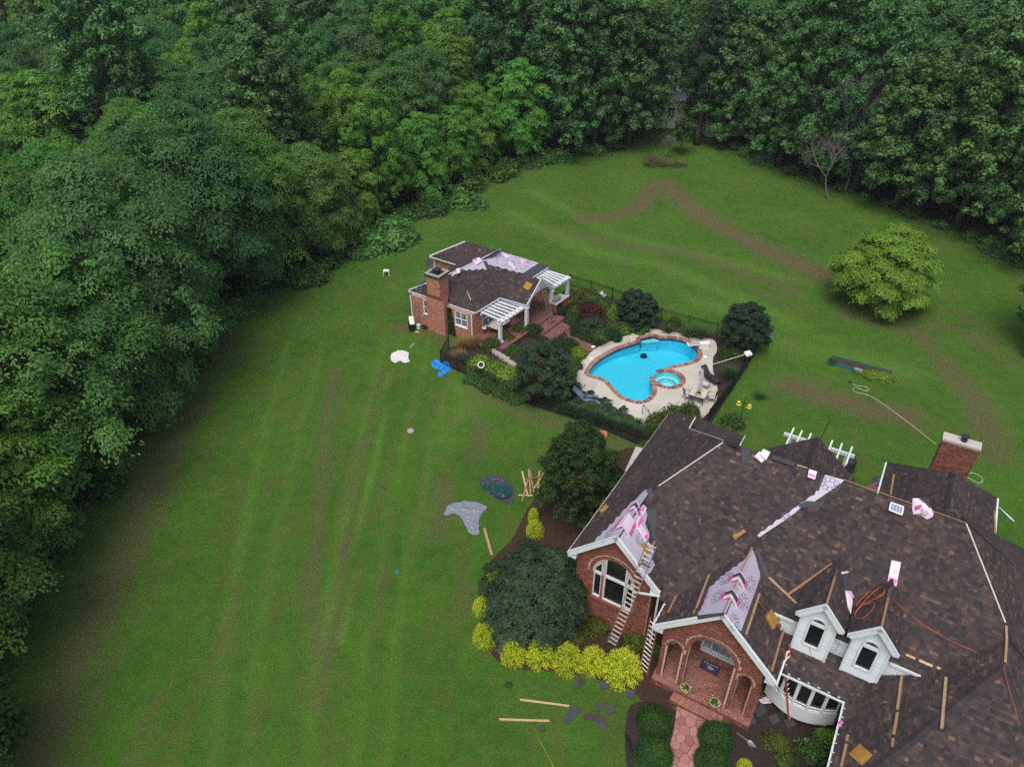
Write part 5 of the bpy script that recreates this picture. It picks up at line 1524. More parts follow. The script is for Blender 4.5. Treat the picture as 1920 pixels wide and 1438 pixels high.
ladder(un(1206, 1262, 0), PTL.at(-5.3, 21.35), 1180, .46, 'orangefib', 'white', 'ladder with orange rails and white rungs left of the brick portico', W(1, 0, 0) * .9 + W(0, -1, 0) * .35)
ladder(un(1484, 1350, 0), PTR.at(.42, 22.6), 1214, .42, 'redfib', 'white', 'red fibreglass ladder rising in front of the curved bow window', UA * .35 + VB)

# ================================================================== THINGS LYING ON THE ROOFS
def board(pl, p, q, label, w=.10, h=.045, t=.6, lift=.03, world=None, cat='board', group='loose boards nailed or laid on the shingles'):
    a, b = (pl.px(*p) + pl.n * (lift + h / 2), pl.px(*q) + pl.n * (lift + h / 2)) if pl else (un(*p, lift + h / 2), un(*q, lift + h / 2))
    n = pl.n if pl else ZZ
    m = MB(); m.bar(a, b, w, h, n, t); m.t = [min(1, max(0, t + random.uniform(-.15, .15))) for _ in m.t]
    c = (a + b) / 2
    o = m.build('board', M['wood'], None, off=Vector(c)); o.location = c
    return tag(o, label, cat, group)
BL = [(PTL, (1287, 1081), (1254, 1149), 'long toe board left of the grey underlayment on the portico roof', .5), (PTL, (1331, 1078), (1307, 1141), 'toe board beside the left edge of the portico underlayment', .55),
      (PTL, (1304, 1144), (1302, 1151), 'short board stub below the left portico underlayment', .5),
      (PTR, (1422, 1113), (1397, 1189), 'toe board beside the right edge of the portico underlayment', .65), (PTR, (1467, 1181), (1445, 1257), 'toe board near the right eave of the portico roof', .4),
      (Fp, (1442, 1082), (1494, 1131), 'weathered board slanting down to the left dormer roof', .55), (Fp, (1561, 1056), (1479, 1113), 'long grey brown board laid across the slope above the left dormer', .3),
      (WLp, (1692, 1268), (1684, 1331), 'upper board of the three in line below the right dormer', .45), (WLp, (1684, 1337), (1677, 1378), 'middle board of the three in line below the right dormer', .4),
      (WLp, (1676, 1385), (1674, 1401), 'lowest and shortest board in the line below the right dormer', .45), (WLp, (1775, 1271), (1767, 1367), 'upright pale board right of the three in line, near the hip', .7),
      (WLp, (1591, 1379), (1589, 1390), 'short block of wood above the board by the right gutter', .4), (WLp, (1588, 1396), (1579, 1437), 'board along the right gutter beside the ochre foam pad', .55),
      (Fp, (1698, 1226), (1716, 1234), 'first pale board stub right of the right dormer roof', .95), (Fp, (1723, 1237), (1748, 1248), 'middle pale board right of the right dormer roof', .95), (Fp, (1756, 1250), (1767, 1255), 'last pale board stub right of the right dormer roof', .95),
      (RWL, (1677, 891), (1671, 928), 'single board on the rear wing roof left of the brick chimney', .45), (RWR, (1863, 959), (1864, 1002), 'board along the far right eave behind the chimney', .45),
      (GRp, (1228, 1012), (1220, 1026), 'short weathered board beside the foam pad by the gable', .35), (GRp, (1209, 1040), (1196, 1062), 'brown board lying down the gable underlayment', .2)]
for pl, p, q, lb, t in BL: board(pl, p, q, lb, t=t)
def pad(pl, quad, label, th=.07, lift=.03):
    P = [pl.px(*p) for p in quad]; c = sum(P) / 4
    m = MB()
    N = 5
    g = [[(P[0] * (1 - i / N) + P[1] * (i / N)) * (1 - j / N) + (P[3] * (1 - i / N) + P[2] * (i / N)) * (j / N) for i in range(N + 1)] for j in range(N + 1)]
    def hh(i, j): 
        e_ = min(i, N - i, j, N - j)
        return lift + th * (.72 if e_ == 0 else 1.0) + random.uniform(-.006, .006)
    top = [[g[j][i] + pl.n * hh(i, j) for i in range(N + 1)] for j in range(N + 1)]
    for j in range(N):
        for i in range(N): m.face([top[j][i], top[j][i + 1], top[j + 1][i + 1], top[j + 1][i]])
    for a, b in [((0, i), (0, i + 1)) for i in range(N)] + [((N, i + 1), (N, i)) for i in range(N)] + [((i + 1, 0), (i, 0)) for i in range(N)] + [((i, N), (i + 1, N)) for i in range(N)]:
        m.face([g[a[0]][a[1]] + pl.n * .02, g[b[0]][b[1]] + pl.n * .02, top[b[0]][b[1]], top[a[0]][a[1]]])
    o = m.build('foam_pad', M['foam'], None, off=Vector(c)); o.location = c
    return tag(o, label, 'foam pad', 'ochre foam knee pads on the roofs')
pad(PTR, [(1443, 1142), (1459, 1162), (1447, 1180), (1433, 1154)], 'dark ochre foam pad on the right portico slope beside the left dormer', .12)
pad(WLp, [(1613, 1396), (1637, 1416), (1616, 1436), (1593, 1415)], 'diamond laid ochre foam pad by the right gutter at the lower roof edge')
pad(Fp, [(1373, 1004), (1395, 992), (1399, 997), (1379, 1012)], 'ochre foam pad on the big slope left of the grey valley strip', .1)
pad(PLp, [(1125, 960), (1138, 946), (1142, 951), (1128, 963)], 'ochre foam pad near the left eave beside the dark tree', .1)
pad(GRp, [(1200, 1022), (1206, 1017), (1218, 1034), (1211, 1039)], 'torn ochre foam pad on the gable underlayment by the ladder top', .1)
pad(PGL, [(988, 529), (1000, 534), (991, 546), (981, 540)], 'ochre foam pad on the pool house porch roof', .1)

def bundle(pl, quad, th, label, prints=(), dots=(), lift=.03, mat='wrap', group='wrapped shingle bundles left on the roofs', tilt=0.0):
    P = [pl.px(*p) + pl.n * lift for p in quad]; c = sum(P) / 4; n = pl.n
    o = thing('shingle_bundle', label, 'shingle bundle', tuple(c), group)
    T = [p + n * th for p in P]
    def body(m):
        k = .94
        T2 = [c + n * th + (t - c - n * th) * k for t in T]
        m.hexa(P + T, .5); m.hexa(T + [t + n * .012 for t in T2], .5, False)
    part('wrapper', o, M[mat], body)
    uv = lambda x, y, h=0.: (P[0] * (1 - x) + P[1] * x) * (1 - y) + (P[3] * (1 - x) + P[2] * x) * y + n * (th + .016 + h)
    for (x0, x1, y0, y1) in prints:
        part('print_band', o, M['pink'], lambda m: m.hexa([uv(x0, y0, -.004), uv(x1, y0, -.004), uv(x1, y1, -.004), uv(x0, y1, -.004), uv(x0, y0), uv(x1, y0), uv(x1, y1), uv(x0, y1)]))
    if dots:
        m = MB()
        for x, y in dots: m.hexa([uv(x - .035, y - .02, -.002), uv(x + .035, y - .02, -.002), uv(x + .035, y + .02, -.002), uv(x - .035, y + .02, -.002), uv(x - .035, y - .02, .002), uv(x + .035, y - .02, .002), uv(x + .035, y + .02, .002), uv(x - .035, y + .02, .002)])
        stuff(m.build('print_marks', M['ink'], o))
    return o
bundle(Fp, [(1671, 1050), (1689, 1054), (1680, 1099), (1663, 1092)], .09, 'single white bundle with pink lower end on the big slope above the orange cord', [(.06, .94, .72, .92)], [(.5, .45), (.56, .5), (.6, .4), (.72, .36)])
bundle(Fp, [(1517, 880), (1532, 885), (1528, 900), (1514, 895)], .16, 'small white bundle with pink band on the ridge left of the grey valley', [(.08, .92, .45, .8)])
bundle(Fp, [(1414, 857), (1424, 847), (1440, 858), (1428, 868)], .1, 'lower bundle of the crossed pair on the ridge, pink left edge', [(0.02, .2, .1, .6)])
bundle(Fp, [(1424, 852), (1432, 843), (1445, 849), (1437, 864)], .1, 'upper bundle of the crossed pair on the ridge', [], [(.4, .3), (.5, .32), (.45, .25)], lift=.15)
bundle(DORM[0][2], [(1577, 1073), (1593, 1071), (1601, 1107), (1584, 1107)], .05, 'opened bundle showing dark shingles between the two dormers', mat='starter')
bundle(DORM[0][2], [(1576, 1072), (1594, 1069), (1594, 1073), (1577, 1076)], .075, 'curled pink wrapper rim at the top of the opened bundle')
bundle(GRp, [(1203, 947), (1209, 953), (1204, 967), (1196, 960)], .1, 'topmost pink bundle on the gable ridge, nearest the hip', [(.1, .5, .2, .8)])
bundle(GRp, [(1191, 985), (1196, 978), (1215, 1008), (1208, 1015)], .07, 'long narrow white bundle down the gable underlayment', [(.1, .9, .75, .95)], [(.5, .3), (.5, .45), (.5, .6)])
bundle(GRp, [(1191, 984), (1199, 968), (1203, 973), (1193, 992)], .085, 'hot pink narrow bundle crossing the gable underlayment', [(.05, .95, .05, .95)])
def arch_bundle(rp, along, dl, dr, L, width, th, label, top='starter', name='shingle_bundle', pinkends=True):
    """bundle bent over a ridge: rp ridge point, along the ridge, dl / dr down the two slopes"""
    o = thing(name, label, 'shingle bundle', tuple(rp), 'wrapped shingle bundles left on the roofs')
    up = ZZ; N = 10
    def prof(t): return rp + (dl * (-t) * L if t < 0 else dr * t * L) + up * (.18 * (1 - t * t) + .04)
    ts = np.linspace(-1, 1, N + 1)
    def sheet(m, w0, w1, lo, hi, tt):
        for i in range(len(tt) - 1):
            a, b = prof(tt[i]), prof(tt[i + 1])
            m.hexa([a + along * w0 + up * lo, a + along * w1 + up * lo, b + along * w1 + up * lo, b + along * w0 + up * lo, a + along * w0 + up * hi, a + along * w1 + up * hi, b + along * w1 + up * hi, b + along * w0 + up * hi])
    part('shingle_stack', o, M[top], lambda m: sheet(m, -width / 2, width / 2, 0, th, ts))
    def rim(m):
        sheet(m, -width / 2 - .05, -width / 2 + .02, -.05, th + .02, ts); sheet(m, width / 2 - .02, width / 2 + .04, -.03, th + .015, ts)
    part('wrapper', o, M['wrap'], rim)
    if pinkends:
        part('print_band', o, M['pink'], lambda m: (sheet(m, -width / 2 - .06, width / 2 + .02, .0, th + .03, ts[:3]), sheet(m, -width / 2, width / 2 + .05, .0, th + .025, ts[-2:])))
    return o
sl, sr = -UA - ZZ, UA - ZZ
sl = sl / np.linalg.norm(sl); sr = sr / np.linalg.norm(sr)
arch_bundle(W(-2.44, 23.1, 6.78), VB, sl, sr, .56, .30, .09, 'upper dark shingle bundle in pink wrapper bent over the portico ridge')
arch_bundle(W(-2.44, 22.0, 6.78), VB, sl, sr, .56, .30, .09, 'lower dark shingle bundle in torn pink wrapper bent over the portico ridge')
arch_bundle(W(-7.97, 23.2, 7.0), VB, sl, sr, .62, .34, .08, 'near pink and white bundle bent over the gable ridge', top='wrap')
arch_bundle(W(-7.97, 23.6, 7.0), VB, sl, sr, .58, .3, .08, 'second white bundle bent over the gable ridge behind the near one', top='wrap')
arch_bundle(W(-7.97, 24.5, 7.0), VB, sl, sr, .4, .3, .1, 'pink bundle and scraps on the gable ridge below the hip')
def rag(pl_or_z, pts, label, mat='wrap', hgt=.12, name='plastic_wrapper', cat='wrapper'):
    """crumpled plastic: a faceted, puckered sheet over an outline"""
    Q = [(pl_or_z.px(*p) if isinstance(pl_or_z, Plane) else un(*p, pl_or_z)) for p in pts]
    n = pl_or_z.n if isinstance(pl_or_z, Plane) else ZZ
    c = sum(Q) / len(Q); m = MB(); r = random.Random(len(label)); rings = 3
    R = [[c + (q - c) * (k / rings) * (1 + (r.random() - .5) * .15 * (k < rings)) + n * (.035 + (hgt * (1 - (k / rings) ** 2) * r.uniform(.3, 1.1) if k < rings else 0)) for q in Q] for k in range(rings + 1)]
    for k in range(rings):
        for i in range(len(Q)):
            j = (i + 1) % len(Q)
            if k == 0: m.face([R[0][0], R[1][i], R[1][j]])
            else: m.face([R[k][i], R[k + 1][i], R[k + 1][j], R[k][j]])
    for i in range(len(Q)): m.face([Q[i - 1] + n * .005, Q[i] + n * .005, R[-1][i], R[-1][i - 1]])
    o = m.build(name, M[mat], None, off=Vector(c)); o.location = c
    return tag(o, label, cat, 'torn plastic shingle wrappers')
rag(DORM[0][2], [(1584, 1106), (1601, 1108), (1602, 1117), (1595, 1118), (1591, 1130), (1594, 1150), (1589, 1138), (1586, 1120)], 'torn white wrapper tail running down between the dormers')
rag(0.0, [(1207, 1176), (1216, 1180), (1226, 1180), (1220, 1190), (1212, 1200), (1204, 1197), (1209, 1188)], 'pink wrapper lying on the ground between gable and portico', hgt=.3)
rag(0.0, [(1422, 1312), (1434, 1304), (1448, 1303), (1453, 1310), (1446, 1318), (1428, 1320)], 'pink wrapper on the mulch below the bow window', hgt=.25)
rag(WLp, [(1571, 1354), (1580, 1350), (1582, 1355), (1576, 1359)], 'hot pink scrap caught on the right gutter', mat='pink', hgt=.05)
rag(0.0, [(1508, 1382), (1519, 1386), (1517, 1396), (1509, 1394)], 'pale pink scrap in the shrubs by the right gutter', hgt=.1)
rag(0.0, [(1539, 1350), (1549, 1352), (1548, 1361), (1541, 1359)], 'white scrap on the dark mulch below the bow window', mat='tarp_white', hgt=.06)
rag(Fp, [(1711, 934), (1722, 934), (1738, 940), (1746, 952), (1750, 962), (1748, 969), (1738, 974), (1726, 966), (1712, 964), (1710, 950)], 'big crumpled pink and white wrapper on the ridge right of the solar vent', hgt=.34)
rag(Fp, [(1713, 946), (1728, 944), (1738, 952), (1730, 958), (1714, 957)], 'hot pink fold on top of the big crumpled wrapper', mat='pink', hgt=.42)
rag(Fp, [(1722, 933), (1736, 934), (1748, 952), (1742, 956), (1733, 941)], 'dark shingle edge sticking out of the big crumpled wrapper', mat='starter', hgt=.40, cat='shingle scrap')
rag(Fp, [(1770, 955), (1790, 953), (1803, 968), (1797, 972), (1786, 960), (1774, 960)], 'grey and white wrapper curled at the right end of the ridge', mat='starter', hgt=.16, cat='shingle scrap')
# pool house roof litter
for k, (q, lb) in enumerate(((((927, 476), (935, 474), (937, 481), (931, 482)), 'pink and dark scrap high on the bare pool house slope'), (((943, 476), (955, 482), (951, 486), (944, 480)), 'second pink scrap on the bare pool house slope'),
        (((952, 493), (956, 492), (968, 505), (963, 506)), 'long pink strip in the middle of the bare pool house slope'), (((977, 489), (986, 490), (985, 496), (979, 495)), 'hot pink scrap near the far eave of the pool house'))):
    bundle(S1, q, .05, lb, [(.2, .8, .3, .8)] if k == 3 else [], group='pink scraps on the pool house roof')
bundle(S1, [(885, 489), (897, 484), (902, 492), (893, 498)], .12, 'pink and white bundle on the pool house ridge above the chimney', [(.1, .5, .1, .4)], group='pink scraps on the pool house roof')
bundle(S1, [(854, 506), (860, 504), (862, 513), (856, 515)], .1, 'white bundle at the left end of the pool house ridge', group='pink scraps on the pool house roof')
def tubeobj(name, pts, r, mat, label, cat, group=None, n=5):
    c = sum(pts) / len(pts); m = MB(); m.tube(pts, r, n)
    o = m.build(name, M[mat], None, True, off=Vector(c)); o.location = c
    return tag(o, label, cat, group)
def spl(pl, pxs, lift=.045, n=5, closed=False):
    if pl == 'top':
        P = [house_top(x, y) for x, y in pxs]; return smooth([p + q * lift for p, q in P], n, closed)
    P = [(pl.px(*p) + pl.n * lift) if isinstance(pl, Plane) else un(*p, pl + lift) for p in pxs]
    return smooth(P, n, closed)
tubeobj('extension_cord', spl('top', [(1597, 1152), (1608, 1134), (1620, 1118), (1628, 1109), (1634, 1110), (1640, 1117), (1646, 1120), (1655, 1115), (1660, 1108), (1658, 1102), (1650, 1102), (1640, 1110), (1625, 1125), (1612, 1140), (1604, 1150), (1598, 1148), (1594, 1140), (1600, 1133), (1612, 1132), (1624, 1134), (1638, 1130), (1640, 1136), (1632, 1150), (1618, 1160), (1607, 1160), (1605, 1152), (1615, 1138), (1632, 1128), (1655, 1118), (1661, 1110)]), .014, 'orangecord', 'orange cord lying in loops on the shingles above the right dormer', 'cord')
tubeobj('rope', spl('top', [(1671, 1122), (1692, 1140), (1730, 1170), (1775, 1197), (1830, 1222), (1883, 1246)], .05), .013, 'orangecord', 'thin red rope running from the orange cord to the right hip', 'rope')
tubeobj('rope', spl(Fp, [(1660, 1103), (1680, 1060), (1710, 1005), (1738, 972)], .06), .010, 'rope', 'thin brown rope from the crumpled wrapper down to the white bundle', 'rope')
tubeobj('rope', spl(PTR, [(1380, 1120), (1410, 1155), (1440, 1195), (1471, 1231)], .12), .009, 'rope', 'thin brown rope across the right portico slope', 'rope')
tubeobj('rope', spl(PTR, [(1418, 1128), (1440, 1155), (1460, 1178), (1480, 1200)], .12), .011, 'orangecord', 'red rope under the ochre pad on the right portico slope', 'rope')
tubeobj('rope', spl(WLp, [(1885, 1254), (1893, 1290), (1905, 1330), (1915, 1365)], .16), .012, 'orangecord', 'red rope running down beside the right hip caps', 'rope')
tubeobj('rope', [W(1.1, 23.0, 4.6), W(1.3, 22.9, 4.28), W(1.7, 22.85, 4.25), W(2.0, 23.0, 4.6), W(2.1, 23.3, 5.0), W(2.12, 23.5, 5.2)], .009, 'rope', 'thin reddish rope hanging in front of the two dormers', 'rope')
# ================================================================== PLANTS
def leaf_mesh(name, C, Nn, L, Wd, tint, mat, fold=.18, axis=None, rng=None):
    """one diamond shaped leaf per row of C"""
    n = len(C)
    Nn = Nn / (np.linalg.norm(Nn, axis=1, keepdims=True) + 1e-9)
    if axis is None:
        a = rng.normal(size=(n, 3))
    else: a = axis
    u = a - Nn * (a * Nn).sum(1, keepdims=True); u /= (np.linalg.norm(u, axis=1, keepdims=True) + 1e-9)
    v = np.cross(Nn, u)
    L = np.asarray(L).reshape(-1, 1) * np.ones((n, 1)); Wd = np.asarray(Wd).reshape(-1, 1) * np.ones((n, 1))
    P = np.empty((n, 4, 3))
    P[:, 0] = C - u * L / 2; P[:, 1] = C + v * Wd / 2 + Nn * Wd * fold; P[:, 2] = C + u * L / 2 - Nn * L * .12; P[:, 3] = C - v * Wd / 2 + Nn * Wd * fold
    me = bpy.data.meshes.new(name)
    me.vertices.add(n * 4); me.vertices.foreach_set('co', P.astype('f').ravel())
    # two triangles a leaf, folded along its midrib
    idx = np.arange(n)[:, None] * 4 + np.array([0, 1, 2, 0, 2, 3])[None, :]
    idx = np.where(np.arange(6)[None, :] < 0, 0, idx)
    me.loops.add(n * 6); me.loops.foreach_set('vertex_index', idx.astype('i').ravel())
    me.polygons.add(n * 2); me.polygons.foreach_set('loop_start', (np.arange(n * 2) * 3).astype('i'))
    me.update(calc_edges=True)
    at = me.attributes.new('tint', 'FLOAT', 'FACE')
    at.data.foreach_set('value', np.repeat(np.clip(tint, 0, 1), 2).astype('f'))
    me.materials.append(mat)
    return me
def dirs(rng, n, zlo=-.4):
    z = rng.uniform(zlo, 1, n); t = rng.uniform(0, 2 * pi, n); r = np.sqrt(1 - z * z)
    return np.stack([r * np.cos(t), r * np.sin(t), z], 1)
def crown_mesh(name, seed, H, h0, R, lobes, clumps, leaves, L, Wd, mat, style='layer', csize=.17, squash=.8, spread=.7, lsize=.36, pow_=1.0):
    rng = np.random.default_rng(seed)
    t = np.linspace(.04, 1, lobes) ** .85
    prof = np.sqrt(np.clip(1 - ((t - .36) / .68) ** 2, .02, 1))
    prof = np.maximum(prof, .12) ** pow_ * np.where(t > .36, (1 - .45 * (pow_ - 1) * 2 * np.clip(t - .36, 0, 1)), 1)
    th = np.arange(lobes) * 2.39996 + rng.uniform(0, 6.28)
    rr = R * spread * prof * rng.uniform(.78, 1.15, lobes)
    LC = np.stack([rr * np.cos(th), rr * np.sin(th), h0 + (H - h0) * (.06 + .84 * t)], 1)
    LR = R * lsize * rng.uniform(.65, 1.3, lobes) * (.62 + .45 * prof)
    LC[-1] = (0, 0, H - LR[-1] * .8)
    # core lobes so that the middle is leafy too
    lb = np.repeat(np.arange(lobes), clumps)
    D = dirs(rng, len(lb), -.55)
    CC = LC[lb] + D * (LR[lb] * rng.uniform(.62, 1.06, len(lb)))[:, None] * np.array([1, 1, squash])
    cr = R * csize * rng.uniform(.6, 1.4, len(lb))
    out = CC - np.array([0, 0, h0 + (H - h0) * .35]); out /= np.linalg.norm(out, axis=1, keepdims=True)
    ci = np.repeat(np.arange(len(lb)), leaves); n = len(ci)
    if style == 'layer':
        nn = np.array([0, 0, 1.0]) + out * .75 + rng.normal(size=CC.shape) * .22; nn /= np.linalg.norm(nn, axis=1, keepdims=True)
        a = np.cross(nn, np.array([.3, .9, .1])); a /= np.linalg.norm(a, axis=1, keepdims=True); b = np.cross(nn, a)
        q = np.sqrt(rng.uniform(0, 1, n)) * cr[ci] * 1.25; an = rng.uniform(0, 2 * pi, n)
        # sprays are ragged stars, not discs
        q *= .55 + .45 * np.abs(np.cos(an * 2.5 + ci))
        rad = a[ci] * np.cos(an)[:, None] + b[ci] * np.sin(an)[:, None]
        C = CC[ci] + rad * q[:, None] + nn[ci] * (rng.normal(0, .10, n) * cr[ci] - .5 * (q / cr[ci]) ** 2 * cr[ci] * .6)[:, None]
        N = nn[ci] + rad * .45 + rng.normal(size=(n, 3)) * .26
        ax = rad + out[ci] * .5 + rng.normal(size=(n, 3)) * .45
    else:
        g = rng.normal(size=(n, 3)); g[:, 2] += .35; g /= np.linalg.norm(g, axis=1, keepdims=True)
        C = CC[ci] + g * (cr[ci] * rng.uniform(.45, 1.0, n) * .82)[:, None] * np.array([1, 1, .8])
        N = g + np.array([0, 0, .45]) + rng.normal(size=(n, 3)) * .32
        ax = rng.normal(size=(n, 3)) + np.array([0, 0, -.5])
    tint = .58 * rng.beta(1.6, 1.6, len(lb))[ci] + .2 * rng.beta(2, 2, n) + .22 * rng.uniform(0, 1, lobes)[lb][ci]
    return leaf_mesh(name, C, N, L * rng.uniform(.7, 1.25, n), Wd * rng.uniform(.7, 1.25, n), tint, mat, axis=ax), LC
def mesh_of(mb, name, mat, smooth_=True):
    me = bpy.data.meshes.new(name); me.from_pydata([tuple(map(float, v)) for v in mb.v], [], mb.f)
    if smooth_: me.polygons.foreach_set('use_smooth', np.ones(len(mb.f), bool))
    at = me.attributes.new('tint', 'FLOAT', 'FACE'); at.data.foreach_set('value', np.array(mb.t, 'f'))
    me.materials.append(mat); me.update(); return me
def trunk_mesh(name, seed, H, r, LC, mat, frac=.82):
    rng = random.Random(seed); mb = MB()
    top = H * frac
    pts = [np.array([0, 0, -.1])] + [np.array([rng.uniform(-.2, .2) * k / 6, rng.uniform(-.2, .2) * k / 6, top * k / 6]) for k in range(1, 7)]
    mb.tube(pts, [r * 1.35] + [r * (1 - .85 * k / 6) for k in range(1, 7)], 8)
    for c in LC:
        z = max(1.2, min(c[2] - 1.0, top * .95) * .8); k = z / top
        b = np.array([0, 0, z]); m = (b + c) / 2 + np.array([0, 0, -.3])
        mb.tube([b, m, np.asarray(c)], [r * (1 - .8 * k) * .55, r * .3, r * .09], 5)
    return mesh_of(mb, name, mat)
def bare_mesh(name, seed, H, r, spread=.5, levels=5, up=.35, vase=True):
    rng = random.Random(seed); mb = MB()
    def grow(p, d, L, r, lv):
        k = 3; pts = [p]; q = p; dd = d
        for i in range(k):
            dd = dd + np.array([rng.gauss(0, .1), rng.gauss(0, .1), rng.gauss(.05, .07)]); dd /= np.linalg.norm(dd)
            q = q + dd * L / k; pts.append(q)
        mb.tube(pts, [max(.012, r * (1 - .4 * i / k)) for i in range(k + 1)], 5 if lv > 2 else 3, caps=False)
        if lv == 0: return
        for j in range(rng.choice((3, 4)) if lv > 1 else 3):
            a = rng.uniform(0, 2 * pi); s = spread * rng.uniform(.6, 1.3)
            x = np.cross(dd, (0, 0, 1) if abs(dd[2]) < .95 else (1, 0, 0)); x /= np.linalg.norm(x); y = np.cross(dd, x)
            nd_ = dd + (x * cos(a) + y * sin(a)) * s + np.array([0, 0, up * .4]); nd_ /= np.linalg.norm(nd_)
            grow(pts[rng.choice((2, 3, 3))], nd_, L * rng.uniform(.6, .85), r * .55, lv - 1)
    grow(np.zeros(3), np.array([0, 0, 1.0]), H * .3, r, levels)
    return mesh_of(mb, name, M['bare'])

# -------- tree kinds of the woods
KIND = {}
def kind(key, seed, H, h0, R, lobes, clumps, leaves, L, Wd, mat, style, r, **kw):
    c, LC = crown_mesh('crown', seed, H, h0, R, lobes, clumps, leaves, L, Wd, M[mat], style, **kw)
    t = trunk_mesh('trunk', seed, H, r, LC[::2], M['bark'])
    KIND[key] = (c, t, H)
kind('beech', 11, 15.5, 1.0, 5.4, 28, 18, 115, .24, .12, 'leaf_wood', 'layer', .26)
kind('beech2', 12, 14.0, .6, 5.0, 26, 18, 115, .23, .115, 'leaf_wood2', 'layer', .24, squash=.7)
kind('beech3', 13, 17.0, 1.6, 5.6, 30, 17, 115, .24, .12, 'leaf_wood3', 'layer', .28, spread=.76)
kind('oak', 14, 16.0, 1.2, 5.2, 30, 17, 85, .25, .15, 'leaf_wood3', 'tuft', .28, csize=.15)
kind('fresh', 15, 15.0, .6, 4.6, 26, 16, 90, .32, .13, 'leaf_fresh', 'layer', .22, squash=1.0)
kind('fresh2', 16, 17.5, 1.0, 4.6, 30, 14, 85, .32, .13, 'leaf_fresh', 'tuft', .24)
kind('poplar', 17, 22.0, .8, 5.6, 36, 19, 70, .31, .24, 'leaf_poplar', 'tuft', .34, squash=1.0, csize=.135)
kind('poplar2', 18, 20.5, .4, 6.0, 36, 19, 70, .31, .24, 'leaf_poplar', 'tuft', .34, csize=.13)
kind('far', 19, 18.0, 2.0, 5.2, 24, 16, 60, .42, .24, 'leaf_wood', 'tuft', .3, csize=.16)
kind('pine', 20, 19.0, 2.5, 3.6, 30, 16, 44, .42, .11, 'leaf_navy', 'layer', .26, squash=.5)
def tree(key, x, y, label, group, s=1.0, rz=0.0, name='tree', cat='tree', sz=1.0):
    c, t, H = KIND[key]
    o = thing(name, label, cat, (x, y, 0), group, rz)
    o.scale = (s, s, s * sz)
    for nm, me in (('crown', c), ('trunk', t)):
        link(nm, me, o)
    return o
rngt = random.Random(77)
TREES = []; EDGE_TREES = []
def inwood(x, y):
    l = edge_x(LEFT_EDGE, y); r_ = edge_x(RIGHT_EDGE, y)
    if l is not None and x < l: return 'L'
    if r_ is not None and x > r_: return 'R'
    return None
def visible(x, y, h=19):
    for z in (1, h * .5, h):
        px, py, dz = proj((x, y, z))
        m = 6.0 / dz * FPX
        if dz > 1 and -m < px < 1920 + m and -m * .7 < py < 1438 + m * .6: return True
    return False
def try_tree(x, y, gap):
    return all((x - a) ** 2 + (y - b) ** 2 > gap * gap for a, b in TREES)
# outermost trunks first, following the edges
def edge_points(E, step):
    out = []
    for (x0, y0), (x1, y1) in zip(E[:-1], E[1:]):
        n = max(1, int(hypot(x1 - x0, y1 - y0) / step))
        for k in range(n): out.append((x0 + (x1 - x0) * k / n, y0 + (y1 - y0) * k / n))
    return out
GAPS = [(24.5, 104, 3.6), (27.0, 118, 3.2), (24, 135, 3.5), (-18, 126, 4.0)]        # openings through which lawn or roofs show
def free(x, y): return all(hypot(x - a, y - b) > r_ for a, b, r_ in GAPS)
cand = [(p[0] + rngt.uniform(-.8, .4), p[1] + rngt.uniform(-.6, .6), 1) for p in edge_points(LEFT_EDGE, 5.2)] + [(p[0] + rngt.uniform(-.3, .8), p[1] + rngt.uniform(-.6, .6), 1) for p in edge_points(RIGHT_EDGE, 5.6)]
gy = 6.0
while gy < 150:
    gx = -112.0
    while gx < 112:
        x = gx + rngt.uniform(-2.1, 2.1); y = gy + rngt.uniform(-2.1, 2.1)
        if inwood(x, y) or y > 126: cand.append((x, y, 0))
        gx += 6.2 if gy < 100 else 7.0
    gy += 6.0 if gy < 100 else 6.8
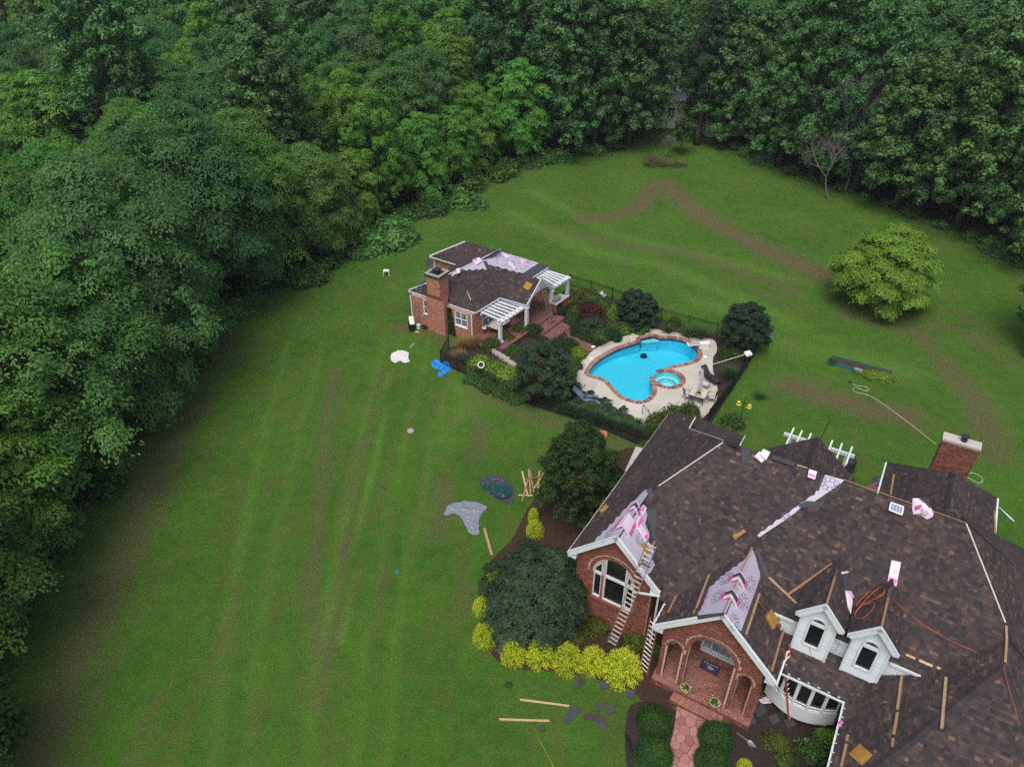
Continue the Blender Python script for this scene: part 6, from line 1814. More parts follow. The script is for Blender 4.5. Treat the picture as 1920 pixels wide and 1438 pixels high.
for x, y, edge in cand:
    if not visible(x, y) or not free(x, y) or not try_tree(x, y, 4.6 if edge else 5.2): continue
    side = inwood(x, y) or ('L' if x < 22 else 'R')
    le = edge_x(LEFT_EDGE, min(max(y, -9), 149))
    depth_in = (le - x) if side == 'L' else 9
    r = rngt.random()
    if side == 'R':
        key = 'poplar' if r < .45 else 'poplar2' if r < .85 else 'oak'
        lab, grp = ('tall dark glossy leaved tree in the dense wood right of the far lawn', 'tall trees of the wood on the right')
        s = rngt.uniform(.88, 1.12)
        if y < 72: s *= .86
    elif y > 112:
        key = 'far' if r < .5 else 'oak' if r < .72 else 'fresh2' if r < .86 else 'beech3'
        lab, grp = ('distant green tree in the wood along the top of the picture', 'distant trees of the back wood'); s = rngt.uniform(.9, 1.15)
    elif y > 72 or x > -16:
        if x > 6: key = 'poplar' if r < .55 else 'poplar2' if r < .8 else 'fresh2'
        else: key = 'fresh' if r < .12 else 'fresh2' if r < .24 else 'poplar' if r < .4 else 'beech3' if r < .6 else 'beech' if r < .8 else 'oak'
        lab, grp = ('leafy green tree in the wood behind the pool house', 'trees of the wood behind the pool house'); s = rngt.uniform(.85, 1.1)
        if edge and -15 < x < 5 and r < .75: key = 'fresh' if r < .45 else 'fresh2'
        if edge and key.startswith('fresh'): s *= .9
    else:
        key = ('beech2' if r < .5 else 'beech' if r < .75 else 'fresh' if r < .93 else 'oak') if y < 44 else ('beech' if r < .38 else 'beech2' if r < .58 else 'beech3' if r < .78 else 'oak' if r < .95 else 'fresh')
        lab, grp = ('layered green broadleaf tree in the dense wood left of the lawn', 'trees of the wood left of the lawn'); s = rngt.uniform(.84, 1.06)
        if y < 30: s *= .86
        if y < 19: key = 'fresh'
    if 62 < y < 95 and side == 'L' and edge: s *= .82
    look = {'beech': 'layered mid green', 'beech2': 'low layered green', 'beech3': 'tall layered green', 'oak': 'tufted green', 'fresh': 'feathery yellow green', 'fresh2': 'tall feathery yellow green', 'poplar': 'tall dark glossy', 'poplar2': 'broad dark glossy', 'far': 'distant bushy green'}[key]
    place = {'t': 'right of the far lawn', 'l': 'left of the lawn'}
    if side == 'R': where, grp = 'in the dense wood on the right of the far lawn', 'trees of the wood on the right'
    elif y > 112: where, grp = 'far back in the wood along the top of the picture', 'distant trees of the back wood'
    elif y > 72 or x > -16: where, grp = 'in the wood behind the pool house', 'trees of the wood behind the pool house'
    else: where, grp = 'in the dense wood left of the lawn', 'trees of the wood left of the lawn'
    TREES.append((x, y))
    o = tree(key, x, y, look + ' tree ' + where, grp + ', ' + look, s, rngt.uniform(0, 6.28), sz=rngt.uniform(.92, 1.1))
    if edge: EDGE_TREES.append((side, y, x, look, o))
ORD = ['first', 'second', 'third', 'fourth', 'fifth', 'sixth', 'seventh', 'eighth', 'ninth', 'tenth', 'eleventh', 'twelfth', 'thirteenth', 'fourteenth', 'fifteenth', 'sixteenth', 'seventeenth', 'eighteenth', 'nineteenth', 'twentieth']
for sd, txt in (('L', 'outer tree of the left wood, counted from the lower left'), ('R', 'outer tree of the right wood, counted from the far gap')):
    for k, e in enumerate(sorted((e for e in EDGE_TREES if e[0] == sd), key=lambda e: e[1] if sd == 'L' else -e[1])):
        if k < 20: e[4]['label'] = e[3] + ', ' + ORD[k] + ' ' + txt; e[4]['group'] = 'outer trees along the wood edges'
print('trees', len(TREES))

# trees that stand out
def single_tree(seed, px, H, h0, R, lobes, clumps, leaves, L, Wd, mat, style, r, label, name='tree', z=0, cat='tree', **kw):
    x, y = g2(*px); c, LC = crown_mesh('crown', seed, H, h0, R, lobes, clumps, leaves, L, Wd, M[mat], style, **kw)
    t = trunk_mesh('trunk', seed, H, r, LC[::2], M['bark'])
    o = thing(name, label, cat, (x, y, 0)); link('crown', c, o); link('trunk', t, o); return o
single_tree(41, (1640, 572), 8.0, .3, 3.75, 44, 13, 80, .24, .11, 'leaf_maple', 'layer', .16, 'lone spreading lime green tree on the right lawn', squash=.28, spread=1.02, csize=.15, lsize=.22, pow_=1.25)
single_tree(42, (1082, 960), 6.9, .6, 2.35, 38, 16, 75, .14, .075, 'leaf_dark', 'tuft', .13, 'dense dark green tree beside the left eave of the large house', spread=.86, lsize=.27, pow_=1.5)
single_tree(43, (1008, 1150), 3.9, .4, 2.4, 46, 11, 75, .13, .07, 'leaf_blue', 'layer', .10, 'broad dark grey green dogwood in the front bed', squash=.5, spread=1.02, csize=.14, lsize=.19)
single_tree(46, (955, 1200), 2.2, .3, 1.0, 9, 18, 50, .12, .07, 'leaf_blue', 'layer', .05, 'slim grey green side tree at the corner of the yellow shrub row')
single_tree(44, (1016, 742), 4.4, .3, 2.0, 34, 15, 60, .15, .07, 'leaf_blue', 'tuft', .09, 'grey green willowy tree behind the fence left of the pool', spread=.9, lsize=.22)
single_tree(45, (1392, 655), 4.2, .6, 1.85, 36, 14, 60, .16, .08, 'leaf_navy', 'tuft', .1, 'dark blue green round tree at the far right corner of the pool garden', spread=.88, lsize=.22)
single_tree(47, (1190, 608), 3.1, .4, 1.55, 34, 13, 60, .17, .07, 'leaf_navy', 'tuft', .09, 'dark blue green spreading evergreen behind the pool near the back fence', squash=.8, spread=.98, lsize=.2)
x, y = g2(1902, 660)
tree('poplar2', x + 3.2, y, 'dark tree at the right edge of the lawn below the wood', None, .62, 1.0)
x, y = g2(1306, 275)
single_tree(48, (1306, 272), 19, 6, 3.0, 16, 16, 40, .42, .12, 'leaf_navy', 'layer', .4, 'slender dark conifer standing alone in the gap of the back wood', squash=.5)
x, y = g2(1278, 290)
single_tree(49, (1276, 290), 5.0, 1.6, 1.6, 12, 16, 40, .25, .14, 'leaf_mid', 'tuft', .09, 'small slim tree in front of the gap behind the brush pile')
def bare_tree(seed, px, H, r, label, rz=0, **kw):
    x, y = g2(*px); o = thing('bare_tree', label, 'bare tree', (x, y, 0), None, rz)
    link('branches', bare_mesh('branches', seed, H, r, **kw), o); return o
o = bare_tree(51, (1552, 372), 9.5, .15, 'lower leafless grey tree leaning out of the right wood', spread=.8, up=.1); o.rotation_euler = (radians(8), radians(-26), 0)
o = bare_tree(52, (1562, 340), 17.5, .16, 'taller leafless grey tree in the right wood', spread=.42); o.rotation_euler = (radians(10), radians(-5), 0); o.location.y -= 4
o = bare_tree(53, (818, 330), 15.0, .15, 'leafless grey tree among the green trees behind the pool house', spread=.42); o.location.x -= 1.0
o = bare_tree(54, (30, 420), 15, .14, 'leafless grey tree deep in the left wood', spread=.42)

# -------- shrubs
SH = {}
M['leaf_clip'] = leafmat('clipped_leaves', [(0, (.02, .06, .012)), (.5, (.04, .115, .018)), (.8, (.07, .17, .025)), (1, (.26, .30, .06))], objvar=.1)
def shrub(key, seed, n, L, Wd, mat, kindof='dome', rough=.12, up=.6, twig=True):
    """unit shrub: radius 1, height 1 (scaled when planted)"""
    rng = np.random.default_rng(seed)
    if True:
      if kindof == 'dome':
        if rough > .1:
            k = 15; lc = dirs(rng, k, -.05) * rng.uniform(.42, .66, k)[:, None] * np.array([1, 1, .8]); lc[0] = (0, 0, .4); lr = rng.uniform(.26, .46, k) * (.85 + rough)
            li = rng.integers(0, k, n); D = dirs(rng, n, -.45); sh_ = np.where(rng.uniform(size=n) < .10, rng.uniform(1.05, 1.5, n), rng.uniform(.72, 1.04, n))
            C = lc[li] + D * (lr[li] * sh_)[:, None]; C[:, 2] = np.maximum(C[:, 2] * .95 + .08, .03)
            N = D * .9 + np.array([0, 0, up]) + rng.normal(size=(n, 3)) * .38
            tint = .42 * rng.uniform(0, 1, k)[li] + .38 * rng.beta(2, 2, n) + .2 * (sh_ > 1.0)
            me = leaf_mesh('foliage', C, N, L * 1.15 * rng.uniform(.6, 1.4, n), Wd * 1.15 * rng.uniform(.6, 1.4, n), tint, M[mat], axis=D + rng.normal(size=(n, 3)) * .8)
        else: D = dirs(rng, n, -.15)
      if kindof == 'dome' and rough <= .1:
        b = dirs(rng, 34, -.1); lump = np.max(D @ b.T, axis=1)
        rad = (.86 + rough * (lump - .9) * 6 + rng.normal(0, .05, n)) * rng.choice([1, 1, 1, .9, .78], n)
        C = D * rad[:, None] * np.array([1, 1, .9]) + np.array([0, 0, .12])
        C[:, 2] = np.maximum(C[:, 2], .03)
        N = D * .8 + np.array([0, 0, up]) + rng.normal(size=(n, 3)) * .45
        cl = rng.uniform(0, 1, 34)[np.argmax(D @ b.T, axis=1)]
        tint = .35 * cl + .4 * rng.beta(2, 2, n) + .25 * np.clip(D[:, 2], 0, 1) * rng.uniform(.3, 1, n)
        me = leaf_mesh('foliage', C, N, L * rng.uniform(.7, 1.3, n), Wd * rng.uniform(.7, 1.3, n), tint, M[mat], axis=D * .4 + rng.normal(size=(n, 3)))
    if kindof == 'spray':      # arching threads: gold cypress
        k = n // 9; D = dirs(rng, k, .0); C = []; A = []; ti = []
        for j in range(9):
            f = j / 8
            rad = .35 + .62 * f + rng.normal(0, .04, k)
            p = D * rad[:, None] * np.array([1, 1, .95]); p[:, 2] += .18 - .22 * f * f * (1 - D[:, 2])
            p += rng.normal(0, .035, (k, 3)); C.append(p); A.append(D * .8 + np.array([0, 0, -.5 * f]) + rng.normal(0, .35, (k, 3))); ti.append(np.clip(.18 + .62 * f + rng.normal(0, .16, k), 0, 1))
        C = np.concatenate(C); A = np.concatenate(A); C[:, 2] = np.maximum(C[:, 2], .03)
        N = rng.normal(size=C.shape) + np.array([0, 0, .8])
        me = leaf_mesh('foliage', C, N, L * rng.uniform(.7, 1.3, len(C)), Wd * rng.uniform(.7, 1.3, len(C)), np.concatenate(ti), M[mat], axis=A)
    elif kindof == 'blades':
        k = n; a = rng.uniform(0, 2 * pi, k); lean = rng.uniform(.15, 1.0, k) ** .8; b0 = rng.normal(0, .12, (k, 2)); P = []; F = []; T = []
        for i in range(k):
            d = np.array([cos(a[i]), sin(a[i])]); s_ = np.array([-d[1], d[0]]) * Wd * .5; ln = lean[i]; hgt = rng.uniform(.75, 1.1)
            base = len(P)
            for j in range(4):
                f = j / 3; rr_ = ln * (f ** 1.6); zz = hgt * (f - .55 * ln * f * f); w = (1 - f) * .9 + .1
                c = b0[i] + d * rr_
                P.append((*(c - s_ * w), max(.01, zz))); P.append((*(c + s_ * w), max(.01, zz)))
            for j in range(3): F.append((base + 2 * j, base + 2 * j + 1, base + 2 * j + 3, base + 2 * j + 2)); T.append(rng.beta(2, 2))
        me = bpy.data.meshes.new('foliage'); me.from_pydata(P, [], F); at = me.attributes.new('tint', 'FLOAT', 'FACE'); at.data.foreach_set('value', np.array(T, 'f')); me.materials.append(M[mat])
    st = MB()
    r2 = random.Random(seed)
    for k in range(5):
        a = r2.uniform(0, 6.28); st.tube([np.array([.05 * cos(a), .05 * sin(a), -.02]), np.array([.3 * cos(a), .3 * sin(a), .35]), np.array([.55 * cos(a), .55 * sin(a), .65])], [.035, .025, .012], 4)
    SH[key] = (me, mesh_of(st, 'stem', M['bark']))
shrub('gold', 61, 5400, .17, .035, 'leaf_gold', 'spray')
shrub('round', 62, 5200, .085, .045, 'leaf_dark', rough=.06)
shrub('round_mid', 63, 6500, .07, .038, 'leaf_clip', rough=.07)
shrub('yew', 64, 3600, .12, .05, 'leaf_dark', rough=.16)
shrub('mid', 65, 3000, .16, .09, 'leaf_mid', rough=.22)
shrub('lime', 66, 3400, .15, .085, 'leaf_lime', rough=.2)
shrub('olive', 67, 3200, .12, .06, 'leaf_olive', rough=.18)
shrub('blue', 68, 3000, .12, .05, 'leaf_blue', rough=.2)
shrub('red', 69, 2800, .15, .04, 'leaf_red', rough=.15)
shrub('wild', 70, 2400, .2, .11, 'leaf_wood', rough=.3)
shrub('lily', 71, 260, .05, .055, 'leaf_lily', 'blades')
shrub('grass', 72, 420, .03, .022, 'leaf_lily', 'blades')
shrub('tan', 73, 420, .03, .022, 'leaf_tan', 'blades')
shrub('weed', 74, 900, .2, .09, 'leaf_mid', rough=.4)
shrub('loose', 75, 1500, .16, .07, 'leaf_olive', rough=.4)
rngs = random.Random(5)
def plant(key, px, r, h, label, cat='shrub', group=None, name='shrub', z=0.0, sy=1.0, world=None):
    x, y = world if world else g2(*px)
    o = thing(name, label, cat, (x, y, z), group, rngs.uniform(0, 6.28))
    o.scale = (r, r * sy, h)
    f, s = SH[key]
    link('foliage', f, o)
    if key not in ('lily', 'grass', 'tan'): link('stem', s, o)
    return o
G1 = 'gold thread cypresses in the front bed'
for px, r, h, lb in (((963, 1232), 0.68, 1.2, 'first gold shrub of the row of five, at the left end by the dogwood'), ((1012, 1236), .72, 1.25, 'second gold shrub from the left in the row of five'), ((1063, 1246), .78, 1.25, 'middle gold shrub of the row of five'),
                     ((1112, 1250), .72, 1.25, 'fourth gold shrub from the left, greener than its neighbours'), ((1165, 1262), 0.98, 1.35, 'largest gold shrub, at the right end of the row beside the ladder'),
                     ((910, 1200), .66, 1.05, 'single round gold shrub left of the stone pot, below another'), ((905, 1145), .54, .9, 'smaller round gold shrub at the left edge of the front bed'),
                     ((928, 1090), .5, .85, 'gold shrub half hidden by the dogwood'), ((1003, 1000), .55, .9, 'gold shrub under the dense dark tree'), ((1000, 975), .34, .9, 'thin gold shrub tip above the other under the dark tree')):
    plant('gold', px, r, h, lb, 'gold shrub', G1)
G2 = 'clipped round shrubs beside the front walk'
plant('round_mid', (1225, 1360), .86, 1.15, 'upper clipped round shrub with yellow tips left of the front walk', group=G2)
plant('round_mid', (1226, 1420), .88, 1.15, 'lower clipped round shrub with yellow tips left of the front walk', group=G2)
plant('round_mid', (1340, 1388), .84, 1.0, 'upper smooth green round shrub right of the front walk', group=G2)
plant('round_mid', (1334, 1434), .86, 1.0, 'lower smooth green round shrub right of the front walk', group=G2)
for px, r, h, k, lb in (((1470, 1330), .4, .5, 'weed', 'small weedy plant at the foot of the red ladder'), ((1520, 1410), .8, .9, 'weed', 'leafy shrub at the bottom of the picture left of the right gutter'), ((1455, 1395), .7, .5, 'loose', 'sparse shrub in the mulch right of the shovel'),
                        ((1475, 1430), .6, .5, 'weed', 'low shrub at the bottom edge in the right bed'), ((1550, 1390), .6, .8, 'lime', 'bright leafy shrub against the right gutter'), ((1395, 1440), .35, .5, 'gold', 'small gold shrub at the bottom edge by the walk'),
                        ((1195, 1205), .9, .8, 'loose', 'dark straggly shrub below the gable window, right of its ladder'), ((1115, 1180), .8, .7, 'loose', 'straggly shrub left of the foot of the gable ladder'), ((1225, 1215), .45, .5, 'mid', 'low leafy plant beside the orange railed ladder'),
                        ((1070, 1200), .7, .5, 'loose', 'low sparse growth behind the yellow row'), ((955, 1285), .2, .2, 'mid', 'tiny weed at the edge of the bed below the yellow row'), ((1165, 905), .5, .8, 'mid', 'white flowering shrub at the left eave beside the dark tree'),
                        ((1215, 1440), .7, .35, 'loose', 'brownish low shrub at the bottom edge left of the walk')):
    plant(k, px, r, h, lb)
# pool garden
PG = [((922, 655), 1.15, 1.3, 'olive', 'olive tinted shrub at the left foot of the left pergola post'), ((950, 640), 1.05, 1.2, 'olive', 'olive tinted shrub right of the left pergola post'), ((975, 626), 1.0, 1.2, 'olive', 'olive tinted shrub between the two pergola posts'),
      ((1000, 625), 1.0, 1.2, 'yew', 'dark hedge shrub right below the second pergola post'), ((1020, 650), 1.0, 1.2, 'yew', 'dark hedge shrub, second along the patio edge'), ((1045, 654), 1.05, 1.2, 'yew', 'dark hedge shrub, third along the patio edge'), ((1068, 652), .95, 1.2, 'yew', 'dark hedge shrub at the right end, by the brick path'),
      ((1045, 592), .95, 1.1, 'yew', 'dark shrub right of the porch ladder'), ((1075, 605), 1.0, 1.1, 'yew', 'dark shrub below the maroon maple'), ((1078, 625), .95, 1.2, 'yew', 'dark shrub above the brick path'), ((1098, 632), 1.0, 1.2, 'yew', 'dark shrub right of the brick path top'),
      ((1085, 588), .9, .9, 'mid', 'fresh green shrub between the patio corner and the maroon maple'), ((1105, 590), 1.5, 1.5, 'red', 'maroon laceleaf maple in the pool garden'), ((1112, 612), 1.15, 1.0, 'blue', 'soft grey green mound below the maroon maple'),
      ((1082, 565), 1.2, 1.4, 'olive', 'reddish olive shrub beside the right pergola post'), ((1105, 560), 1.3, 1.4, 'olive', 'reddish olive shrub in front of the white sheeting'), ((1120, 575), 1.2, 1.3, 'mid', 'light green leafy shrub above the maroon maple'), ((1135, 585), 1.1, 1.2, 'olive', 'shrub with yellowish leaves left of the blue evergreen'),
      ((1150, 590), .9, .9, 'lime', 'lime green shrub left of the blue evergreen'), ((1150, 612), .8, .8, 'olive', 'ochre leaved low shrub in the bed behind the pool'), ((1170, 620), 1.2, 1.0, 'mid', 'low hedge shrub behind the pool, left'), ((1195, 618), 1.2, 1.0, 'mid', 'low hedge shrub behind the pool, middle'), ((1215, 608), 1.0, 1.0, 'yew', 'low hedge shrub behind the pool, right'),
      ((1148, 636), 1.1, 1.1, 'yew', 'dark shrub touching the left deck edge'), ((1130, 630), .7, .8, 'mid', 'small green shrub behind the red edged daylilies'),
      ((868, 680), .7, .9, 'blue', 'small grey shrub inside the fence corner'),
      ((900, 690), 1.3, 1.1, 'lime', 'bright green shrub behind the cream ring pot'), ((925, 700), 1.3, 1.1, 'lime', 'bright green shrub right of the cream ring pot'), ((950, 712), 1.3, 1.2, 'lime', 'bright green shrub in the middle of the left fence'), ((968, 730), 1.2, 1.2, 'lime', 'bright green shrub left of the willowy tree'),
      ((890, 712), 1.1, .9, 'mid', 'green shrub spilling through the left fence near the blue tarp'), ((915, 724), 1.1, .9, 'mid', 'second green shrub spilling through the left fence'), ((945, 738), 1.0, .9, 'mid', 'third green shrub spilling through the left fence'), ((970, 750), .9, .8, 'mid', 'last green shrub spilling through the left fence by the willowy tree'),
      ((960, 660), .9, .7, 'mid', 'low green mound in the dark bed behind the willowy tree'), ((990, 668), .8, .6, 'red', 'small maroon shrub half hidden by the willowy tree'), ((982, 690), .8, .8, 'mid', 'fresh green shrub left of the willowy tree'), ((1040, 680), .8, .8, 'blue', 'grey green shrub right behind the willowy tree'),
      ((1085, 668), .9, .9, 'lime', 'yellow green shrub below the brick path'), ((1072, 688), 1.0, 1.0, 'mid', 'green shrub along the left deck edge, second from the path'), ((1060, 705), 1.0, 1.0, 'mid', 'green shrub along the left deck edge, third from the path'),
      ((1062, 735), 1.3, 1.7, 'yew', 'tall dark shrub between the willowy tree and the deck'), ((1045, 755), 1.0, 1.0, 'yew', 'dark shrub beside the left fence under the willowy tree'),
      ((1375, 660), 1.1, 1.2, 'mid', 'leafy green shrub below the far right round tree'), ((1360, 668), .9, 1.0, 'yew', 'dark shrub at the diving board end of the deck'), ((1392, 668), .9, 1.1, 'yew', 'dark shrub by the black screened fence'),
      ((1300, 625), .8, .6, 'blue', 'low dark shrub by the back fence'), ((1265, 612), .9, .9, 'loose', 'thin brown shrub between the two grass clumps')]
for px, r, h, k, lb in PG: plant(k, px, r * .92, h, lb)
for px, r, h, k, lb in (((1252, 624), .9, 1.0, 'lily', 'left grass clump at the far deck edge'), ((1290, 632), 1.2, 1.4, 'lily', 'tall grass clump at the far deck edge, left of two'), ((1312, 634), 1.2, 1.4, 'lily', 'tall grass clump at the far deck edge, right of two'),
                        ((1366, 710), 1.2, 1.5, 'grass', 'feathery grass clump in the mulch beside the black screened fence'), ((868, 655), 1.1, 1.3, 'tan', 'tan ornamental grass clump left of the pool house steps'), ((888, 650), 1.1, 1.3, 'tan', 'second tan ornamental grass clump beside the pool house'), ((860, 672), 1.0, 1.0, 'tan', 'browner grass clump behind the fence corner'),
                        ((1125, 645), 1.0, .8, 'lily', 'daylily clump with yellowing leaves by the brick path'), ((1110, 640), .8, .8, 'lily', 'daylily clump above the brick path'),
                        ((1425, 745), .9, .5, 'grass', 'small grass clump standing alone on the right lawn'), ((1560, 683), .6, .7, 'lily', 'leafy clump at the left end of the lawn planter')):
    plant(k, px, r, h, lb, 'grass clump', name='grass_clump')
for k in range(15):
    t = k / 14; x, y = 1052 + 150 * t, 778 + 46 * t
    plant('lily', (x + rngs.uniform(-4, 4), y - 9 + rngs.uniform(-4, 4)), .8, .95, 'daylily clump in the row along the near pool fence', 'daylily', 'daylilies along the near pool fence', 'daylily')
for k in range(9):
    t = k / 8; plant('mid' if k % 2 else 'lily', (1085 + 110 * t + rngs.uniform(-3, 3), 762 + 38 * t + rngs.uniform(-3, 3)), .6, .8, 'leafy perennial behind the near pool fence', 'perennial', 'perennials behind the near pool fence', 'perennial')
for px, r, h, lb in (((1235, 800), 1.1, 1.3, 'yellow green shrub on the deck edge behind the house roof, left'), ((1262, 790), 1.1, 1.3, 'yellow green shrub on the deck edge behind the house roof, middle'), ((1290, 782), 1.0, 1.2, 'yellow green shrub on the deck edge behind the house roof, right'), ((1220, 818), .8, 1.0, 'dark shrub beside the garden gate behind the roof corner')):
    plant('loose' if 'yellow' in lb else 'yew', px, r, h, lb)
    if 'yellow' in lb: plant('olive', (px[0] + 4, px[1] + 2), r * .8, h * .8, lb.replace('yellow green shrub', 'lower olive growth of the shrub'))
plant('weed', (1372, 800), 1.0, .8, 'weedy grey green clump on the lawn below the screened fence')
for k, (px, r, h) in enumerate((((1630, 706), .8, .5), ((1645, 708), .8, .55), ((1660, 711), .7, .5))):
    plant('lime', px, r, h, ('left', 'middle', 'right')[k] + ' leafy plant of three in the right half of the lawn planter', 'plant', name='planter_plant')
plant('red', (1592, 688), .5, .3, 'reddish low plant in the left half of the lawn planter', 'plant', name='planter_plant')
plant('wild', (1603, 700), .3, .3, 'dark low plant in the middle of the lawn planter', 'plant', name='planter_plant')
# ivy up the pool house chimney side
ivr = np.random.default_rng(4); n = 900
s_ = ivr.uniform(3.85, 4.6, n); z_ = ivr.uniform(0, 2.6, n) ; s_ = 3.9 + (s_ - 3.9) * (1.1 - z_ / 4)
C = wA[None, :] + dW[None, :] * s_[:, None] + nW[None, :] * ivr.uniform(.03, .16, n)[:, None]; C[:, 2] = z_
o = thing('ivy', 'green ivy climbing the brick wall right of the pool house chimney', 'ivy', tuple(wA + dW * 4.1))
iv = leaf_mesh('foliage', C - (wA + dW * 4.1), np.tile(nW, (n, 1)) + ivr.normal(size=(n, 3)) * .4, .14, .1, ivr.beta(2, 2, n), M['leaf_dark'], rng=ivr); link('foliage', iv, o)
# thicket along the foot of the woods
GT = 'thicket bushes along the foot of the left and back woods'
def thicket(E, step, off, ymin, ymax, lab, grp, big=1.0):
    for x, y in edge_points(E, step):
        if ymin < y < ymax and free(x, y):
            k = rngs.choice(('wild', 'wild', 'mid', 'weed')); r = rngs.uniform(1.3, 2.4) * big
            x2, y2 = x + off + rngs.uniform(-.9, .7), y + rngs.uniform(-.8, .8)
            if visible(x2, y2, 2): plant(k, None, r, r * rngs.uniform(.7, 1.1), lab, 'bush', grp, 'thicket_bush', world=(x2, y2))
thicket(LEFT_EDGE, 2.4, 2.6, 60, 104, 'low wild bush at the foot of the wood behind the pool house', GT, 1.05)
thicket(LEFT_EDGE, 3.0, .6, 8, 60, 'wild bush under the outer trees of the left wood', 'bushes under the outer trees of the left wood', .8)
thicket(RIGHT_EDGE, 3.2, -.4, 30, 104, 'low dark bush under the outer trees of the right wood', 'bushes under the outer trees of the right wood', .8)
for px, r, h, lb in (((745, 455), 2.6, 2.0, 'wide bright bush jutting onto the lawn behind the pool house roof'), ((700, 470), 2.6, 2.2, 'wild bush at the wood edge left of the jutting one'), ((880, 385), 2.4, 1.6, 'low bush jutting onto the lawn in front of the yellow green trees')):
    plant('wild', px, r, h, lb, 'bush', name='thicket_bush')
# ================================================================== THINGS ON THE LAWN
def vnoise(rng, n=26):
    K = rng.normal(size=(n, 2)) * rng.uniform(.6, 5.5, n)[:, None]; ph_ = rng.uniform(0, 6.28, n); am = 1 / (1 + np.linalg.norm(K, axis=1))
    return lambda x, y: sum(am[i] * (1 - 2 * abs(sin(K[i, 0] * x + K[i, 1] * y + ph_[i]))) for i in range(n)) / am.sum()
def tarp(px, mat, label, seed, hgt=.3, name='tarp', step=.05, mat2=None, cat='tarp', parent=None, z0=.012):
    P = [g2(*p) for p in px]; c = np.mean(P, axis=0); f = vnoise(np.random.default_rng(seed))
    rj = random.Random(seed + 50); S = [(q[0] + rj.uniform(-.05, .05), q[1] + rj.uniform(-.05, .05)) for q in smooth(P, 4)]
    V = [Vector(p) for p in S]; nb = len(V); Ed = [(i, (i + 1) % nb) for i in range(nb)]
    xs = [p[0] for p in S]; ys = [p[1] for p in S]; r = random.Random(seed)
    y = min(ys)
    while y < max(ys):
        x = min(xs)
        while x < max(xs):
            q = (x + r.uniform(-.4, .4) * step, y + r.uniform(-.4, .4) * step)
            if inpoly(q[0], q[1], S) and min(hypot(q[0] - s[0], q[1] - s[1]) for s in S) > step * .5: V.append(Vector(q))
            x += step
        y += step
    vo, eo, fo = delaunay_2d_cdt(V, Ed, [], 1, 1e-4)[:3]
    vs = []
    for v in vo:
        d = min(hypot(v.x - s[0], v.y - s[1]) for s in S)
        e = min(1, d / .12 + .08)
        k = f(v.x * 2.6, v.y * 2.6)
        vs.append((v.x, v.y, z0 + hgt * e * max(.03, .45 + 1.9 * k)))
    m = MB()
    for q in fo:
        A, B, C = (Vector(vs[k]) for k in q[:3])
        q = q if (B - A).cross(C - A).z > 0 else q[::-1]
        m.f.append(tuple(q)); m.t.append(.5)
    m.v = vs
    sk = len(m.v)
    o = m.build(name, M[mat], parent, False, off=Vector((*c, 0)) if parent is None else None)
    if parent is None:
        o.location = (*c, 0); tag(o, label, cat)
    return o
tarp([(734, 664), (742, 659), (755, 657), (766, 662), (765, 670), (768, 678), (757, 680), (750, 676), (741, 680), (733, 674)], 'tarp_white', 'crumpled white sheet on the lawn left of the pool house', 3, .35, 'drop_sheet', cat='sheet')
tarp([(808, 680), (815, 675), (828, 678), (840, 680), (845, 690), (842, 698), (832, 702), (826, 707), (821, 702), (828, 694), (818, 692), (809, 687)], 'tarp_blue', 'crumpled bright blue tarp beside the fence corner', 4, .3)
tarp([(833, 966), (840, 948), (856, 942), (880, 940), (911, 948), (905, 962), (897, 980), (898, 1001), (882, 1000), (872, 985), (864, 970), (850, 962)], 'tarp_grey', 'silver grey tarp spread on the lawn above the single plank', 5, .22, step=.06)
dk = tarp([(898, 902), (910, 894), (935, 893), (950, 902), (960, 908), (964, 925), (960, 944), (945, 942), (930, 936), (912, 922)], 'tarp_dark', 'dark grey and green tarp bundled beside the crossed lumber', 6, .3, step=.06)
tarp([(903, 913), (925, 911), (945, 914), (956, 918), (958, 932), (944, 938), (930, 933), (914, 923)], 'tarp_green', '', 8, .5, 'green_side', parent=dk, step=.06, z0=.2)
dk.children[0].location = (-dk.location.x, -dk.location.y, 0)
tarp([(800, 488), (812, 485), (818, 490), (818, 500), (806, 502), (799, 496)], 'tarp_dark', 'dark green bag lying behind the left rear corner of the pool house', 7, .5, 'bag', cat='bag')
tarp([(1098, 544), (1110, 541), (1118, 546), (1128, 548), (1137, 557), (1128, 556), (1118, 551), (1105, 549)], 'tarp_white', 'white plastic sheeting heaped by the back fence right of the pergola', 9, 1.1, 'drop_sheet', cat='sheet')
LUM = [((979, 884), (989, 927), 'leftmost long piece of the crossed lumber pile', .9, .0), ((991, 880), (995, 925), 'upright piece in the middle of the crossed lumber pile, left of a pair', .6, .05), ((994, 882), (1001, 924), 'upright piece in the middle of the crossed lumber pile, right of a pair', .5, .05),
       ((991, 896), (979, 939), 'piece slanting to the lower left end of the crossed lumber pile', .5, .05), ((984, 899), (1018, 893), 'greyish cross piece on top of the crossed lumber pile', .15, .10), ((972, 928), (1007, 929), 'pale level piece along the bottom of the crossed lumber pile', .95, .0),
       ((1011, 883), (1009, 927), 'upright piece at the right of the crossed lumber pile', .85, .0), ((1023, 881), (1002, 915), 'piece slanting from the upper right of the crossed lumber pile', .75, .05), ((1009, 912), (1007, 928), 'short piece at the lower right of the crossed lumber pile', .9, .05)]
for p, q, lb, t, lf in LUM: board(None, p, q, lb, .10, .05, t, lf + .01, group='crossed lumber pieces on the lawn')
board(None, (908, 990), (922, 1040), 'single plank on the lawn below the silver grey tarp', .14, .04, .75, .01, group='planks lying on the lawn')
board(None, (975, 1311), (1067, 1323), 'upper of two planks on the lawn below the yellow shrubs', .10, .04, .8, .01, group='planks lying on the lawn')
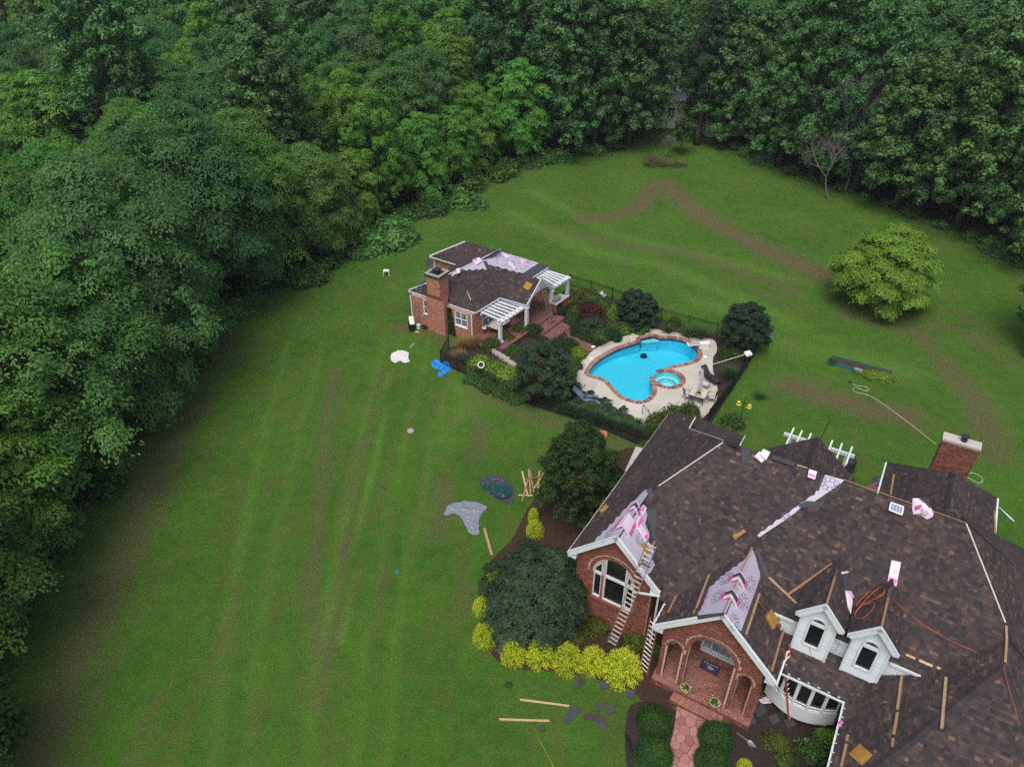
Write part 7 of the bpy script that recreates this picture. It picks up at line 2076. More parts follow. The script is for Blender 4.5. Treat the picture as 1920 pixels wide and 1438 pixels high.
board(None, (936, 1348), (1030, 1351), 'lower of two planks on the lawn below the yellow shrubs', .10, .04, .85, .01, group='planks lying on the lawn')
board(None, (769, 652), (777, 644), 'short grey metal offcut on the lawn above the white sheet', .22, .05, .1, .01).data.materials[0] = M['alu']
def scrap(px, label, th=.025, z=.01, mat='starter'):
    P = [un(*p, z) for p in px]; c = sum(P) / len(P); m = MB()
    r = random.Random(len(label) * 7)
    lift = [r.uniform(0, .05) for _ in P]
    n = len(P)
    m.add([tuple(p) for p in P] + [tuple(p + ZZ * (th + l)) for p, l in zip(P, lift)], [tuple(range(n, 2 * n)), tuple(range(n))[::-1]] + [(i, (i + 1) % n, (i + 1) % n + n, i + n) for i in range(n)])
    o = m.build('shingle_scrap', M[mat], None, off=Vector(c)); o.location = c
    return tag(o, label, 'shingle scrap', 'shingle scraps on the ground')
scrap([(1075, 1321), (1090, 1331), (1067, 1359), (1053, 1350)], 'large dark shingle piece beside the right end of the lower plank')
scrap([(1097, 1336), (1136, 1345), (1135, 1356), (1094, 1347)], 'long brownish shingle strip right of the large dark piece', mat='shingle')
scrap([(1121, 1355), (1136, 1353), (1134, 1368), (1120, 1362)], 'small dark scrap under the long brownish strip', z=.0)
scrap([(1119, 1316), (1127, 1314), (1133, 1328), (1121, 1334)], 'small dark scrap above the brownish strip, left of two')
scrap([(1138, 1322), (1151, 1322), (1152, 1333), (1142, 1340), (1136, 1332)], 'small dark scrap above the brownish strip, right of two')
scrap([(1075, 1277), (1083, 1275), (1084, 1288), (1079, 1296)], 'dark scrap with a white dot below the middle yellow shrub')
scrap([(1085, 1274), (1098, 1272), (1095, 1283), (1086, 1287)], 'brown scrap beside the white dotted one', mat='shingle')
scrap([(1125, 1279), (1140, 1278), (1141, 1291), (1126, 1291)], 'dark scrap below the fourth yellow shrub')
scrap([(1012, 1364), (1020, 1363), (1021, 1371), (1013, 1371)], 'tiny dark block on the lawn under the lower plank', .08)
scrap([(1177, 1293), (1192, 1296), (1187, 1312), (1173, 1304)], 'dark scrap at the bed edge right of the yellow row')
for k, q in enumerate(([(1322, 1220 + 135), (1340, 1350), (1350, 1362), (1330, 1372)], [(1412, 1325), (1430, 1318), (1438, 1335), (1420, 1345)], [(1440, 1345), (1456, 1338), (1462, 1352), (1448, 1360)], [(1398, 1345), (1412, 1340), (1418, 1354), (1402, 1362)], [(1470, 1350), (1486, 1346), (1492, 1360), (1476, 1366)])):
    if k: scrap(q, ('', 'first', 'second', 'third', 'fourth')[k] + ' black shingle piece on the mulch right of the portico, counted from the left' if False else ('', 'black shingle piece near the pink wrapper below the bow window', 'black shingle piece in the middle of the right bed', 'black shingle piece beside the portico corner', 'black shingle piece right of the red ladder foot')[k])
def simple_thing(name, label, cat, loc, build, group=None):
    o = thing(name, label, cat, loc, group); build(o); return o
# cardboard box by the near fence
x, y = g2(1129, 820)
def bxs(o):
    part('box_body', o, M['card'], lambda m: m.box((x, y), (.32, .24), 0, .26, rot=-.2))
    part('flap', o, M['card'], lambda m: m.obox((x + .02, y + .25, .3), (.3, -.06, 0), (.02, .1, .03), (0, 0, .006)))
simple_thing('cardboard_box', 'tan cardboard box on the grass above the dark green tree', 'box', (x, y, 0), bxs)
# ring shaped pot between shrubs
p = un(902, 684, 1.15); d_ = (CAMP - p) / np.linalg.norm(CAMP - p)
def ringpot(o):
    m = MB(); N = 24; a = np.cross(d_, ZZ); a /= np.linalg.norm(a); b = np.cross(a, d_)
    for ro, ri, h0, h1 in ((.27, .19, -.25, .0),):
        for i in range(N):
            t0, t1 = 2 * pi * i / N, 2 * pi * (i + 1) / N
            f = lambda t, r, h: p + (a * cos(t) + b * sin(t)) * r + d_ * h
            m.face([f(t0, ri, h1), f(t0, ro, h1), f(t1, ro, h1), f(t1, ri, h1)]); m.face([f(t0, ro, h0), f(t1, ro, h0), f(t1, ro, h1), f(t0, ro, h1)]); m.face([f(t0, ri, h1), f(t1, ri, h1), f(t1, ri, h0), f(t0, ri, h0)])
    m.build('pot_wall', M['cream_pot'], o)
    m = MB(); m.face([p + (a * cos(2 * pi * i / N) + b * sin(2 * pi * i / N)) * .2 - d_ * .15 for i in range(N)]); m.build('soil', M['soil'], o)
    part('stand', o, M['black'], lambda m: m.tube([p - d_ * .2, np.array([p[0], p[1] + .1, .5]), np.array([p[0], p[1] + .1, 0])], .03, 6))
M['cream_pot'] = simple('cream_glaze', (.72, .68, .52), .5, .1)
simple_thing('ring_pot', 'round cream pot with a dark hollow among the bright green shrubs', 'pot', tuple(p), ringpot)
# small things on the grass
x1, y1 = g2(745, 1072); tag(part('valve_cover', None, M['leaf_dark_plastic'] if 'leaf_dark_plastic' in M else M['teal'], lambda m: m.lathe((0, 0, 0), [(.16, 0), (.16, .05), (.1, .09), (0, .1)], 12)), 'small round green cover in the middle of the left lawn', 'cover').location = (x1, y1, 0)
x1, y1 = g2(770, 808); ro = part('stone', None, M['stone'], lambda m: m.lathe((0, 0, 0), [(.28, 0), (.26, .08), (.12, .15), (0, .17)], 7)); ro.location = (x1, y1, 0); tag(ro, 'small pale stone on the left lawn below the blue tarp', 'stone')
# stool left of the pool house
x, y = g2(725, 516)
def stool(o):
    part('seat', o, M['white_plastic'], lambda m: m.box((x, y), (.28, .22), .48, .52))
    for a in (-1, 1):
        for b in (-1, 1): part('leg', o, M['white_plastic'], lambda m: m.bar((x + a * .3, y + b * .24, 0), (x + a * .24, y + b * .18, .5), .05, .05))
simple_thing('stool', 'white stool standing alone on the lawn left of the pool house', 'stool', (x, y, 0), stool)
# at the foot of the pool house ladder
x, y = g2(772, 619)
def unit(o):
    part('bin', o, M['black'], lambda m: m.box((x, y), (.22, .3), 0, .62, rot=.3))
    part('sheet_top', o, M['tarp_white'], lambda m: m.obox((x + .03, y + .25, .82), (.2, .05, .0), (-.1, .42, .16), (0, -.02, .02)))
simple_thing('utility_bin', 'black bin under a white sheet at the foot of the left pool house ladder', 'bin', (x, y, 0), unit)
def bucket(px, r, h, mat, label, tilt=0):
    x, y = g2(*px); o = thing('bucket', label, 'bucket', (x, y, 0))
    part('pail', o, M[mat], lambda m: m.lathe((x, y, 0), [(r * .8, 0), (r, h), (r * .9, h), (r * .75, .04), (0, .04)], 14))
    part('handle', o, M['black'], lambda m: m.tube([np.array([x + r * cos(t), y - .02, h - .02 + r * .5 * sin(t)]) for t in np.linspace(0, pi, 8)], .01, 4))
bucket((785, 616), .2, .4, 'white_plastic', 'white bucket right of the black bin by the pool house ladder')
bucket((796, 617), .19, .34, 'dark', 'dark bucket with pale lid right of the white bucket')
x, y = g2(782, 623); tag(part('paper_scrap', None, M['tarp_white'], lambda m: m.obox((0, 0, .03), (.16, -.06, 0), (.03, .06, 0), (0, 0, .015))), 'small white scrap on the ground in front of the buckets', 'scrap').location = (x, y, 0)
# stone pot left of the yellow row
x, y = g2(941, 1192)
def spot(o):
    part('pot', o, M['stone'], lambda m: m.lathe((x, y, 0), [(.12, 0), (.17, .3), (.18, .34), (.12, .34), (.10, .28), (0, .28)], 14))
simple_thing('stone_pot', 'small grey stone pot at the left end of the yellow shrub row', 'pot', (x, y, 0), spot)
def flowerpot(px, label):
    x, y = un(*px, .36)[:2]; o = thing('flower_pot', label, 'flower pot', (x, y, .36), 'flower pots on the porch')
    part('pot', o, M['stone'], lambda m: m.lathe((x, y, .36), [(.14, 0), (.24, .30), (.26, .34), (.21, .34), (.19, .28), (0, .28)], 16))
    me = SH['weed'][0]; q = link('foliage', me, o); q.location = (0, 0, .24); q.scale = (.24, .24, .2)
    m = MB(); r = random.Random(px[0])
    for k in range(12):
        a = r.uniform(0, 6.28); rr = r.uniform(.08, .3); m.lathe((x + rr * cos(a), y + rr * sin(a), .36 + r.uniform(.33, .47)), [(.0, 0), (.035, .015), (.0, .03)], 5)
    m.build('blossoms', M['yellow'], o)
flowerpot((1283, 1296), 'left stone pot with yellow flowers on the brick porch edge')
flowerpot((1338, 1324), 'right stone pot with yellow flowers on the brick porch edge')
# door mat with its lettering
q = [un(*p_, .375) for p_ in ((1311.7, 1249), (1343.7, 1268), (1351, 1250), (1318.3, 1234))]; cm = sum(q) / 4
mo = thing('door_mat', 'dark purple door mat with pale lettering and an emblem on the porch floor', 'mat', tuple(cm))
ex_, ey_ = UA, VB
part('mat_base', mo, M['mat_purple'], lambda m: m.obox(cm, ex_ * .46, ey_ * .29, ZZ * .012))
tc = bpy.data.curves.new('lettering', 'FONT'); tc.body = 'WELCOME'; tc.size = .15; tc.align_x = 'CENTER'; tc.extrude = .002
tmp = bpy.data.objects.new('tmp', tc); COL.objects.link(tmp); dg = bpy.context.evaluated_depsgraph_get(); tm = bpy.data.meshes.new_from_object(tmp.evaluated_get(dg)); bpy.data.objects.remove(tmp)
tm.materials.clear(); tm.materials.append(M['letter']); lt = link('lettering', tm, mo); lt.rotation_euler = (0, 0, HA); lt.location = tuple(ey_ * .10 + ZZ * .016)
m = MB()
for pts in ([(-.22, .06), (-.02, .02), (.1, .03), (.03, -.04), (-.12, -.06), (-.05, .0)], [(.02, -.05), (.14, .0), (.26, -.10), (.16, -.07), (.1, -.12)], [(-.12, -.08), (.02, -.12), (.12, -.17), (-.05, -.15)]):
    m.slab(pts, 0, .004)
em = m.build('emblem', M['letter'], mo, off=Vector((0, 0, 0))); em.rotation_euler = (0, 0, HA); em.location = (0, 0, .014)
# shovel, drain edging
def shovel(o):
    a, b = un(1381, 1373, .06), un(1402, 1388, .06); d = (b - a) / np.linalg.norm(b - a); c = un(1407, 1393, .05); s_ = np.cross(d, ZZ)
    part('handle', o, M['wood'], lambda m: m.tube([a, b], .018, 6)); part('blade', o, M['alu'], lambda m: m.add([b - s_ * .07, b + s_ * .07, c + s_ * .14 + d * .02, c + d * .3, c - s_ * .14 + d * .02, b + d * .12 + ZZ * -.03], [(0, 1, 5), (1, 2, 5), (2, 3, 5), (3, 4, 5), (4, 0, 5)]))
simple_thing('shovel', 'shovel lying on the dark mulch below the portico corner', 'shovel', tuple(un(1395, 1384, 0)), shovel)
for k in (0, 1): tubeobj('lawn_edging', [un(1173 + k * 4, 1378, .05), un(1178 + k * 4, 1392, .05), un(1181 + k * 4, 1405, .05), un(1181 + k * 4, 1421, .05)], .035, 'black', ('outer', 'inner')[k] + ' curved black edging tube along the left bed of the walk', 'edging')
# hose on the right lawn
tubeobj('garden_hose', spl(0.0, [(1598, 719), (1606, 723), (1622, 725), (1629, 730), (1624, 733), (1612, 729), (1603, 726), (1600, 730), (1606, 736), (1622, 739), (1640, 747), (1680, 775), (1720, 805), (1755, 833)], .02), .02, 'hose', 'pale garden hose running from a loop on the lawn to the house chimney', 'hose')
tubeobj('garden_hose', spl(0.0, [(1812, 891), (1822, 886), (1838, 893), (1842, 902), (1834, 905), (1818, 897), (1810, 893)], .02), .02, 'hose', 'pale hose loop on the grass right of the chimney', 'hose')
tag(part('hose_nozzle', None, M['black'], lambda m: m.bar((0, 0, .03), (-.25, .12, .05), .06, .06)), 'black hose end on the right lawn', 'nozzle').location = tuple(un(1597, 718, 0))
tubeobj('loose_pipe', [un(1873, 951, .05), un(1901, 977, .05)], .05, 'white', 'white pipe lying on the grass beyond the far right eave', 'pipe')
tubeobj('rope', [un(1004, 1374, .02), un(1020, 1402, .02), un(1042, 1445, .02)], .006, 'yellow', 'thin yellow string on the lawn below the planks', 'string')
# raised planter of the right lawn
def planter(o):
    A_, B_ = un(1553, 683, 0), un(1668, 714, 0); d = (B_ - A_) / np.linalg.norm(B_ - A_); s_ = np.cross(ZZ, d)
    for off_, nm in ((0, 'front_board'), (1.1, 'back_board')): part(nm, o, M['teal'], lambda m: m.bar(A_ + s_ * off_ + ZZ * .15, B_ + s_ * off_ + ZZ * .15, .05, .3))
    for e in (A_, B_): part('end_board', o, M['teal'], lambda m: m.bar(e + ZZ * .15, e + s_ * 1.1 + ZZ * .15, .05, .3))
    part('soil', o, M['soil'], lambda m: m.obox((A_ + B_) / 2 + s_ * .55 + ZZ * .11, d * np.linalg.norm(B_ - A_) / 2, s_ * .54, ZZ * .11))
    part('blue_box', o, M['glass_pale'], lambda m: m.obox(A_ + d * 2.2 - s_ * .12 + ZZ * .2, d * .3, s_ * .1, ZZ * .18))
simple_thing('lawn_planter', 'long low planter with teal boards on the right lawn', 'planter', tuple(un(1610, 698, 0)), planter)
# bird feeder
def feeder(o):
    p = un(1387, 792, 0)
    part('pole', o, M['black'], lambda m: (m.tube([p, p + ZZ * 2.3], .022, 6), m.bar(p + ZZ * 1.75 - UA * .35, p + ZZ * 1.75 + UA * .4, .025, .025)))
    for s_, mt in ((-.35, 'yellow'), (.38, 'yellow')):
        c = p + UA * s_ + ZZ * 1.5
        f = part('feeder_tray', o, M[mt], lambda m: m.lathe(c, [(.0, -.05), (.16, -.04), (.17, 0), (.05, .02), (.06, .2), (.14, .21), (0, .27)], 12))
        part('seed_tube', f, M['glass_pale'], lambda m: m.lathe(c, [(.065, .02), (.065, .2)], 10))
simple_thing('bird_feeder', 'black pole with two yellow bird feeders on the grass right of the screened fence', 'bird feeder', tuple(un(1387, 792, 0)), feeder)
# brush pile at the far end of the clearing
x, y = g2(1240, 312)
rb = random.Random(9); m = MB()
for k in range(240):
    t = rb.random() ** 1.4; cx, cy = x - 2.2 + 5.6 * t, y + rb.gauss(0, .5); h = (1.3 * (1 - t) + .35) * rb.random(); a = rb.uniform(0, 6.28); l = rb.uniform(.4, 1.3)
    m.tube([np.array([cx - cos(a) * l / 2, cy - sin(a) * l / 2, max(.02, h - .2 * l)]), np.array([cx + cos(a) * l / 2, cy + sin(a) * l / 2, h + rb.uniform(-.1, .35) * l])], [.035, .012], 3)
o = thing('brush_pile', 'reddish brown brush pile at the far end of the lawn', 'brush pile', (x, y, 0)); stuff(m.build('branches', M['brown'], o))
o = bare_tree(55, (1245, 300), 3.4, .05, 'pale dry branches standing up behind the brush pile', spread=.7); 
# ================================================================== POOLSIDE
def chair(rm='black', fab='fabric'):
    """one patio chair, facing +x, seat 0.42 m high"""
    o = thing('patio_chair', 'x', 'chair', (0, 0, 0))
    for a, b in ((-.22, -.25), (-.22, .25), (.22, -.25), (.22, .25)):
        part('leg', o, M[rm], lambda m: m.tube([np.array([a * 1.15, b * 1.1, 0]), np.array([a, b, .42])], .017, 5))
    part('seat', o, M[fab], lambda m: m.box((0, 0), (.24, .25), .40, .445))
    part('backrest', o, M[rm], lambda m: ([m.bar((-.25, -.22 + .11 * k, .44), (-.36, -.22 + .11 * k, .95), .03, .02) for k in range(5)], m.bar((-.36, -.25, .96), (-.36, .25, .96), .035, .035), m.bar((-.25, -.24, .5), (-.25, .24, .5), .03, .03)))
    for s_ in (-1, 1): part('armrest', o, M[rm], lambda m: m.tube([np.array([-.3, s_ * .27, .68]), np.array([.1, s_ * .28, .67]), np.array([.22, s_ * .27, .6]), np.array([.23, s_ * .26, .42])], .018, 5))
    return o
def copy_thing(o, loc, rz, label, group=None):
    r = o.copy(); COL.objects.link(r); r.location = loc; r.rotation_euler = (0, 0, rz); r['label'] = label
    if group: r['group'] = group
    for c in o.children:
        d = c.copy(); COL.objects.link(d); d.parent = r
        for e in c.children:
            f = e.copy(); COL.objects.link(f); f.parent = d
    return r
tp = un(1310, 738, 0.0); DKZ = .08
tt = un(1310.5, 735.5, .78); tx, ty = tt[0], tt[1]; trot = radians(-28)
ch = chair(); GC = 'black patio chairs around the pool table'
def setc(o, px, rz, lb): o.location = (*un(*px, DKZ)[:2], DKZ); o.rotation_euler = (0, 0, rz); o['label'] = lb; o['group'] = GC
setc(ch, (1288, 748), radians(10), 'black chair left of the poolside table')
for px, rz, lb in (((1306, 752), radians(75), 'black chair on the near side of the poolside table'), ((1333, 752), radians(165), 'black chair with a white cushion right of the poolside table'), ((1322, 728), radians(-130), 'black chair behind the poolside table')):
    copy_thing(ch, (*un(*px, DKZ)[:2], DKZ), rz, lb, GC)
def ptable(o):
    part('table_top', o, M['tan2'], lambda m: m.box((tx, ty), (.58, .58), .74, .78, rot=trot)); part('rim', o, M['black'], lambda m: m.box((tx, ty), (.61, .61), .71, .735, rot=trot))
    for a in (-1, 1):
        for b in (-1, 1):
            px_, py_ = tx + (a * .5) * cos(trot) - (b * .5) * sin(trot), ty + (a * .5) * sin(trot) + (b * .5) * cos(trot)
            part('leg', o, M['black'], lambda m: m.tube([np.array([px_, py_, DKZ]), np.array([px_ * .9 + tx * .1, py_ * .9 + ty * .1, .72])], .025, 5))
    part('table_ring', o, M['black'], lambda m: m.lathe((tx, ty, .781), [(.16, 0), (.16, .012), (.0, .012)], 14))
M['tan2'] = simple('cream_tile_top', (.60, .52, .42), .6, .12, 6)
simple_thing('patio_table', 'square cream topped table with a closed parasol beside the spa', 'table', (tx, ty, DKZ), ptable)
def umb(o):
    part('pole', o, M['white_plastic'], lambda m: m.tube([np.array([tx, ty, DKZ]), np.array([tx, ty, 2.9])], .022, 6))
    m = MB(); N = 16; rs = [(.05, 1.05), (.15, 1.2), (.18, 1.6), (.13, 2.2), (.05, 2.75), (.0, 2.85)]; base = len(m.v)
    for r_, z in rs:
        for j in range(N): a = 2 * pi * j / N; k = r_ * (1 if j % 2 else .62); m.v.append((tx + k * cos(a), ty + k * sin(a), z))
    for i in range(len(rs) - 1):
        for j in range(N): m.f.append((i * N + j, i * N + (j + 1) % N, (i + 1) * N + (j + 1) % N, (i + 1) * N + j)); m.t.append(.5)
    m.build('folded_canopy', M['fabric2'], o)
M['fabric2'] = simple('pale_lilac_canvas', (.58, .55, .62), .8, .12, 9)
simple_thing('parasol', 'closed pale parasol standing through the poolside table', 'parasol', (tx, ty, DKZ), umb)
def lounger(px, rz, label, mat='dark', fr='black'):
    x, y = un(*px, DKZ)[:2]; o = thing('sun_lounger', label, 'lounger', (0, 0, 0))
    part('frame', o, M[fr], lambda m: (m.bar((-.95, -.3, .3), (.95, -.3, .3), .04, .04), m.bar((-.95, .3, .3), (.95, .3, .3), .04, .04)))
    for a in (-.8, .7):
        for b in (-.3, .3): part('leg', o, M[fr], lambda m: m.bar((a, b, 0), (a, b, .3), .035, .035))
    part('seat', o, M[mat], lambda m: m.obox((.3, 0, .33), (.62, 0, 0), (0, .27, 0), (0, 0, .03))); part('backrest', o, M[mat], lambda m: m.obox((-.62, 0, .58), (-.30, 0, .26), (0, .27, 0), (.02, 0, .025)))
    o.location = (x, y, DKZ); o.rotation_euler = (0, 0, rz); return o
lounger((1331, 712), radians(-60), 'dark lounger at the deck edge behind the poolside table')
M['bluegrey'] = simple('blue_grey_cushion', (.12, .16, .25), .8, .2)
lounger((1096, 748), radians(-20), 'blue grey lounger at the left deck edge, near one', 'bluegrey'); lounger((1104, 756), radians(-20), 'blue grey lounger at the left deck edge, below the near one', 'bluegrey')
# palms arching over the loungers
def palm(px, label, seed, s=1.0):
    x, y = g2(*px); o = thing('palm', label, 'palm', (x, y, .05), 'dark fronded plants along the near pool deck'); r = random.Random(seed); m = MB()
    for k in range(9):
        a = r.uniform(0, 6.28); L = r.uniform(.7, 1.2) * s; d = np.array([cos(a), sin(a), 0]); sd = np.array([-sin(a), cos(a), 0]); P = [np.array([0, 0, .1]) + d * L * t + ZZ * (1.5 * s * t - 1.25 * s * t * t) for t in np.linspace(0, 1, 8)]
        for i in range(1, 8):
            w = .22 * s * sin(pi * min(.95, i / 8 + .05)); 
            for q in (-1, 1): m.face([P[i], P[i - 1], P[i - 1] + sd * q * w * .9 + d * .08 - ZZ * .08, P[i] + sd * q * w * .55 + d * .12 - ZZ * .09], r.random())
    m.build('fronds', M['leaf_navy'], o, off=Vector((0, 0, 0)))
for k, (px, lb) in enumerate((((1105, 752), 'dark fronded plant beside the blue grey loungers'), ((1125, 766), 'dark fronded plant on the near deck edge, second from the loungers'), ((1140, 778), 'dark fronded plant on the near deck edge, third from the loungers'), ((1160, 784), 'dark fronded plant on the near deck edge, nearest the house'))): palm(px, lb, 20 + k)
def egg(o):
    p = un(1082, 729, .0); part('globe', o, M['glass_pale2'], lambda m: m.lathe((p[0], p[1], .3), [(0, -.22), (.16, -.17), (.22, 0), (.16, .17), (0, .22)], 14), True); part('stand', o, M['stone'], lambda m: m.lathe((p[0], p[1], .0), [(.14, 0), (.1, .14), (0, .14)], 10))
M['glass_pale2'] = simple('pale_aqua_glaze', (.55, .72, .70), .3, .1)
simple_thing('gazing_globe', 'pale aqua globe at the left deck edge beside the dark shrub', 'globe', tuple(un(1082, 729, 0)), egg)
# diving board, lids, coil, robot, pole
def dive(o):
    a, b = un(1289, 646, .55), un(1331, 642, .5); d = (b - a) / np.linalg.norm(b - a); s_ = np.cross(d, ZZ)
    part('plank', o, M['white_plastic'], lambda m: m.bar(a, b, .48, .06)); part('base', o, M['white_plastic'], lambda m: m.obox(a + (b - a) * .72 - ZZ * .25, d * .42, s_ * .22, ZZ * .22)); part('tread', o, M['stone'], lambda m: m.obox(a + (b - a) * .3 + ZZ * .034, d * .5, s_ * .2, ZZ * .004))
simple_thing('diving_board', 'short white diving board at the far right end of the pool', 'diving board', tuple(un(1310, 645, DKZ)), dive)
for k, (px, lb) in enumerate((((1108, 674), 'white lid on the deck left of the pool'), ((1322, 671), 'white lid on the deck right of the pool'), ((1112, 652), 'white pipe fitting at the corner of brick path and deck'))):
    p = un(*px, 0); o = part('deck_lid', None, M['white_plastic'], lambda m: m.lathe((0, 0, DKZ), [(.17, 0), (.17, .04), (.12, .06), (0, .06)], 12)); o.location = (p[0], p[1], 0); tag(o, lb, 'lid')
p = un(1171, 637, DKZ); tubeobj('hose_coil', [p + np.array([.42 * cos(t), .3 * sin(t), .03 + .01 * t / 6]) for t in np.linspace(0, 18.8, 50)], .022, 'hose', 'coiled pale hose on the deck behind the pool', 'hose')
def robot(o):
    p = un(1207, 667, -.85)
    part('robot_body', o, M['dark'], lambda m: m.obox(p, (.2, .06, 0), (-.05, .18, 0), (0, 0, .12))); part('wheel', o, M['tile'], lambda m: (m.lathe(p + (.2, 0, -.05), [(.1, -.05), (.1, .05)], 10), m.lathe(p + (-.2, 0, -.05), [(.1, -.05), (.1, .05)], 10)))
simple_thing('pool_robot', 'dark pool cleaner on the floor in the middle of the pool', 'pool cleaner', tuple(un(1207, 667, -1.3)), robot)
tubeobj('cleaner_hose', [un(1207, 667, -.8), un(1196, 664, -.4), un(1192, 657, -.1), un(1200, 654, -.08), un(1212, 655, -.09)], .022, 'white_plastic', 'pale hose of the cleaner curling under the water', 'hose')
def skim(o):
    a, b = un(1337, 683, .35), un(1399, 664, 1.15)
    part('pole', o, M['hose'], lambda m: m.tube([a, b], .03, 6)); d = (b - a) / np.linalg.norm(b - a); s_ = np.cross(d, ZZ)
    part('net_head', o, M['white_plastic'], lambda m: (m.obox(b + d * .15, d * .22, s_ * .32, ZZ * .05), m.tube([b + d * .05 - s_ * .34, b + d * .4 - s_ * .2, b + d * .4 + s_ * .2, b + d * .05 + s_ * .34], .04, 6)))
simple_thing('pool_brush', 'long pole with a white brush head resting on the screened fence', 'pool brush', tuple(un(1337, 683, .1)), skim)
def handrail(px0, px1, label):
    a, b = un(*px0, DKZ), un(*px1, DKZ); o = thing('handrail', label, 'handrail', tuple(a)); part('rail', o, M['black'], lambda m: m.tube([a, a + ZZ * .85, b + ZZ * .8, b], .025, 6))
handrail((1204, 776), (1216, 792), 'black handrail on the deck beside the house roof corner')
# under the left pergola and grill under the right one
def grill(o):
    p = un(1046, 578, PZ)
    part('brick_island', o, M['brick'], lambda m: m.obox(p + ZZ * .42, dS * .95, nS * .42, ZZ * .42, .6)); part('counter', o, M['stone'], lambda m: m.obox(p + ZZ * .88, dS * 1.0, nS * .47, ZZ * .035))
    part('grill_lid', o, M['alu'], lambda m: m.obox(p - dS * .4 + ZZ * 1.08, dS * .42, nS * .28 + ZZ * .03, ZZ * .17)); part('grill_front', o, M['dark'], lambda m: m.obox(p - dS * .4 + nS * .43 + ZZ * .55, dS * .42, nS * .012, ZZ * .22)); part('handle', o, M['white_plastic'], lambda m: m.bar(p - dS * .7 + nS * .5 + ZZ * 1.0, p - dS * .15 + nS * .5 + ZZ * 1.0, .05, .05))
simple_thing('grill_island', 'brick grill island with steel lid under the right pergola', 'grill', tuple(un(1046, 578, PZ)), grill)
def dtable(o):
    p = un(936, 606, PZ + .72)
    part('table_top', o, M['tan2'], lambda m: m.obox(p, dS * .95, nS * .5, ZZ * .03))
    for a in (-1, 1):
        for b in (-1, 1): part('leg', o, M['dark'], lambda m: m.bar(p + dS * a * .8 + nS * b * .4 - ZZ * .72, p + dS * a * .8 + nS * b * .4, .05, .05))
simple_thing('dining_table', 'tan dining table under the left pergola of the pool house', 'table', tuple(un(936, 606, PZ)), dtable)
M['check'] = simple('pale_chair_fabric', (.55, .45, .44), .8, .5, 40)
c2_ = chair('dark', 'check'); c2_.location = tuple(un(921, 621, PZ)); c2_.rotation_euler = (0, 0, radians(35)); c2_['label'] = 'pale cushioned chair under the left pergola by the wall'
c2_['group'] = 'chairs at the pool house dining table'
copy_thing(c2_, tuple(un(950, 612, PZ)), radians(150), 'pale cushioned chair at the far side of the dining table', 'chairs at the pool house dining table')
def side(o):
    p = un(908, 625, PZ); part('table_top', o, M['tan2'], lambda m: m.lathe(p + ZZ * .5, [(0, 0), (.2, 0), (.2, .03), (0, .03)], 12)); part('leg', o, M['dark'], lambda m: m.tube([p, p + ZZ * .5], .02, 5))
simple_thing('side_table', 'small round side table beside the pale chair at the pool house wall', 'table', tuple(un(908, 625, PZ)), side)
# low stone edging of the bed below the patio
for k in range(11):
    t = k / 10; p = un(905 + 82 * t, 648 + 55 * t ** 1.1, 0)
    o = part('edging_stone', None, M['stone'], lambda m: m.box((0, 0), (.42, .18), 0, .16 + .03 * (k % 3), rot=-.62 + .1 * (k % 2))); o.location = (p[0], p[1], 0)
    tag(o, 'grey edging stone in the curved row left of the willowy tree', 'edging stone', 'grey edging stones of the pool garden')
p0_ = un(1180, 868, 0); struct(part('side_path', None, M['concrete'], lambda m: m.slab([g2(1192, 838), g2(1222, 846), g2(1178, 912), g2(1160, 905), g2(1178, 870)], 0, .05)))
# black bags behind the house, far houses in the wood
x, y = g2(1588, 880)
o = part('grill_cover', None, M['dark'], lambda m: m.lathe((0, 0, 0), [(.45, 0), (.42, .8), (.25, 1.05), (0, 1.1)], 12)); o.location = (x, y, 0); tag(o, 'black covered grill by the rear pergola post', 'grill')
tarp([(1632, 905), (1640, 893), (1652, 896), (1656, 905), (1650, 915), (1638, 915)], 'tarp_dark', 'dark bags on the ground left of the rear wing', 12, .5, 'bag', cat='bag')
struct(part('rear_terrace', None, M['patio_brick'], lambda m: m.slab([g2(1618, 915), g2(1645, 903), g2(1672, 940), g2(1640, 950)], 0, .04)))
def rear_pergola(o):
    A_, B_ = un(1470, 813, 3.0), un(1602, 856, 3.0); d = (B_ - A_) / np.linalg.norm(B_ - A_); s_ = np.cross(ZZ, d)
    for t0, t1 in ((0, .36), (.64, 1)): part('beam', o, M['white'], lambda m: m.bar(A_ + (B_ - A_) * t0, A_ + (B_ - A_) * t1, .12, .22))
    for t in (.10, .22, .35, .655, .79, .93): part('rafter', o, M['white'], lambda m: m.bar(A_ + (B_ - A_) * t + s_ * .6 + ZZ * .18, A_ + (B_ - A_) * t - s_ * 1.3 + ZZ * .18, .1, .15))
    for t in (.10, .90):
        q_ = A_ + (B_ - A_) * t; part('post', o, M['white'], lambda m: m.bar((q_[0], q_[1], 0), (q_[0], q_[1], 2.9), .16, .16))
simple_thing('rear_pergola', 'white pergola with open beams behind the large house', 'pergola', tuple(un(1536, 850, 0)), rear_pergola)
part('aerial', house, M['black'], lambda m: m.tube([W(-1.5, 35.2, 6.5), W(-1.35, 35.6, 7.8)], .02, 5))
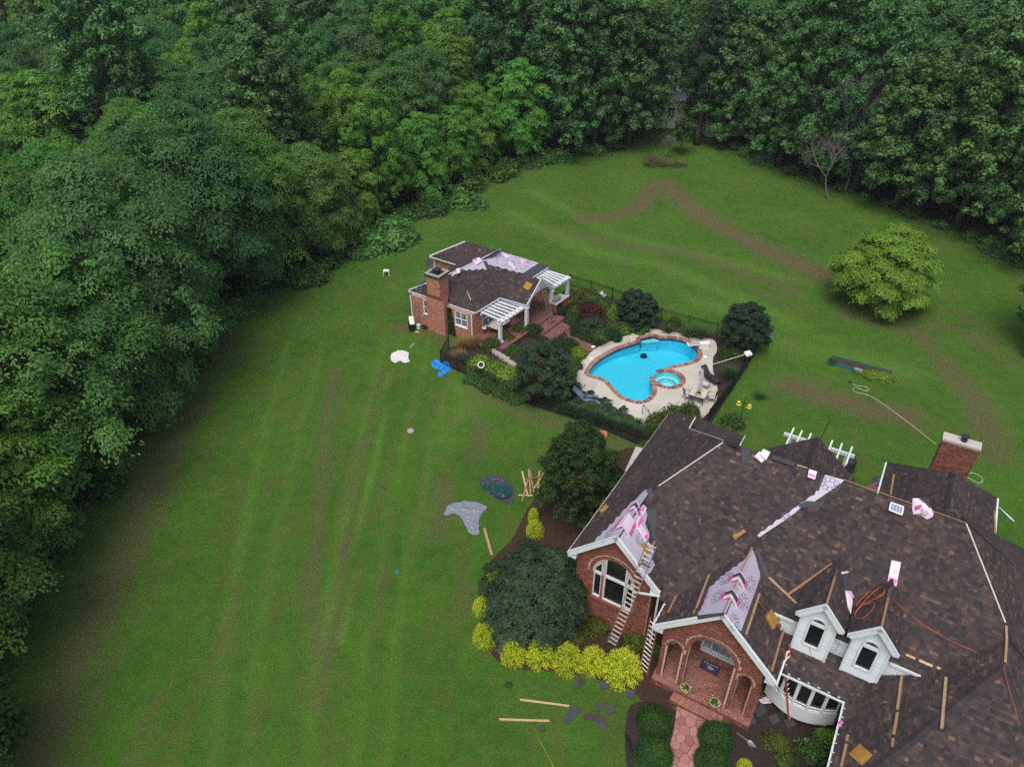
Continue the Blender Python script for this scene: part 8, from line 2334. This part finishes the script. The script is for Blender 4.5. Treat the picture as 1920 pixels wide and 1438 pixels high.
def farhouse(px, z, w, d, h, rot, label, wall, roofm):
    p = un(*px, z); o = thing('far_house', label, 'house', (p[0], p[1], 0)); cs, sn = cos(rot), sin(rot); ex = np.array([cs, sn, 0]); ey = np.array([-sn, cs, 0]); c = np.array([p[0], p[1], 0])
    part('wall', o, M[wall], lambda m: m.obox(c + ZZ * h / 2, ex * w / 2, ey * d / 2, ZZ * h / 2))
    def rf(m):
        e, f_, t = w / 2 + .4, d / 2 + .5, h + d * .32
        A1_, A2_, B1_, B2_ = c - ex * e - ey * f_ + ZZ * h, c + ex * e - ey * f_ + ZZ * h, c - ex * e + ey * f_ + ZZ * h, c + ex * e + ey * f_ + ZZ * h; R1, R2 = c - ex * e + ZZ * t, c + ex * e + ZZ * t
        m.face([A1_, A2_, R2, R1]); m.face([B2_, B1_, R1, R2]); m.face([A1_, R1, B1_]); m.face([A2_, B2_, R2])
    part('roof', o, M[roofm], rf)
    for k in (-1, 0, 1): part('window', o, M['glass'], lambda m: m.obox(c - ey * (d / 2 + .02) + ex * k * w * .3 + ZZ * (h * .55), ex * .5, ey * .02, ZZ * .7))
    for k in (-1, 1): part('window', o, M['glass'], lambda m: m.obox(c - ex * (w / 2 + .02) + ey * k * d * .25 + ZZ * (h * .55), ey * .5, ex * .02, ZZ * .7))
farhouse((836, 22), 5, 12, 9, 6, .3, 'pale grey house glimpsed between trees at the top of the picture', 'house_far', 'roof_far')
farhouse((1306, 180), 4, 12, 8, 4.2, -.2, 'pale blue roofed house glimpsed through the gap in the back wood', 'house_far', 'roof_far')
farhouse((1400, 190), 4, 14, 8, 4.2, .1, 'pale roofed house half hidden behind the right wood', 'house_far', 'roof_far')

hz = MB(); hz.hexa([(-250, -60, -2.6), (250, -60, -2.6), (250, 330, -2.6), (-250, 330, -2.6), (-250, -60, 34), (250, -60, 34), (250, 330, 34), (-250, 330, 34)])
hm, nt, b = new_mat('thin_haze'); nt.nodes.remove(b)
pv = nd(nt, 'ShaderNodeVolumePrincipled'); pv.inputs['Color'].default_value = (.8, .88, 1, 1); pv.inputs['Density'].default_value = .00022; pv.inputs['Anisotropy'].default_value = .1
nt.links.new(pv.outputs[0], nt.nodes['Material Output'].inputs['Volume'])
stuff(hz.build('haze', hm))
